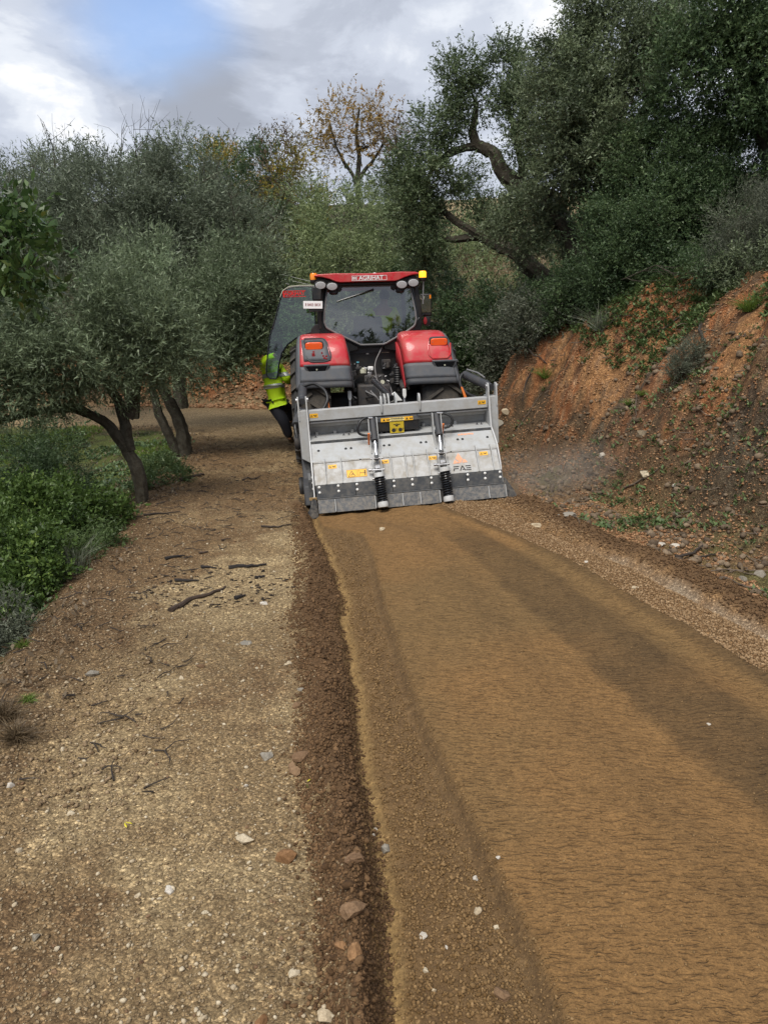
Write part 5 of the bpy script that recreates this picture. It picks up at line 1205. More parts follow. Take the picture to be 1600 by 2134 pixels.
# step on the left
for k in range(3): MB().box((-1.02 - 0.03 * (2 - k), 1.25, 0.52 + 0.32 * k), (0.36, 0.26, 0.035)).build('step', K['black'], TR, bevel=0.005)
MB().box((-1.15, 1.42, 0.78), (0.08, 0.05, 0.62)).build('step_side', K['red_flat'], TR, bevel=0.01)
# ------------------------------------------------------------------ stone crusher behind the tractor
IMP = empty('stone_crusher', (0.36, 9.3, -0.07), (0, R(-3.8), R(6)))
tag(IMP, 'grey steel stone crusher with two coil springs, mounted behind the red tractor', 'stone crusher')
G1 = mat('light_grey_paint', (0.40, 0.41, 0.415), 0.42, var=0.08, vscale=5, dirt=0.6, dirtcol=(0.27, 0.24, 0.19), dscale=7)
G2 = mat('worn_grey_paint', (0.40, 0.40, 0.395), 0.45, var=0.14, vscale=11, dirt=0.95, dirtcol=(0.29, 0.255, 0.20), dscale=8)
G3 = mat('dark_grey_steel', (0.050, 0.055, 0.062), 0.5, var=0.3, vscale=12, dirt=0.55, dirtcol=(0.19, 0.175, 0.15), dscale=14)
G4 = mat('scuffed_steel', (0.070, 0.074, 0.080), 0.5, metal=0.2, var=0.5, vscale=22, dirt=0.85, dirtcol=(0.30, 0.27, 0.23), dscale=20)
OR = mat('orange_paint', (0.75, 0.20, 0.04), 0.5)
ORF = mat('faded_orange_print', (0.72, 0.34, 0.20), 0.6)
YS = mat('yellow_sticker', (0.80, 0.42, 0.02), 0.5)
YD = mat('dull_yellow_plate', (0.50, 0.36, 0.02), 0.5)
PR = mat('black_print', (0.015, 0.015, 0.015), 0.6)
BP = K['black']
def P(name, mb, m, bevel=0.003, parent=IMP, **k): return mb.build(name, m, parent, bevel=bevel, **k)
# beam and end frames
P('top_beam', MB().box((0, 0.84, 1.185), (2.44, 0.16, 0.145)), G1, 0.008)
P('beam_flange', MB().box((0, 0.86, 1.085), (2.44, 0.14, 0.022)), G1)
P('cross_tube', MB().tube([(-1.22, 0.98, 1.045), (1.22, 0.98, 1.045)], 0.045, 20), G1, 0)
for sx in (-1, 1):
    P('end_plate', MB().prism([(0.98, 1.275), (0.72, 1.275), (0.71, 1.10), (0.66, 0.86), (0.52, 0.78), (0.36, 0.66), (0.22, 0.44), (0.14, 0.20), (0.20, 0.06), (1.9, 0.04), (2.0, 0.5), (1.6, 0.95)], 'x', sx * 1.235 - 0.009, sx * 1.235 + 0.009), G1, 0.004)
    P('end_plate_edge', MB().tube([(sx * 1.235, 0.71, 1.27), (sx * 1.235, 0.70, 1.10), (sx * 1.235, 0.65, 0.86), (sx * 1.235, 0.51, 0.78), (sx * 1.235, 0.35, 0.66), (sx * 1.235, 0.21, 0.44), (sx * 1.235, 0.13, 0.20)], 0.011, 6), mat('worn_edge', (0.55, 0.55, 0.55), 0.4), 0)
    P('upright', MB().prism([(1.247, 1.265), (1.36, 1.265), (1.36, 0.62), (1.247, 0.55)] if sx > 0 else [(-1.247, 1.265), (-1.36, 1.265), (-1.36, 0.62), (-1.247, 0.55)], 'y', 0.74, 0.98), G1, 0.006)
    P('gusset', MB().prism([(sx * 1.247, 0.54), (sx * 1.355, 0.61), (sx * 1.247, 0.18)], 'y', 0.80, 0.95), G3, 0.003)
    for k in (0, 1):
        xx = sx * (1.235 + 0.11 * k)
        P('clevis_lug', MB().prism([(-0.07, -0.20), (-0.06, 0.06), (-0.035, 0.115), (0.035, 0.115), (0.07, 0.06), (0.08, -0.20)], 'x', -0.010, 0.010), G1, 0.003, M=Matrix.Translation((xx, 0.80, 1.33)))
        pb = P('pin_head', MB().lathe([(0.028, -0.018), (0.028, 0.018)], (0, 0, 0), 14, 'x'), K['steel'], 0.003, M=Matrix.Translation((xx + sx * 0.012 * (1 if k else -1), 0.80, 1.40)))
    x0 = sx * 1.29
    x1 = 1.08 if sx > 0 else -1.27; 
    z1 = 1.52
    P('depth_cylinder', MB().tube([(x0, 0.82, 1.38), (x0 + (x1 - x0) * .12, 0.86 + 0.06, 1.40), (x0 + (x1 - x0) * .14, 0.93, 1.402), (x1, 1.50, z1)], [0.045, 0.05, 0.062, 0.062], 18), K['grey_dark'], 0)
    P('side_skid', MB().box((sx * 1.265, 1.3, 0.14), (0.035, 1.5, 0.20)), G3, 0.01)
def hose2(pts, r, m='hose', name='hydraulic_hose', n=26, ribs=False):
    Q = resample(pts, n)
    for _ in range(3): Q[1:-1] = (Q[:-2] + 2 * Q[1:-1] + Q[2:]) / 4
    if ribs:
        Q = resample(Q, n * 3); rr = [r * (1.0 + 0.16 * (i % 2)) for i in range(len(Q))]
        return MB().tube(Q, rr, 10).build(name, K[m], IMP)
    return MB().tube(Q, r, 9).build(name, K[m], IMP)
hose2([(-1.27, 1.35, 1.54), (-1.10, 1.30, 1.58), (-0.96, 1.15, 1.48), (-0.93, 1.05, 1.36), (-1.02, 1.0, 1.22), (-1.12, 0.98, 1.18)], 0.020, ribs=True)
hose2([(1.02, 1.40, 1.54), (0.96, 1.30, 1.50), (0.94, 1.2, 1.40), (1.02, 1.05, 1.28), (1.12, 0.98, 1.24)], 0.022, ribs=True)
hose2([(1.10, 1.45, 1.60), (1.20, 1.2, 1.56), (1.25, 1.0, 1.50)], 0.012, 'hose_grey')
hose2([(-1.38, 1.3, 1.30), (-1.42, 1.0, 1.05), (-1.40, 0.9, 0.85), (-1.33, 0.95, 0.72), (-1.30, 1.2, 0.70)], 0.020, ribs=True)
for sx, xx in ((-1, -0.93), (1, 0.98)):
    P('orange_guard', MB().prism([(-0.02, 0), (0.02, 0), (0.0, 0.14), (-0.022, 0.15)], 'y', 0, 0.02), OR, 0.002, M=Matrix.Translation((xx, 1.05, 1.24)) @ Euler((0, R(-14 if sx > 0 else 0), 0)).to_matrix().to_4x4() @ Matrix.Diagonal((1 if sx > 0 else .5, 1, 1.1 if sx > 0 else .7, 1)))
# lifting hooks over the beam, centre headstock
for xx in (-0.235, 0.285):
    Q = [(xx, 0.745, 1.14), (xx, 0.745, 1.27), (xx - .012, 0.77, 1.34), (xx - .02, 0.82, 1.37), (xx - .02, 0.88, 1.34), (xx - .02, 0.90, 1.27)]
    P('lifting_eye', MB().prism([(0.752, 1.14), (0.740, 1.18), (0.74, 1.32), (0.77, 1.37), (0.83, 1.375), (0.87, 1.33), (0.88, 1.26), (0.76, 1.258)], 'x', xx - 0.013, xx + 0.013), G1, 0.004)
    P('eye_slot', MB().cyl((xx - 0.0, 0.738, 1.15), (xx, 0.736, 1.15), 0.009, 10), PR, 0)
P('headstock_plate', MB().prism([(-0.14, 1.26), (0.10, 1.26), (0.0, 1.39), (-0.10, 1.33)], 'y', 1.12, 1.14), K['white'], 0.004)
for xx in (-0.17, -0.12, -0.02): P('headstock_lug', MB().prism([(0.85, 1.25), (0.87, 1.34), (0.95, 1.39), (1.05, 1.38), (1.12, 1.26)], 'x', xx - .011, xx + .011), G1, 0.004)
sp = []
for k in range(90):
    t = k / 89; a = t * 2 * math.pi * 10; c_ = np.array([-0.22 + 0.16 * t, 1.62 - 0.55 * t, 1.50 - 0.20 * t]); sp.append((c_[0] + 0.045 * math.cos(a), c_[1] + 0.02 * math.sin(a), c_[2] + 0.045 * math.sin(a)))
P('hose_bundle', MB().tube([(-0.24, 1.66, 1.52), (-0.06, 1.05, 1.31)], 0.043, 14), K['hose'], 0); P('guard_spring', MB().tube(sp, 0.008, 5), K['hose_grey'], 0)
# hood panels
P('back_wall', MB().box((0, 1.02, 1.0), (2.45, 0.012, 0.24)), G1, 0)
def sheet(name, p0, p1, x0, x1, m, th=0.012, bevel=0.003):
    (y0, z0), (y1, z1) = p0, p1; L = math.hypot(y1 - y0, z1 - z0); uy, uz = (y1 - y0) / L, (z1 - z0) / L
    M = Matrix(((1, 0, 0, (x0 + x1) / 2), (0, uy, -uz, (y0 + y1) / 2), (0, uz, uy, (z0 + z1) / 2), (0, 0, 0, 1)))
    return MB().box((0, 0, -th / 2), (x1 - x0, L, th)).build(name, m, IMP, bevel=bevel, M=M)
def panel_M(p0, p1, x, t, lift=0.002):
    """frame on a sloping panel: t = 0 at its lower edge, 1 at its upper edge"""
    (y0, z0), (y1, z1) = p0, p1; L = math.hypot(y1 - y0, z1 - z0); uy, uz = (y1 - y0) / L, (z1 - z0) / L
    y, z = y0 + (y1 - y0) * t, z0 + (z1 - z0) * t
    return Matrix(((1, 0, 0, x), (0, uy, -uz, y - uz * lift), (0, uz, uy, z + uy * lift), (0, 0, 0, 1)))
LEDGE = ((0.62, 0.865), (1.02, 0.905)); PA = ((0.33, 0.630), (0.615, 0.825)); GT = ((0.125, 0.355), (0.32, 0.612)); ST = ((0.088, 0.200), (0.118, 0.368)); BPL = ((0.0, 0.02), (0.075, 0.185))
sheet('ledge', *LEDGE, -1.225, 1.225, G1, 0.02)
P('ledge_lip', MB().box((0, 0.622, 0.842), (2.45, 0.010, 0.034)), G3, 0.0)
sheet('upper_hood', *PA, -1.225, 1.225, G1, 0.014)
P('hood_fold', MB().tube([(-1.225, 0.33, 0.63), (1.225, 0.33, 0.63)], 0.008, 6), G1, 0)
for i, (xa, xb) in enumerate(((-1.225, -0.60), (-0.598, -0.02), (-0.018, 0.60), (0.602, 1.225))): P('hinge_tube', MB().tube([(xa + 0.01, 0.322, 0.618), (xb - 0.01, 0.322, 0.618)], 0.010, 8), G2, 0)
P('gate_panel', MB(), G2) if False else sheet('gate_panel', *GT, -1.215, 1.215, G2, 0.014)
for xx in (-1.07, -0.86, -0.21, -0.02, 0.085, 0.28, 0.93, 1.13):
    P('gate_rib', MB().prism([(0.36, 0.675), (0.315, 0.675), (0.235, 0.60), (0.165, 0.455), (0.105, 0.375), (0.14, 0.36)], 'x', xx - 0.005, xx + 0.005), G1, 0)
n = 6; xs = np.linspace(-1.21, 1.21, 7)
xs = [-1.21, -0.72, -0.24, 0.12, 0.42, 0.86, 1.21] if False else [-1.21, -0.70, -0.22, 0.27, 0.75, 1.23]
for a, b in zip(xs[:-1], xs[1:]):
    s_ = sheet('bolted_strip', *ST, a + 0.002, b - 0.002, G3, 0.018)
bolts = [-1.165, -0.92, -0.68, -0.20, 0.04, 0.29, 0.53, 0.77, 1.0, 1.20]
for xx in bolts:
    for t in (0.82, 0.42):
        MB().lathe([(0.017, 0), (0.017, 0.006), (0.010, 0.012), (0.001, 0.013)], (0, 0, 0), 14).build('bolt_head', K['white'], IMP, M=panel_M(*ST, xx, t, 0.0))
for a, b in ((-1.20, 0.37), (0.375, 1.24)): P('hinge_rod', MB().tube([(a, 0.080, 0.190), (b, 0.080, 0.190)], 0.011, 8), G3, 0)
bx = [-1.20, -0.97, -0.455, None, -0.335, -0.10, 0.13, 0.385, None, 0.52, 1.03, 1.255]
for a, b in zip(bx[:-1], bx[1:]):
    if a is None or b is None: continue
    sheet('scraper_plate', *BPL, a + 0.002, b - 0.002, G4, 0.014)
    P('scraper_rib', MB().box((b - 0.006, 0.026, 0.10), (0.009, 0.045, 0.16), (R(-24), 0, 0)), G1, 0)
for a, b in ((-0.453, -0.337), (0.387, 0.518)): sheet('spring_pocket', (0.03, 0.03), (0.09, 0.17), a, b, BP, 0.01)
# studs and screws
for xx in (-1.13, -0.88, -0.64, -0.165, 0.10, 0.35, 0.80): P('stud_cap', MB().lathe([(0.026, -0.004), (0.026, 0.038), (0.021, 0.045), (0.001, 0.046)], (0, 0, 0), 16), G1, 0, M=panel_M(*LEDGE, xx, 0.86, 0.0))
def hexbolt(M, s=1.0):
    b_ = MB().lathe([(0.015 * s, 0), (0.015 * s, 0.010 * s)], (0, 0, 0), 6).build('screw', K['steel'], IMP, M=M)
    MB().lathe([(0.007 * s, 0.010 * s), (0.007 * s, 0.026 * s)], (0, 0, 0), 8).build('thread', K['grey_dark'], b_, M=M)
for xx in (-1.15, -0.77, -0.70, -0.255, -0.185, 0.215, 0.285, 0.655, 0.725, 1.07, 1.13): hexbolt(panel_M(*LEDGE, xx, 0.42, 0.0), 1.15)
for xx in (-1.13, -0.77, -0.70, -0.26, -0.19, 0.235, 0.305, 0.735, 0.80, 1.14):
    M = panel_M(*PA, xx, 0.60, 0.0)
    w_ = MB().lathe([(0.019, 0), (0.019, 0.003)], (0, 0, 0), 16).build('washer', G3, IMP, M=M)
    MB().lathe([(0.011, 0.003), (0.011, 0.014)], (0, 0, 0), 6).build('screw', PR, IMP, M=M)
# centre cover and plates
P('centre_cover', MB().prism([(0.74, 1.085), (0.98, 1.09), (1.01, 0.92), (0.70, 0.905), (0.70, 1.06)], 'x', -0.345, 0.255), BP, 0.006)
P('cover_hood', MB().prism([(-0.31, 1.095), (-0.38, 1.035), (0.29, 1.035), (0.22, 1.095)], 'y', 0.69, 0.95), G3, 0.004)
def sticker(M, w_, h_, kind='small', m=YS):
    s_ = MB().box((0, 0, 0), (w_, h_, 0.0016)).build('warning_sticker', m, IMP, M=M)
    pr = MB(); t = 0.0012
    def tri(cx, cy, s, lw=0.12):
        o = [(cx - s / 2, cy - s * .43), (cx + s / 2, cy - s * .43), (cx, cy + s * .43)]; k = 1 - 2.6 * lw
        i_ = [(cx + (a - cx) * k, cy - s * 0.06 + (b - cy + s * .02) * k) for a, b in o]
        for q in range(3):
            q2 = (q + 1) % 3; pr.prism([o[q], o[q2], i_[q2], i_[q]], 'z', 0, t)
    if kind == 'small':
        tri(-w_ * 0.27, 0, h_ * 0.72); pr.box((-w_ * .27, -h_ * .06, t / 2), (h_ * .1, h_ * .25, t))
        for k in range(3): pr.box((w_ * (0.02 + 0.14 * k), h_ * (0.08 - .1 * (k % 2)), t / 2), (w_ * 0.11, h_ * 0.22, t))
        pr.box((w_ * .2, -h_ * .18, t / 2), (w_ * .34, h_ * .08, t))
    elif kind == 'big':
        tri(-w_ * 0.25, -0.002, h_ * 0.88, 0.07); pr.prism([(-w_ * .31, -h_ * .26), (-w_ * .22, 0), (-w_ * .2, -h_ * .02), (-w_ * .27, -h_ * .26)], 'z', 0, t); pr.prism([(-w_ * .24, .0), (-w_ * .17, -h_ * .2), (-w_ * .15, -h_ * .18), (-w_ * .21, .03 * h_)], 'z', 0, t)
        for (x0, y0, x1, y1) in ((.04, -.3, .05, .3), (.14, -.3, .15, .3), (.04, .28, .15, .31), (.04, -.31, .15, -.28), (.19, -.02, .33, .02)): pr.box((w_ * (x0 + x1) / 2, h_ * (y0 + y1) / 2, t / 2), (w_ * (x1 - x0), h_ * (y1 - y0), t))
        for s_x, xx in ((-1, .19), (1, .33)): pr.prism([(w_ * (xx + s_x * .03), 0), (w_ * (xx - s_x * .01), h_ * .09), (w_ * (xx - s_x * .01), -h_ * .09)], 'z', 0, t)
        pr.lathe([(h_ * .08, 0), (h_ * .08, t)], (w_ * .41, h_ * .25, 0), 12); pr.box((w_ * .41, 0, t / 2), (w_ * .06, h_ * .3, t)); pr.box((w_ * .395, -h_ * .24, t / 2), (w_ * .02, h_ * .25, t)); pr.box((w_ * .425, -h_ * .24, t / 2), (w_ * .02, h_ * .25, t)); pr.box((w_ * .41, h_ * .05, t / 2), (w_ * .1, h_ * .05, t))
        for (x0, y0, ww, hh) in ((0, .47, .98, .02), (0, -.47, .98, .02), (-.49, 0, .008, .95), (.49, 0, .008, .95), (-.01, 0, .006, .9)): pr.box((w_ * x0, h_ * y0, t / 2), (w_ * ww, h_ * hh, t))
    pr.build('pictogram', PR, s_, M=M @ Matrix.Translation((0, 0, 0.0008)), smooth=False, fix=False)
    return s_
VB = Matrix.Translation((0, 0.757, 0)) @ Euler((R(90), 0, 0)).to_matrix().to_4x4()
def vert(x, y, z): return Matrix.Translation((x, y, z)) @ Euler((R(90), 0, 0)).to_matrix().to_4x4()
sticker(vert(-1.15, 0.757, 1.185), 0.11, 0.055); sticker(vert(1.14, 0.757, 1.19), 0.11, 0.055)
sticker(panel_M(*GT, -0.97, 0.80), 0.11, 0.055); sticker(panel_M(*GT, 1.03, 0.83), 0.11, 0.055)
sticker(panel_M(*GT, -0.29, 0.83), 0.115, 0.055); sticker(panel_M(*GT, 0.345, 0.82), 0.11, 0.055)
sticker(panel_M(*GT, -0.665, 0.42), 0.262, 0.112, 'big')
ws_ = MB().box((0, 0, 0), (0.435, 0.050, 0.0016)).build('warning_band', YS, IMP, M=vert(-0.045, 0.688, 1.062) @ Euler((R(-6), 0, 0)).to_matrix().to_4x4())
VM = vert(-0.045, 0.6855, 1.062) @ Euler((R(-6), 0, 0)).to_matrix().to_4x4()
MB().box((0, 0, 0), (0.20, 0.046, 0.0008)).build('band_centre', mat('pale_yellow', (0.75, 0.62, 0.25), 0.5), ws_, M=VM)
text_mesh('WARNING', 0.026, 'lettering', PR, ws_, VM @ Matrix.Translation((0, 0.007, 0.001)), depth=0.0005, sx=1.25, bold=0.0012)
pm = MB()
for k in range(9): pm.box((-0.07 + k * 0.0175, -0.014, 0.001), (0.013, 0.005, 0.0008))
for cx in (-0.175, 0.135):
    pm.prism([(cx - .018, -.013), (cx + .018, -.013), (cx, .016)], 'z', 0.0008, 0.0012)
    for k in range(2): pm.box((cx + 0.045 + .022 * k, -.002, 0.001), (0.018, 0.014, 0.0008))
for cx in (-0.088, 0.088): pm.prism([(cx - .009, 0), (cx + .009, 0), (cx, .015)], 'z', 0.0008, 0.0012)
pm.build('pictogram', PR, ws_, M=VM, smooth=False, fix=False)
yp = MB().box((0, 0, 0), (0.19, 0.15, 0.004)).build('instruction_plate', YD, IMP, M=vert(-0.055, 0.66, 0.955))
py_ = MB()
py_.prism([(-.045, .045), (-.02, .045), (0, .028), (.02, .045), (.045, .045), (.045, .035), (.025, .035), (.008, .012), (-.008, .012), (-.025, .035), (-.045, .035)], 'z', 0, .0015); py_.prism([(-.012, .05), (.012, .05), (0, .03)], 'z', 0, .0015)
for cx in (-0.045, 0.045):
    py_.lathe([(0.024, 0), (0.024, 0.0015)], (cx, -0.035, 0), 18)
    for k in range(8): a = k * math.pi / 4; py_.box((cx + 0.027 * math.cos(a), -0.035 + 0.027 * math.sin(a), .0007), (0.008, 0.008, .0015), (0, 0, a))
    py_.box((cx + 0.038, -0.035, .0007), (0.004, 0.03, .0015)); py_.prism([(cx + .03, -.022), (cx + .046, -.022), (cx + .038, -.008)], 'z', 0, .0015)
py_.build('pictogram', PR, yp, M=vert(-0.055, 0.6575, 0.955), smooth=False, fix=False)
# maker's mark on the gate
lg = [[(-0.10, -0.06), (-0.072, 0.0), (-0.02, -0.06)], [(-0.06, 0.012), (-0.012, 0.092), (0.035, 0.0), (0.005, -0.055)], [(0.045, 0.0), (0.02, -0.055), (0.095, -0.055), (0.07, -0.012)], [(-0.025, -0.03), (-0.045, -0.06), (0.0, -0.06)]]
lm_ = MB()
for q in lg: lm_.prism(q, 'z', 0, 0.001)
lm_.build('emblem', ORF, IMP, M=panel_M(*GT, 0.705, 0.66), smooth=False)
fm = MB(); bw = 0.014
def bar(x0, y0, x1, y1, w_=bw):
    dx, dy = x1 - x0, y1 - y0; L = math.hypot(dx, dy); nx, ny = -dy / L * w_ / 2, dx / L * w_ / 2
    fm.prism([(x0 + nx, y0 + ny), (x1 + nx, y1 + ny), (x1 - nx, y1 - ny), (x0 - nx, y0 - ny)], 'z', 0, 0.001)
bar(-.115, .028, -.040, .028); bar(-.115, -.002, -.05, -.002); bar(-.108, -.002, -.115, -.035)                 # F
bar(-.030, -.035, .004, .035); bar(.004, .035, .038, -.035); bar(.0, -.020, .022, -.020)                      # A
bar(.045, .028, .115, .028); bar(.052, -.002, .115, -.002); bar(.045, -.030, .115, -.030)                      # E
fm.build('lettering', PR, IMP, M=panel_M(*GT, 0.715, 0.245), smooth=False)
rb_ = MB()
for k, (x0, w_) in enumerate(((-0.09, .03), (-0.05, .035), (-0.005, .04), (0.045, .045), (0.09, .03))): rb_.box((x0, 0.004 * (k % 2), 0), (w_, 0.028, 0.001))
rb_.build('faded_lettering', ORF, IMP, M=panel_M(*PA, 0.86, 0.86), smooth=False)
MB().box((-0.80, 0, 0), (0.002, 0.06, 0.001)).build('scratch', G3, IMP, M=panel_M(*GT, 0, 0.9))
# spring dampers
def damper(xt, xb):
    T0 = Vector((xt, 0.60, 1.10)); T1 = Vector((xt * .9 + xb * .1, 0.40, 0.84)); T2 = Vector((xb - (xb - xt) * .25, 0.24, 0.64)); B0 = Vector((xb, 0.155, 0.52)); 
    S0 = Vector((xb + 0.005, 0.05, 0.44)); S1 = Vector((xb + 0.02, -0.065, 0.075))
    sgn = 1
    for dx in (-0.055, 0.055):
        P('bracket_plate', MB().prism([(0.56, 1.12), (0.62, 1.12), (0.66, 0.9), (0.60, 0.80), (0.40, 0.66), (0.37, 0.68), (0.50, 0.88)], 'x', xt + dx - 0.006, xt + dx + 0.006), G1, 0.002)
        P('clevis_plate', MB().prism([(0.27, 0.64), (0.20, 0.66), (0.08, 0.45), (0.07, 0.34), (0.16, 0.40)], 'x', xb + dx * 0.95 - 0.006, xb + dx * 0.95 + 0.006), G1, 0.002)
    cy = P('hydraulic_cylinder', MB().tube([T0, T0.lerp(T1, .06), T0.lerp(T1, .08), T1.lerp(T0, .14), T1.lerp(T0, .12), T1], [0.034, 0.034, 0.040, 0.040, 0.047, 0.047], 20), K['grey_dark'], 0)
    P('piston_rod', MB().tube([T1, T2], 0.020, 14), K['chrome'], 0, parent=cy)
    P('rod_end', MB().box(T2, (0.06, 0.05, 0.07), (R(35), 0, 0)), G3, 0.01, parent=cy)
    for z_, y_ in ((0.635, 0.22), (0.50, 0.12), (0.40, 0.055)):
        P('pin', MB().cyl((xb - 0.085, y_, z_), (xb + 0.085, y_, z_), 0.014, 12), K['steel'], 0.002, parent=cy)
    P('side_pin', MB().cyl((xb - 0.12 * sgn, 0.14, 0.50), (xb - 0.06, 0.14, 0.50), 0.020, 12), K['steel'], 0.003, parent=cy)
    P('link_block', MB().box(B0, (0.07, 0.05, 0.05), (R(40), 0, 0)), K['steel'], 0.004, parent=cy)
    spv = S1 - S0; ax = spv.normalized(); e1 = Vector((1, 0, 0)); e1 = (e1 - ax * e1.dot(ax)).normalized(); e2 = ax.cross(e1)
    P('spring_rod', MB().tube([S0 - ax * 0.05, S1], 0.030, 14), K['black'], 0, parent=cy)
    pts = []; N = 11
    for k in range(N * 22 + 1):
        t = k / (N * 22); a = 2 * math.pi * N * t; pts.append(S0 + spv * (0.05 + 0.87 * t) + e1 * (0.058 * math.cos(a)) + e2 * (0.058 * math.sin(a)))
    P('coil_spring', MB().tube(pts, 0.0115, 7), K['blackgl'], 0, parent=cy)
    P('spring_collar', MB().tube([S0 - ax * 0.035, S0 + ax * 0.025], [0.062, 0.068], 24), mat('collar_grey', (0.52, 0.53, 0.53), 0.4, dirt=0.4, dscale=12), 0.004, parent=cy)
    P('spring_cup', MB().tube([S1 - ax * 0.045, S1 - ax * 0.0, S1 + ax * 0.03], [0.064, 0.070, 0.066], 24), mat('collar_grey', (0, 0, 0)), 0.004, parent=cy)
    P('cup_end', MB().tube([S1 + ax * 0.03, S1 + ax * 0.034], [0.060, 0.055], 20), G3, 0, parent=cy)
damper(-0.385, -0.395); damper(0.475, 0.455)
hose2([(-0.40, 0.60, 1.10), (-0.46, 0.56, 1.13), (-0.55, 0.52, 1.10), (-0.60, 0.50, 1.0), (-0.585, 0.5, 0.93), (-0.50, 0.5, 0.90), (-0.45, 0.5, 0.90)], 0.017)
hose2([(0.50, 0.60, 1.09), (0.58, 0.56, 1.11), (0.66, 0.52, 1.07), (0.68, 0.50, 1.0), (0.64, 0.5, 0.93), (0.56, 0.5, 0.92)], 0.017)
for xx, zz, dx in ((-0.43, 1.115, 1), (0.53, 1.105, -1)): P('hose_fitting', MB().tube([(xx - 0.05, 0.57, zz + 0.01), (xx + 0.05, 0.57, zz)], 0.015, 10), K['steel'], 0.002)
P('orange_indicator', MB().box((-0.455, 0.49, 0.84), (0.030, 0.02, 0.25), (R(38), 0, R(-2))), OR, 0.004)
P('orange_indicator', MB().box((0.545, 0.53, 0.90), (0.024, 0.02, 0.20), (R(38), 0, 0)), OR, 0.004)
# left side: chain case, wheel and blade; right side blade
P('drive_case', MB().prism([(0.75, 0.35), (0.45, 0.30), (0.35, 0.05), (0.6, -0.02), (1.4, 0.0), (1.6, 0.35), (1.3, 0.75), (0.95, 0.75)], 'x', -1.37, -1.25), K['grey_dark'], 0.02)
P('support_disc', MB().lathe([(0.001, -0.03), (0.15, -0.03), (0.16, 0.0), (0.15, 0.03), (0.001, 0.03)], (0, 0, 0), 28, 'x'), K['black'], 0, M=Matrix.Translation((-1.40, 0.80, 0.20)))
P('belt_pulley', MB().lathe([(0.001, -0.04), (0.10, -0.04), (0.12, 0.0), (0.10, 0.04), (0.001, 0.04)], (0, 0, 0), 24, 'x'), K['cast'], 0, M=Matrix.Translation((-1.40, 1.0, 0.82)))
P('oil_tank', MB().tube([(-1.34, 1.3, 1.22), (-1.40, 1.0, 1.05)], 0.06, 12), K['grey_dark'], 0.01)
P('side_guard', MB().prism([(0.24, 0.42), (0.30, 0.50), (0.55, 0.45), (0.55, -0.02), (0.26, -0.02)], 'x', -1.30, -1.255), G3, 0.006)
for z_ in (0.45, 0.38, 0.30, 0.18, 0.10): P('bolt_head', MB().cyl((-1.245, 0.262, z_), (-1.245, 0.225, z_), 0.011, 10), K['white'], 0)
P('side_blade', MB().prism([(-1.215, 0.20), (-1.265, 0.20), (-1.30, 0.08), (-1.40, -0.08), (-1.20, -0.06)], 'y', 0.10, 0.125), G4, 0.003)
P('blade_tip', MB().box((-1.255, 0.11, 0.195), (0.10, 0.02, 0.035)), mat('rusty_edge', (0.30, 0.20, 0.09), 0.8), 0.002)
P('side_blade', MB().prism([(1.245, 0.25), (1.285, 0.24), (1.40, 0.06), (1.43, 0.0), (1.42, -0.05), (1.38, -0.06), (1.20, -0.03)], 'y', 0.16, 0.18), G4, 0.004)
P('rotor_housing', MB().box((0, 1.15, 0.42), (2.3, 1.0, 0.7)), G3, 0.03)
# ------------------------------------------------------------------ people
def skin_mesh(name, verts, edges, radii, root_i, m, parent, sub=2, shrink=None, smooth=True):
    me = bpy.data.meshes.new(name); me.from_pydata([tuple(v) for v in verts], edges, [])
    o = bpy.data.objects.new('tmp', me); COL.objects.link(o)
    o.modifiers.new('s', 'SKIN')
    sv = me.skin_vertices[0].data
    for i, r in enumerate(radii):
        sv[i].radius = r if isinstance(r, tuple) else (r, r)
        sv[i].use_root = (i == root_i)
    md = o.modifiers.new('d', 'SUBSURF'); md.levels = sub; md.render_levels = sub
    bpy.context.view_layer.update(); dg = bpy.context.evaluated_depsgraph_get()
    out_ = bpy.data.meshes.new_from_object(o.evaluated_get(dg))
    bpy.data.objects.remove(o); out_.name = name
    out_.materials.clear(); out_.materials.append(m)
    out_.polygons.foreach_set('use_smooth', [True] * len(out_.polygons))
    return link(name, out_, parent)
def hand(parent, wrist, elbow, palm_n, m, name='glove', curl=0.9, s=1.0):
    """palm and five bent fingers, grown as one skin mesh"""
    w_ = Vector(wrist); d = (w_ - Vector(elbow)).normalized(); n_ = Vector(palm_n); n_ = (n_ - d * n_.dot(d)).normalized(); sd = d.cross(n_)
    V = [w_, w_ + d * 0.045 * s]; Rr = [0.026 * s, (0.040 * s, 0.020 * s)]; Ed = [(0, 1)]
    V.append(w_ + d * 0.085 * s); Rr.append((0.042 * s, 0.018 * s)); Ed.append((1, 2))
    for k, (off, L) in enumerate(((-0.033, 0.070), (-0.011, 0.080), (0.011, 0.076), (0.033, 0.060))):
        p = w_ + d * 0.09 * s + sd * off * s; dirv = d.copy(); prev = 2
        for j in range(3):
            dirv = (Quaternion(sd, -curl * 0.55) @ dirv) if True else dirv
            V.append(p); Rr.append(0.0095 * s); Ed.append((prev, len(V) - 1)); prev = len(V) - 1
            p = p + dirv * L * s * (0.45, 0.32, 0.25)[j]
        V.append(p); Rr.append(0.0075 * s); Ed.append((prev, len(V) - 1))
    p = w_ + d * 0.03 * s - sd * 0.035 * s; V.append(p); Rr.append(0.012 * s); Ed.append((1, len(V) - 1))
    for j in range(2):
        p = p + (d * 0.6 - sd * 0.5 + n_ * 0.5).normalized() * 0.032 * s; V.append(p); Rr.append(0.010 * s); Ed.append((len(V) - 2, len(V) - 1))
    return skin_mesh(name, V, Ed, Rr, 0, m, parent, 1)
PX = ground_hit(613, 935); 
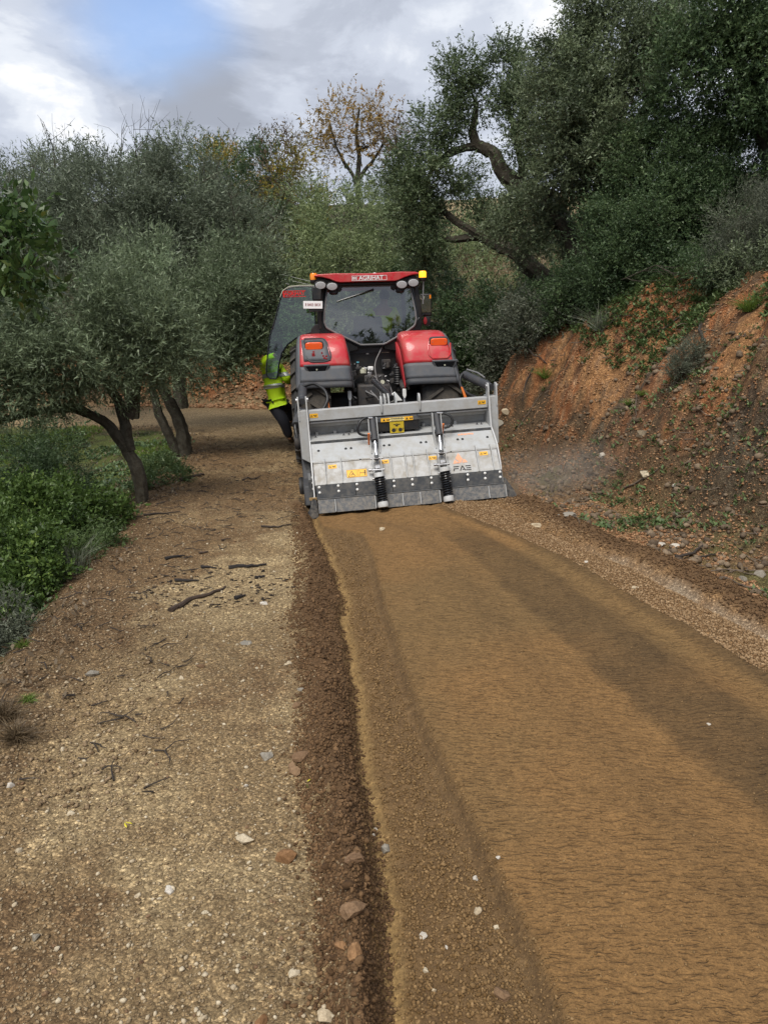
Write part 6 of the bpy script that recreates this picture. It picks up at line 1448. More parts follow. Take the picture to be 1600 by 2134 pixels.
def pw(px, py, dy=0.0): return at(px, py, 13.25 + dy)
PB = empty('person', (-1.62, 13.2, hz(-1.62, 13.2)))
tag(PB, 'person in yellow high visibility jacket and dark trousers leaning in at the open cab door', 'person')
bpy.context.view_layer.update(); o0 = PB.location.copy()
def L_(p): return Vector(p) - o0
foot = L_(pw(611, 926)); foot.z = max(foot.z, 0.06)
hipL = L_(pw(572, 836)); hipR = L_(pw(590, 838, 0.1)); pel = L_(pw(580, 826, 0.05)); waist = L_(pw(578, 808, 0.05)); chest = L_(pw(571, 782, 0.08)); sh = L_(pw(570, 762, 0.12))
shL = L_(pw(557, 766, -0.04)); shR = L_(pw(590, 768, 0.25)); neck = L_(pw(578, 752, 0.25)); head0 = L_(pw(582, 738, 0.34)); head1 = L_(pw(585, 722, 0.42))
elL = L_(pw(560, 753, -0.36)) ; wrL = L_(pw(582, 737, -0.66)); elR = L_(pw(604, 790, 0.1)); wrR = L_(pw(609, 797, 0.35))
knL = L_(pw(597, 876, -0.12)); ank = L_(pw(611, 916, 0.02)); toe = ank + Vector((0.02, 0.16, -0.06))
knR = L_(pw(606, 850, 0.35)); anR = L_(pw(612, 880, 0.45)); toR = anR + Vector((0.03, 0.14, -0.05))
V = [pel, waist, chest, sh, neck, head0, head1, shL, elL, wrL, shR, elR, wrR, hipL, knL, ank, hipR, knR, anR]
Ed = [(0, 1), (1, 2), (2, 3), (3, 4), (4, 5), (5, 6), (3, 7), (7, 8), (8, 9), (3, 10), (10, 11), (11, 12), (0, 13), (13, 14), (14, 15), (0, 16), (16, 17), (17, 18)]
Rr = [(.15, .11), (.14, .10), (.16, .11), (.12, .09), .058, .075, .085, .06, .045, .032, .06, .045, .032, .09, .058, .042, .09, .058, .042]
skin_mesh('body', V, Ed, Rr, 0, K['skin'], PB)
hd = MB().lathe([(0.001, -0.13), (0.05, -0.115), (0.075, -0.06), (0.083, 0.0), (0.082, 0.05), (0.062, 0.095), (0.03, 0.115), (0.001, 0.12)], (0, 0, 0), 20)
HM = Matrix.Translation((head0 + head1) / 2 + Vector((0.01, 0.01, 0.03))) @ Euler((R(-40), 0, R(-25))).to_matrix().to_4x4() @ Matrix.Diagonal((0.95, 1.12, 1, 1))
hair = hd.build('hair', K['hair'], PB, M=HM)
face = MB(); face.lathe([(0.001, -0.11), (0.045, -0.10), (0.068, -0.05), (0.072, 0.0), (0.06, 0.05), (0.001, 0.07)], (0, 0.035, -0.01), 18)
face.tube([(0, 0.10, 0.02), (0, 0.128, -0.02)], [0.008, 0.014], 6)
for e_ in (-1, 1): face.lathe([(0.001, -0.02), (0.012, 0.0), (0.001, 0.02)], (e_ * 0.078, 0.01, -0.01), 8)
fo = face.build('face', K['skin'], PB, M=HM)
for e_ in (-1, 1): MB().lathe([(0.001, -0.012), (0.012, 0), (0.001, 0.012)], (e_ * 0.03, 0.098, 0.012), 8).build('eye', K['hair'], fo, M=HM)
MB().box((0, 0.104, -0.055), (0.045, 0.01, 0.008)).build('mouth', K['red_flat'], fo, M=HM)
J = [pel + Vector((0, 0, 0.02)), waist, chest, sh, shL, elL, wrL - (wrL - elL) * .12, shR, elR, wrR - (wrR - elR) * .25, neck - Vector((0, 0, 0.03)), pel - Vector((-0.02, 0, 0.05))]
je = [(0, 1), (1, 2), (2, 3), (3, 4), (4, 5), (5, 6), (3, 7), (7, 8), (8, 9), (3, 10), (0, 11)]
jr = [(.225, .165), (.215, .165), (.215, .165), (.165, .13), .105, .085, .062, .10, .080, .062, .085, (.228, .17)]
jk = skin_mesh('jacket', J, je, jr, 0, K['hivis'], PB)
ax_ = (sh - pel).normalized()
nv_ = len(jk.data.vertices); co_ = np.zeros(nv_ * 3); jk.data.vertices.foreach_get('co', co_); co_ = co_.reshape(-1, 3)
no_ = np.zeros(nv_ * 3); jk.data.vertices.foreach_get('normal', no_); no_ = no_.reshape(-1, 3)
fold = fbm(co_[:, 0] * 1.0 + co_[:, 2] * 0.7, co_[:, 2] * 2.2 + co_[:, 1], 7.0, 3, 501) * 0.05 + fbm(co_[:, 0] - co_[:, 2] * 1.6, co_[:, 1], 15.0, 2, 503) * 0.018
co_ = co_ + no_ * fold[:, None]; jk.data.vertices.foreach_set('co', co_.ravel()); jk.data.update()
def band(t0, t1):
    """reflective strip lying on the jacket between two heights of the torso"""
    P0 = np.array(pel); A = np.array(ax_); L = (sh - pel).length; u_ = (co_ - P0) @ A / L; rr = np.linalg.norm(co_ - P0 - np.outer((co_ - P0) @ A, A), axis=1)
    bm = bmesh.new(); bm.from_mesh(jk.data); bm.verts.ensure_lookup_table()
    for t_ in (t0, t1): bmesh.ops.bisect_plane(bm, geom=bm.verts[:] + bm.edges[:] + bm.faces[:], plane_co=pel + (sh - pel) * t_, plane_no=ax_)
    kill = []
    for f in bm.faces:
        c_ = f.calc_center_median(); q_ = (c_ - pel).dot(ax_); t_ = q_ / L; r_ = (c_ - pel - ax_ * q_).length
        if t_ < t0 or t_ > t1 or r_ > 0.31: kill.append(f)
    bmesh.ops.delete(bm, geom=kill, context='FACES')
    bm.normal_update()
    for v in bm.verts: v.co += v.normal * 0.005
    me = bpy.data.meshes.new('reflective_band'); bm.to_mesh(me); bm.free(); me.materials.clear(); me.materials.append(K['band'])
    return link('reflective_band', me, jk)
band(0.24, 0.37); band(0.60, 0.73)
T_v = [pel - Vector((-.0, 0, 0.06)), hipL - Vector((0, 0, .04)), knL, ank.lerp(knL, .08), hipR - Vector((0, 0, .04)), knR, anR.lerp(knR, .08)]
skin_mesh('trousers', T_v, [(0, 1), (1, 2), (2, 3), (0, 4), (4, 5), (5, 6)], [(.17, .13), .130, .105, .080, .135, .10, .08], 0, K['trouser'], PB)
for a_, t_ in ((ank, toe), (anR, toR)):
    skin_mesh('boot', [a_ + Vector((0, 0, 0.06)), a_ - Vector((0, 0, 0.03)), a_ + (t_ - a_) * 0.6, t_], [(0, 1), (1, 2), (2, 3)], [.055, .058, .050, .040], 1, K['boot'], PB, 1)
hand(PB, wrL, elL, (0, 0.6, -0.8), K['glove'], 'glove', 1.0, 1.15)
hand(PB, wrR, elR, (0.6, 0, -0.8), K['skin'], 'hand', 1.0, 1.0)
# driver on the seat, seen through the rear window
DR = empty('person', (-0.17 + 0.14, 12.5 + 0.62, 1.96)); DR.rotation_euler = (0, R(-1.8), R(5))
tag(DR, 'driver in green high visibility top seated inside the tractor cab', 'person')
dv = [Vector(p) for p in ((0, .12, .05), (0, .05, .30), (0.02, .02, .50), (0.05, .05, .62), (0.07, .09, .74), (-.17, .04, .50), (-.28, .18, .30), (-.20, .42, .36), (.21, .04, .50), (.30, .18, .30), (.20, .42, .34), (-.10, .50, .06), (-.12, .60, -.30), (.10, .50, .06), (.12, .60, -.30))]
de = [(0, 1), (1, 2), (2, 3), (3, 4), (2, 5), (5, 6), (6, 7), (2, 8), (8, 9), (9, 10), (0, 11), (11, 12), (0, 13), (13, 14)]
skin_mesh('body', dv, de, [(.15, .11), (.15, .11), (.13, .09), .055, .085, .065, .05, .035, .065, .05, .035, .08, .05, .08, .05], 0, K['skin'], DR)
skin_mesh('jacket', [dv[i] for i in (0, 1, 2, 5, 6, 7, 8, 9, 10)], [(0, 1), (1, 2), (2, 3), (3, 4), (4, 5), (2, 6), (6, 7), (7, 8)], [(.19, .14), (.20, .15), (.16, .12), .095, .075, .055, .095, .075, .055], 0, K['hivis'], DR)
skin_mesh('trousers', [dv[i] for i in (0, 11, 12, 13, 14)], [(0, 1), (1, 2), (0, 3), (3, 4)], [(.18, .14), .10, .07, .10, .07], 0, K['trouser'], DR)
MB().lathe([(0.001, -0.10), (0.07, -0.06), (0.09, 0.0), (0.08, 0.06), (0.04, 0.10), (0.001, 0.11)], (0, 0, 0), 18).build('hair', K['hair'], DR, M=Matrix.Translation((0.07, 0.085, 0.76)))
PB.location.x -= 0.05
# ------------------------------------------------------------------ stones, clods, debris
def rock_verts(rng, r, flat=0.7, sub=1):
    bm = bmesh.new(); bmesh.ops.create_icosphere(bm, subdivisions=sub, radius=1)
    vs = np.array([v.co[:] for v in bm.verts]); fs = [[v.index for v in f.verts] for f in bm.faces]; bm.free()
    vs = vs * (0.72 + 0.5 * rng.random((len(vs), 1)))
    vs = vs * np.array([1, 0.7 + 0.4 * rng.random(), flat * (0.7 + 0.5 * rng.random())]) * r
    vs = vs * np.array([1.0, 0.6 + 0.4 * rng.random(), 0.8 + 0.3 * rng.random()])
    for _ in range(7):                       # flat facets
        nrm = unit(rng.normal(size=3)); d = vs @ nrm; lim = r * (0.40 + 0.15 * rng.random()); vs = vs - np.outer(np.maximum(d - lim, 0), nrm)
    return vs, fs
RK = [rock_verts(np.random.default_rng(k), 1.0) for k in range(14)]
def stone_mat(name, a, b, rough=0.9):
    m = bpy.data.materials.new(name); m.use_nodes = True; h = NT(m.node_tree); bs_ = m.node_tree.nodes['Principled BSDF']
    r = h.n('ShaderNodeAttribute', attribute_name='rnd').outputs['Fac']; p = h.n('ShaderNodeNewGeometry').outputs['Position']
    c0 = h.mix(r, a, b); n = h.ramp(h.noise(p, 90, 5, 0.65), [(0.3, (0.65, 0.63, 0.6)), (0.7, (1.25, 1.25, 1.25))])
    h.link(h.mix(1.0, c0, n, 'MULTIPLY'), bs_.inputs['Base Color']); bs_.inputs['Roughness'].default_value = rough; bs_.inputs['Specular IOR Level'].default_value = 0.25
    bn = h.n('ShaderNodeBump'); bn.inputs['Strength'].default_value = 0.6; bn.inputs['Distance'].default_value = 0.004; h.link(h.noise(p, 160, 4, 0.7), bn.inputs['Height']); h.link(bn.outputs[0], bs_.inputs['Normal'])
    return m
S_ = dict(track=stone_mat('track_stone', (0.17, 0.115, 0.062), (0.42, 0.335, 0.215)), grav=stone_mat('loose_gravel_stone', (0.165, 0.095, 0.043), (0.37, 0.255, 0.145)),
          clod=stone_mat('soil_clod', (0.075, 0.042, 0.020), (0.19, 0.112, 0.055), 0.97), bed=stone_mat('bed_crumb', (0.13, 0.075, 0.028), (0.28, 0.18, 0.085)),
          bank=stone_mat('bank_stone', (0.21, 0.10, 0.045), (0.42, 0.26, 0.145)), white=stone_mat('pale_stone', (0.44, 0.40, 0.34), (0.54, 0.50, 0.44)),
          grey=stone_mat('grey_stone', (0.20, 0.18, 0.145), (0.28, 0.255, 0.215)), brown=stone_mat('brown_stone', (0.15, 0.09, 0.05), (0.22, 0.14, 0.08)),
          cream=stone_mat('cream_stone', (0.42, 0.34, 0.23), (0.52, 0.45, 0.33)), rusty=stone_mat('rusty_stone', (0.20, 0.105, 0.048), (0.27, 0.155, 0.075)))
def gravel(name, label, P, r0, r1, m, rng, power=2.0, sink=0.25, flat=1.0, cat='gravel'):
    n = len(P); size = r0 + (r1 - r0) * rng.random(n) ** power; V = []; F = []; Rn = []; off = 0
    for k in range(len(RK)):
        sel = np.where(np.arange(n) % len(RK) == k)[0]
        vs, fs = RK[k]; low = [0] ; a = rng.random(len(sel)) * 6.283; ca, sa = np.cos(a), np.sin(a)
        X_ = vs[None, :, 0] * ca[:, None] - vs[None, :, 1] * sa[:, None]; Y_ = vs[None, :, 0] * sa[:, None] + vs[None, :, 1] * ca[:, None]; Z_ = np.repeat(vs[None, :, 2], len(sel), 0) * flat
        A = np.stack([X_, Y_, Z_], -1) * size[sel][:, None, None] + P[sel][:, None, :]; A[..., 2] += (size[sel] * (0.5 - sink) * flat)[:, None]
        V.append(A.reshape(-1, 3)); f = np.array(fs); F.append((f[None] + (np.arange(len(sel)) * len(vs))[:, None, None]).reshape(-1, 3) + off); off += len(sel) * len(vs)
        Rn.append(np.repeat(np.clip(rng.normal(0.42, 0.28, len(sel)), 0, 1), len(vs)))
    V = np.concatenate(V); F = np.concatenate(F); Rn = np.concatenate(Rn)
    me = bpy.data.meshes.new(name); me.vertices.add(len(V)); me.vertices.foreach_set('co', V.ravel()); me.loops.add(F.size); me.loops.foreach_set('vertex_index', F.ravel().astype(np.int32))
    me.polygons.add(len(F)); me.polygons.foreach_set('loop_start', np.arange(0, F.size, 3, dtype=np.int32)); me.update()
    at_ = me.attributes.new('rnd', 'FLOAT', 'POINT'); at_.data.foreach_set('value', Rn.astype(np.float32)); me.materials.append(m)
    return tag(link(name, me), label, cat, kind='stuff')
# low poly crumbs for the very small ones
_oct = (np.array([(1, 0, 0), (-1, 0, 0), (0, 1, 0), (0, -1, 0), (0, 0, 1), (0, 0, -1)], float) * np.array([1, 0.8, 0.6]), [(0, 2, 4), (2, 1, 4), (1, 3, 4), (3, 0, 4), (2, 0, 5), (1, 2, 5), (3, 1, 5), (0, 3, 5)])
RK_full = RK
def octs():
    out_ = []
    for k in range(10):
        r_ = np.random.default_rng(100 + k); out_.append((_oct[0] * (0.7 + 0.6 * r_.random((6, 1))), _oct[1]))
    return out_
gr_ = np.random.default_rng(77)
def nearbias(n, fx, fy, cond, p=1.0):
    """more pieces close to the viewer, where single ones can be seen"""
    out = []; tot = 0
    while tot < n:
        m_ = 4 * n; x = gr_.uniform(*fx, m_); u = gr_.random(m_); y = fy[0] * (fy[1] / fy[0]) ** u
        s = sdist(x, y, TOE); e = -sdist(x, y, EDGE); k = cond(x, y, s, e); out.append(np.stack([x[k], y[k]], 1)); tot += k.sum()
    p_ = np.concatenate(out)[:n]; return np.concatenate([p_, height(p_[:, 0], p_[:, 1])[:, None]], 1)
wobf = lambda y: fbm(np.asarray(y) * 0 + 3.3, y, 1.3, 4, 61) * 0.24
RK = octs()
gravel('gravel', 'fine angular gravel covering the left half of the track', nearbias(26000, (-2.8, 0.1), (1.6, 9), lambda x, y, s, e: (e < 0.3) & (x < BERM_L(y) + wobf(y) + 0.05)), 0.0022, 0.011, S_['track'], gr_, 2.2)
gravel('soil_crumbs', 'crumbs of dark soil on the ridge between gravel and tilled soil', nearbias(26000, (-1.3, 0.3), (1.6, 9.2), lambda x, y, s, e: (np.abs(x - (BERM_L(y) + BERM_R(y)) / 2 - wobf(y) * .75) < 0.55 * (BERM_R(y) - BERM_L(y)) + 0.02 + 0.05 * gr_.random(len(x)))), 0.003, 0.015, S_['clod'], gr_, 2.0)
gravel('soil_crumbs', 'small soil crumbs strewn along the low trough beside the ridge', nearbias(17000, (-1.0, 0.8), (1.6, 8.5), lambda x, y, s, e: (x > BERM_R(y) + 0.02) & ((np.abs(x - BERM_R(y) - wobf(y) * .5 - 0.07) > 0.05) | (gr_.random(len(x)) < .2)) & (x < BED_L(y) - 0.06)), 0.002, 0.012, S_['bed'], gr_, 2.6)
gravel('soil_crumbs', 'sparse crumbs and grit on the combed tilled soil', nearbias(12000, (-0.3, 3.6), (1.6, 9), lambda x, y, s, e: (x > BED_L(y)) & (x < BED_R(y))), 0.0015, 0.0080, S_['bed'], gr_, 3.0)
gravel('gravel', 'loose tan gravel along the right of the tilled soil', nearbias(15000, (0.7, 4), (3.4, 9.6), lambda x, y, s, e: (x > BED_R(y) - 0.05) & ((x < RB(y) - 0.38) | ((y > 7.4) & (x < RB(y) - .1)))), 0.004, 0.019, S_['grav'], gr_, 2.0)
gravel('soil_crumbs', 'dark clods on the ridge right of the tilled soil', nearbias(9000, (1.4, 4), (3.4, 9.8), lambda x, y, s, e: np.abs(x - RB(y)) < 0.10 + 0.12 * gr_.random(len(x))), 0.005, 0.020, S_['clod'], gr_, 2.0)
gravel('gravel', 'small stones covering the cut bank and its foot', nearbias(30000, (1.2, 7), (5, 16), lambda x, y, s, e: (x > RB(y) + .15) & (s < 2.3) & (vnoise(x * 1.7, y * 1.7, 30) > 0.3)), 0.006, 0.028, S_['bank'], gr_, 2.6)
gravel('gravel', 'stones on the brown left shoulder and beyond the crusher', nearbias(12000, (-3.8, 1.2), (3, 18), lambda x, y, s, e: (e < 0.35) & (s < 0) & ((e > -0.8) | (y > 8.6)) & ((x < BERM_L(y)) | (y > 9.3))), 0.004, 0.020, stone_mat('shoulder_stone', (0.13, 0.085, 0.045), (0.34, 0.25, 0.155)), gr_, 2.4)
gravel('gravel', 'rubble on the far cut bank beyond the bend', nearbias(6000, (-8, 2), (19, 26), lambda x, y, s, e: (s > -0.6) & (s < 3)), 0.02, 0.10, S_['bank'], gr_, 2.4)
RK = RK_full
gravel('soil_clods', 'row of small clods along the lower edge of the combed soil', nearbias(900, (-0.4, 0.7), (1.7, 7.0), lambda x, y, s, e: np.abs(x - BED_L(y) + 0.22 + 0.1 * (vnoise(y * 2, y * 0, 5) - .5)) < 0.035 + 0.05 * gr_.random(len(x))), 0.003, 0.017, S_['bed'], gr_, 1.8, cat='clods')
gravel('soil_clods', 'crumbs broken from the edge of the combed soil', nearbias(2600, (-0.4, 0.8), (1.7, 8.0), lambda x, y, s, e: (x - BED_L(y) > -0.10) & (x - BED_L(y) < 0.03)), 0.002, 0.010, S_['bed'], gr_, 2.2, cat='clods')
gravel('soil_clods', 'clods that rolled off the dark ridge onto the gravel', nearbias(1500, (-1.4, 0.2), (1.7, 9.0), lambda x, y, s, e: (x - BERM_L(y) - wobf(y) < 0.02) & (x - BERM_L(y) - wobf(y) > -0.05 - 0.16 * gr_.random(len(x)) ** 2)), 0.003, 0.017, S_['clod'], gr_, 2.2, cat='clods')
gravel('soil_clods', 'fist sized dark clods piled on the ridge left of the tilled soil', nearbias(420, (-1.3, 0.3), (1.7, 9.0), lambda x, y, s, e: (np.abs(x - (BERM_L(y) + BERM_R(y)) / 2 - wobf(y) * .75) < 0.5 * (BERM_R(y) - BERM_L(y)))), 0.008, 0.032, S_['clod'], gr_, 2.4, cat='clods')
gravel('rubble', 'grey brown rubble stones at the foot of the bank', nearbias(1500, (1.6, 6), (5.5, 14), lambda x, y, s, e: (x > RB(y) + .2) & (s > -1.5) & (s < 1.3) & (vnoise(x * 1.3, y * 1.3, 33) > 0.45)), 0.015, 0.075, stone_mat('rubble_stone', (0.09, 0.065, 0.045), (0.24, 0.18, 0.12)), gr_, 2.4, cat='rubble')
gravel('pebbles', 'larger pale pebbles mixed in the track gravel', nearbias(650, (-2.6, 0.0), (1.7, 8.5), lambda x, y, s, e: (e < 0) & (x < BERM_L(y) + wobf(y))), 0.007, 0.017, S_['cream'], gr_, 2.0, cat='pebbles')

def stone(px, py, w_px, m, label, group=None, flat=0.75, seed=1, cat='stone', name='stone', el=1.0, rot=0.0):
    x, y, z = ground_hit(px, py + 0.3 * w_px, 1.2, 25); rng = np.random.default_rng(seed); r = w_px / 2 / 1541 * math.hypot(y, 2.15) * 1.15
    vs, fs = rock_verts(rng, r, flat, 2); vs = vs * np.array([el, 1, 1]); mb = MB(); mb.v = [tuple(v) for v in vs]; mb.f = [tuple(f) for f in fs]
    o = mb.build(name, S_[m], None, smooth=False, fix=False); o.location = (x, y, z + r * 0.25 * flat); o.rotation_euler = (0, 0, rot or rng.random() * 6.28)
    a = o.data.attributes.new('rnd', 'FLOAT', 'POINT'); a.data.foreach_set('value', [rng.random()] * len(o.data.vertices))
    return tag(o, label, cat, group)
for px, py, w_, m, lab, fl in (
    (555, 1572, 30, 'grey', 'grey stone on the gravel just left of the two brown clods', .7), (628, 1568, 32, 'brown', 'upper of two brown stones at the left foot of the dark ridge', .8), (612, 1600, 34, 'brown', 'lower of two brown stones at the left foot of the dark ridge', .8),
    (513, 1745, 32, 'cream', 'pale rectangular stone lying on the gravel in the lower middle', .8), (597, 1778, 44, 'rusty', 'rusty brown stone touching the left foot of the ridge', .85), (147, 1693, 16, 'cream', 'single cream pebble on the gravel, lower left', .7),
    (355, 1853, 26, 'white', 'white and orange stone chip on the gravel, lower left centre', .5), (290, 1863, 14, 'cream', 'small cream stone left of the white and orange chip', .6), (513, 1635, 11, 'white', 'tiny pinkish white stone on the gravel', .8),
    (419, 1386, 16, 'brown', 'small round brown clod alone on the gravel mid left', .9), (378, 1411, 13, 'cream', 'small tan stone below the lone brown clod', .7), (192, 1399, 26, 'grey', 'grey stone on the left part of the gravel', .6),
    (515, 1333, 28, 'grey', 'flat pale grey stone set in the gravel, mid track', .25), (603, 1378, 20, 'cream', 'flat cream stone near the ridge, mid track', .4), (548, 1254, 18, 'white', 'whitish stone right of the burnt wood', .5), (628, 1434, 18, 'grey', 'grey white stone at the ridge edge', .5), (622, 1466, 24, 'brown', 'round brown clod against the ridge edge', .9),
    (803, 1767, 26, 'grey', 'pointed grey stone in the trough right of the ridge', .9), (783, 1728, 10, 'white', 'upper small white stone in the trough', .9), (778, 1742, 10, 'white', 'lower small white stone in the trough', .9),
    (882, 1945, 24, 'white', 'bright white pointed stone in the lower trough', .35), (930, 1973, 9, 'white', 'small white stone right of the bright pointed one', .7), (886, 2023, 13, 'cream', 'round cream pebble below the bright pointed stone', .8), (904, 2063, 12, 'cream', 'cream pebble near the bottom of the trough', .8),
    (990, 1830, 16, 'white', 'white stone in the row of pebbles, uppermost', .8), (995, 1896, 18, 'cream', 'pale stone in the row of pebbles, middle', .7), (1032, 1930, 14, 'cream', 'pale stone in the row of pebbles, lowest', .8), (1046, 2070, 34, 'brown', 'dark brown stone at the edge of the tilled soil, bottom', .9),
    (1038, 1786, 10, 'white', 'white chip on the edge of the combed soil', .6), (1476, 1508, 10, 'white', 'pale chip far right on the combed soil', .6), (740, 1985, 38, 'rusty', 'orange stone stuck in the dark ridge near the bottom', .9), (713, 1970, 26, 'rusty', 'smaller orange stone beside the one in the ridge', .9),
    (677, 2115, 34, 'cream', 'cream stone at the bottom edge of the photo by the ridge', .8), (543, 2126, 36, 'rusty', 'tan stone cut by the bottom edge of the photo', .5), (423, 2122, 16, 'cream', 'small cream stone at the bottom edge of the photo', .7), (610, 2025, 22, 'cream', 'yellowish stone on the gravel near the bottom', .4),
    (745, 1780, 40, 'brown', 'flat brown slab lying on the ridge', .35), (740, 1890, 44, 'brown', 'big rounded dark clod on the ridge', .9), (795, 1100, 16, 'cream', 'small stone on the fresh soil behind the left spring', .6), (1118, 1086, 40, 'cream', 'pale flat stone at the right end of the crusher', .35),
    (1185, 1062, 40, 'grey', 'dusty flat root like stone right of the crusher', .3), (1220, 1168, 12, 'white', 'pale stone on the loose gravel strip', .5), (1320, 1220, 20, 'cream', 'flat tan stone in the loose gravel strip', .3),
    (268, 1110, 0, 'white', '', .5), (320, 1010, 0, 'white', '', .5),
    (22, 1634, 18, 'white', 'whitish round stone at the lower left border', .8), (75, 1951, 18, 'grey', 'greyish pink pebble at the lower left border', .6), (40, 1770, 18, 'cream', 'pale stone on the far left gravel', .5),
    (1338, 900, 30, 'cream', 'square tan rock on the bank', .8), (1255, 945, 18, 'white', 'small pale rock at the foot of the bank', .8), (1052, 855, 24, 'cream', 'tan boulder beside the right end of the crusher', .9), (1038, 880, 30, 'grey', 'grey boulder beside the right end of the crusher', .7),
    (1345, 985, 24, 'cream', 'pale rock on the rough ground below the bank', .8), (1410, 1010, 20, 'white', 'whitish rock near the rocky outcrop', .6), (1375, 1128, 28, 'white', 'left one of two flat white stones below the outcrop', .3), (1410, 1130, 26, 'white', 'right one of two flat white stones below the outcrop', .3),
    (1088, 685, 40, 'grey', 'mossy grey boulder on the bank edge right of the tractor', 1.0), (1275, 1088, 14, 'rusty', 'small orange stone near the right ridge', .8), (1545, 1200, 26, 'grey', 'grey stone near the right border of the photo', .5), (1585, 1190, 30, 'grey', 'grey stone cut by the right border of the photo', .5),
    (332, 1165, 0, 'grey', '', .5)):
    if w_: stone(px, py, w_, m, lab, None, fl, int(px * 7 + py))
for k in range(110):
    px = gr_.uniform(20, 640); py = 1120 + 1000 * gr_.random(); x, y, z = ground_hit(px, py, 1.2, 12)
    if x > float(BERM_L(np.array([y]))[0]) - 0.03 or x < -2.2: continue
    stone(px, py, gr_.uniform(7, 13) * (0.6 + 0.5 * (py - 1100) / 1000), 'cream' if gr_.random() < .5 else 'brown', 'small stone lying loose on the gravel track', 'small stones loose on the gravel track', 0.6, k + 500)
for k in range(60):
    py = 1120 + 990 * gr_.random(); x0, y, _ = ground_hit(700, py, 1.2, 12); a, b = float(BERM_L(np.array([y]))[0]), float(BERM_R(np.array([y]))[0]); x = a + (b - a) * gr_.uniform(-0.1, 1.0)
    z = hz(x, y); rr = gr_.uniform(.010, .024); vs, fs = rock_verts(gr_, rr, .8, 2); mb = MB(); mb.v = [tuple(v) for v in vs]; mb.f = [tuple(f) for f in fs]
    o = mb.build('clod', S_['clod'], None, smooth=False, fix=False); o.location = (x, y, z + rr * .3); a_ = o.data.attributes.new('rnd', 'FLOAT', 'POINT'); a_.data.foreach_set('value', [gr_.random()] * len(o.data.vertices))
    tag(o, 'dark earth clod on the ridge along the tilled soil', 'clod', 'clods on the ridge between gravel and tilled soil')

def stick(pts, r, label, cat='branch', m=None, name='fallen_branch', lift=0.012, taper=0.4, arch=0.0):
    W = [Vector(ground_hit(px, py, 1.2, 25)) for px, py in pts]; rng = np.random.default_rng(int(pts[0][0])); Q = []
    for i in range(len(W) - 1):
        seg = crooked(rng, W[i], W[i + 1], 4, 0.05); Q += seg[:-1]
    Q.append(np.array(W[-1])); n = len(Q); o0_ = Vector(Q[0])
    Q = [(q[0] - o0_.x, q[1] - o0_.y, max(q[2], hz(q[0], q[1])) + lift + arch * math.sin(math.pi * i / (n - 1)) - o0_.z) for i, q in enumerate(Q)]
    o = MB().tube(Q, [r * (1 - (1 - taper) * i / (n - 1)) for i in range(n)], 7).build(name, m or m_twig_dark, None, fix=False); o.location = o0_
    return tag(o, label, cat)
m_burnt = mat('charred_wood', (0.016, 0.013, 0.012), 0.85, bump=1.0, bscale=60, var=0.6, vscale=20)
m_burnt2 = mat('dark_rotten_wood', (0.055, 0.036, 0.025), 0.9, bump=1.0, bscale=60, var=0.6, vscale=20)
stick([(477, 1186), (515, 1183), (555, 1178)], 0.022, 'charred flat piece of wood, rightmost of the burnt debris on the gravel', 'wood', m_burnt, 'charred_wood')
stick([(372, 1268), (400, 1250), (440, 1240), (470, 1225)], 0.022, 'long dark piece of rotten wood nearest to the viewer on the gravel', 'wood', m_burnt2, 'charred_wood')
stick([(355, 1276), (382, 1262)], 0.026, 'short reddish brown wood lump at the near end of the debris', 'wood', m_burnt2, 'charred_wood')
stick([(345, 1167), (385, 1160)], 0.018, 'dark wood splinter at the far left of the debris', 'wood', m_burnt, 'charred_wood')
stick([(420, 1183), (452, 1186)], 0.014, 'small charred splinter in the middle of the debris', 'wood', m_burnt, 'charred_wood')
stick([(365, 1212), (415, 1212)], 0.016, 'charred splinter left of the middle of the debris', 'wood', m_burnt, 'charred_wood')
stick([(415, 1155), (435, 1152)], 0.014, 'dark bark piece farthest away in the debris', 'wood', m_burnt2, 'charred_wood')
stick([(462, 1128), (482, 1124)], 0.010, 'dark chip alone beyond the debris on the gravel', 'wood', m_burnt2, 'charred_wood')
stick([(490, 1250), (512, 1243)], 0.018, 'dark lump right of the long rotten wood', 'wood', m_burnt, 'charred_wood')
stick([(532, 1206), (552, 1204)], 0.016, 'dark clod like chip below the rightmost burnt piece', 'wood', m_burnt, 'charred_wood')
cd = nearbias(260, (-2.1, -0.7), (5.0, 7.2), lambda x, y, s, e: (np.hypot((x + 1.45) / 0.7, (y - 6.1) / 0.55) < 1.0)); RK = octs()
gravel('charcoal_crumbs', 'bits of bark and charcoal spread over the gravel', cd, 0.006, 0.030, stone_mat('charcoal_crumb', (0.012, 0.010, 0.009), (0.07, 0.05, 0.035)), gr_, 1.8, flat=0.4, cat='charcoal')
stick([(375, 1003), (400, 995), (425, 990)], 0.035, 'dark log at the left edge of the track below the twin stemmed olive', 'log', m_burnt2, 'log')
stick([(505, 1002), (530, 1000), (545, 993)], 0.014, 'dark twig across the track left of the crusher', 'branch')
stick([(545, 1099), (580, 1101), (607, 1095)], 0.012, 'thin dark twig on the gravel left of the crusher blade', 'branch')
stick([(300, 1075), (340, 1072), (375, 1068)], 0.014, 'twig lying along the left edge beside the olive trunk', 'branch')
stick([(1405, 1162), (1445, 1160), (1460, 1148), (1470, 1140)], 0.016, 'forked dark stick on the ground at the right, below the outcrop', 'branch', arch=0.03)
stick([(1455, 1163), (1500, 1155)], 0.012, 'second fork of dark stick at the right below the outcrop', 'branch')
stick([(1300, 1020), (1345, 1000), (1375, 975)], 0.014, 'straight brown stick leaning on the foot of the bank', 'branch', m_twig)
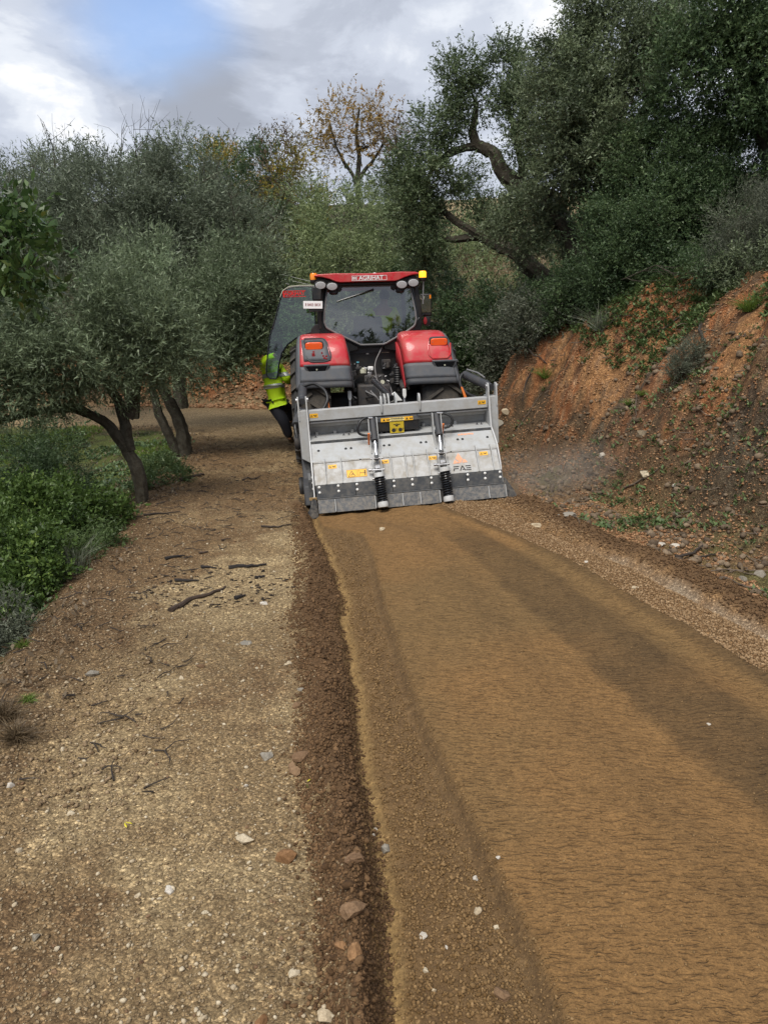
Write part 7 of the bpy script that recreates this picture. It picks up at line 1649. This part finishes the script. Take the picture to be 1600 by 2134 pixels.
stick([(1180, 1070), (1198, 1078), (1207, 1092)], 0.010, 'bent root poking from the right ridge', 'root', m_twig, 'root', arch=0.03)
stick([(1500, 1208), (1545, 1222), (1590, 1235)], 0.014, 'pale curved root on the ground at the right border', 'root', m_twig, 'root')
stick([(1345, 705), (1380, 690), (1430, 655)], 0.024, 'long grey branch along the top edge of the red bank', 'branch', m_twig_dark)
stick([(1460, 665), (1456, 690), (1470, 715)], 0.03, 'dark root hanging down the red bank above the small juniper', 'root', m_twig_dark, 'root', arch=-0.0)
stick([(1060, 738), (1100, 742), (1138, 760)], 0.02, 'dark bent branch over the bank right of the tractor', 'branch', m_twig_dark, arch=0.12)
stick([(1110, 770), (1095, 800), (1088, 840)], 0.02, 'dark root running down the bank right of the crusher', 'root', m_twig_dark, 'root')
stick([(1075, 900), (1100, 870), (1130, 820)], 0.010, 'thin pale stalk leaning on the bank beside the crusher', 'branch', m_twig, arch=0.05)
stick([(1325, 825), (1325, 870), (1300, 905)], 0.008, 'thin pale root curling down the middle of the bank', 'root', m_twig, 'root', arch=0.02)
stick([(1250, 700), (1270, 690), (1320, 660)], 0.012, 'thin branch under the oak thicket on the bank top', 'branch', m_twig_dark, arch=0.1)
yl_ = mat('yellow_leaf_blade', (0.60, 0.52, 0.03), 0.5)
for px, py, lab in ((262, 1727, 'left leaf of the yellow green pair on the gravel'), (270, 1722, 'right leaf of the yellow green pair on the gravel'), (645, 1633, 'single yellow leaf by the dark ridge')):
    x, y, z = ground_hit(px, py, 1.2, 12); a = gr_.random() * 6
    o = MB().grid([[(-.016, 0, 0.004), (-.013, 0, 0.006)], [(-.005, -.005, .010), (-.005, .005, .010)], [(.008, -.004, .009), (.008, .004, .009)], [(.018, -.0005, .012), (.018, .0005, .012)]]).build('fallen_leaf', yl_, None, solid=0.0008)
    o.location = (x, y, z + 0.008); o.rotation_euler = (0.2, 0, a); tag(o, lab, 'leaf')
# fence wires behind the tractor
for (a, b, lab, sg) in (((535, 556), (662, 590), 'wire fence behind the left of the cab', 1), ((885, 656), (985, 684), 'wire fence behind the right of the cab', 1)):
    f_ = empty('wire_fence', at(*a, 18.5)); tag(f_, lab, 'fence'); bpy.context.view_layer.update()
    for k in range(3):
        p0 = at(a[0], a[1] + 10 * k, 18.5) - f_.location; p1 = at(b[0], b[1] + 7 * k, 18.5) - f_.location
        MB().tube([p0, (p0 + p1) / 2 - Vector((0, 0, 0.02)), p1], 0.006, 5).build('wire', mat('fence_wire', (0.35, 0.36, 0.34), 0.5), f_)
# dust thrown up at the right end of the crusher
dmb = MB().lathe([(0.001, -1)] + [(math.cos(a), math.sin(a)) for a in np.linspace(-1.4, 1.4, 9)] + [(0.001, 1)], (0, 0, 0), 20)
dust = dmb.build('dust', None, None, M=None, smooth=False)
md_ = bpy.data.materials.new('dust'); md_.use_nodes = True; md_.node_tree.nodes.clear(); h = NT(md_.node_tree)
tcd = h.n('ShaderNodeTexCoord').outputs['Object']; ln = h.n('ShaderNodeVectorMath', operation='LENGTH'); h.link(tcd, ln.inputs[0])
nz = h.noise(tcd, 2.2, 4, 0.6, 0.5)
den = h.math('MULTIPLY', h.math('SUBTRACT', 1.0, ln.outputs['Value'], clamp=True), h.math('MULTIPLY', h.math('SUBTRACT', nz, 0.32, clamp=True)  , 2.6))
pv = h.n('ShaderNodeVolumePrincipled'); pv.inputs['Color'].default_value = (0.74, 0.69, 0.63, 1); h.link(den, pv.inputs['Density']); pv.inputs['Anisotropy'].default_value = 0.1
mo = h.n('ShaderNodeOutputMaterial'); h.link(pv.outputs[0], mo.inputs['Volume'])
dust.data.materials.append(md_); dust.location = (2.35, 9.8, 0.25); dust.scale = (1.5, 0.8, 0.5); dust.rotation_euler = (0, R(-8), 0)
tag(dust, 'thin cloud of dust blowing right from the crusher', 'dust', kind='stuff')
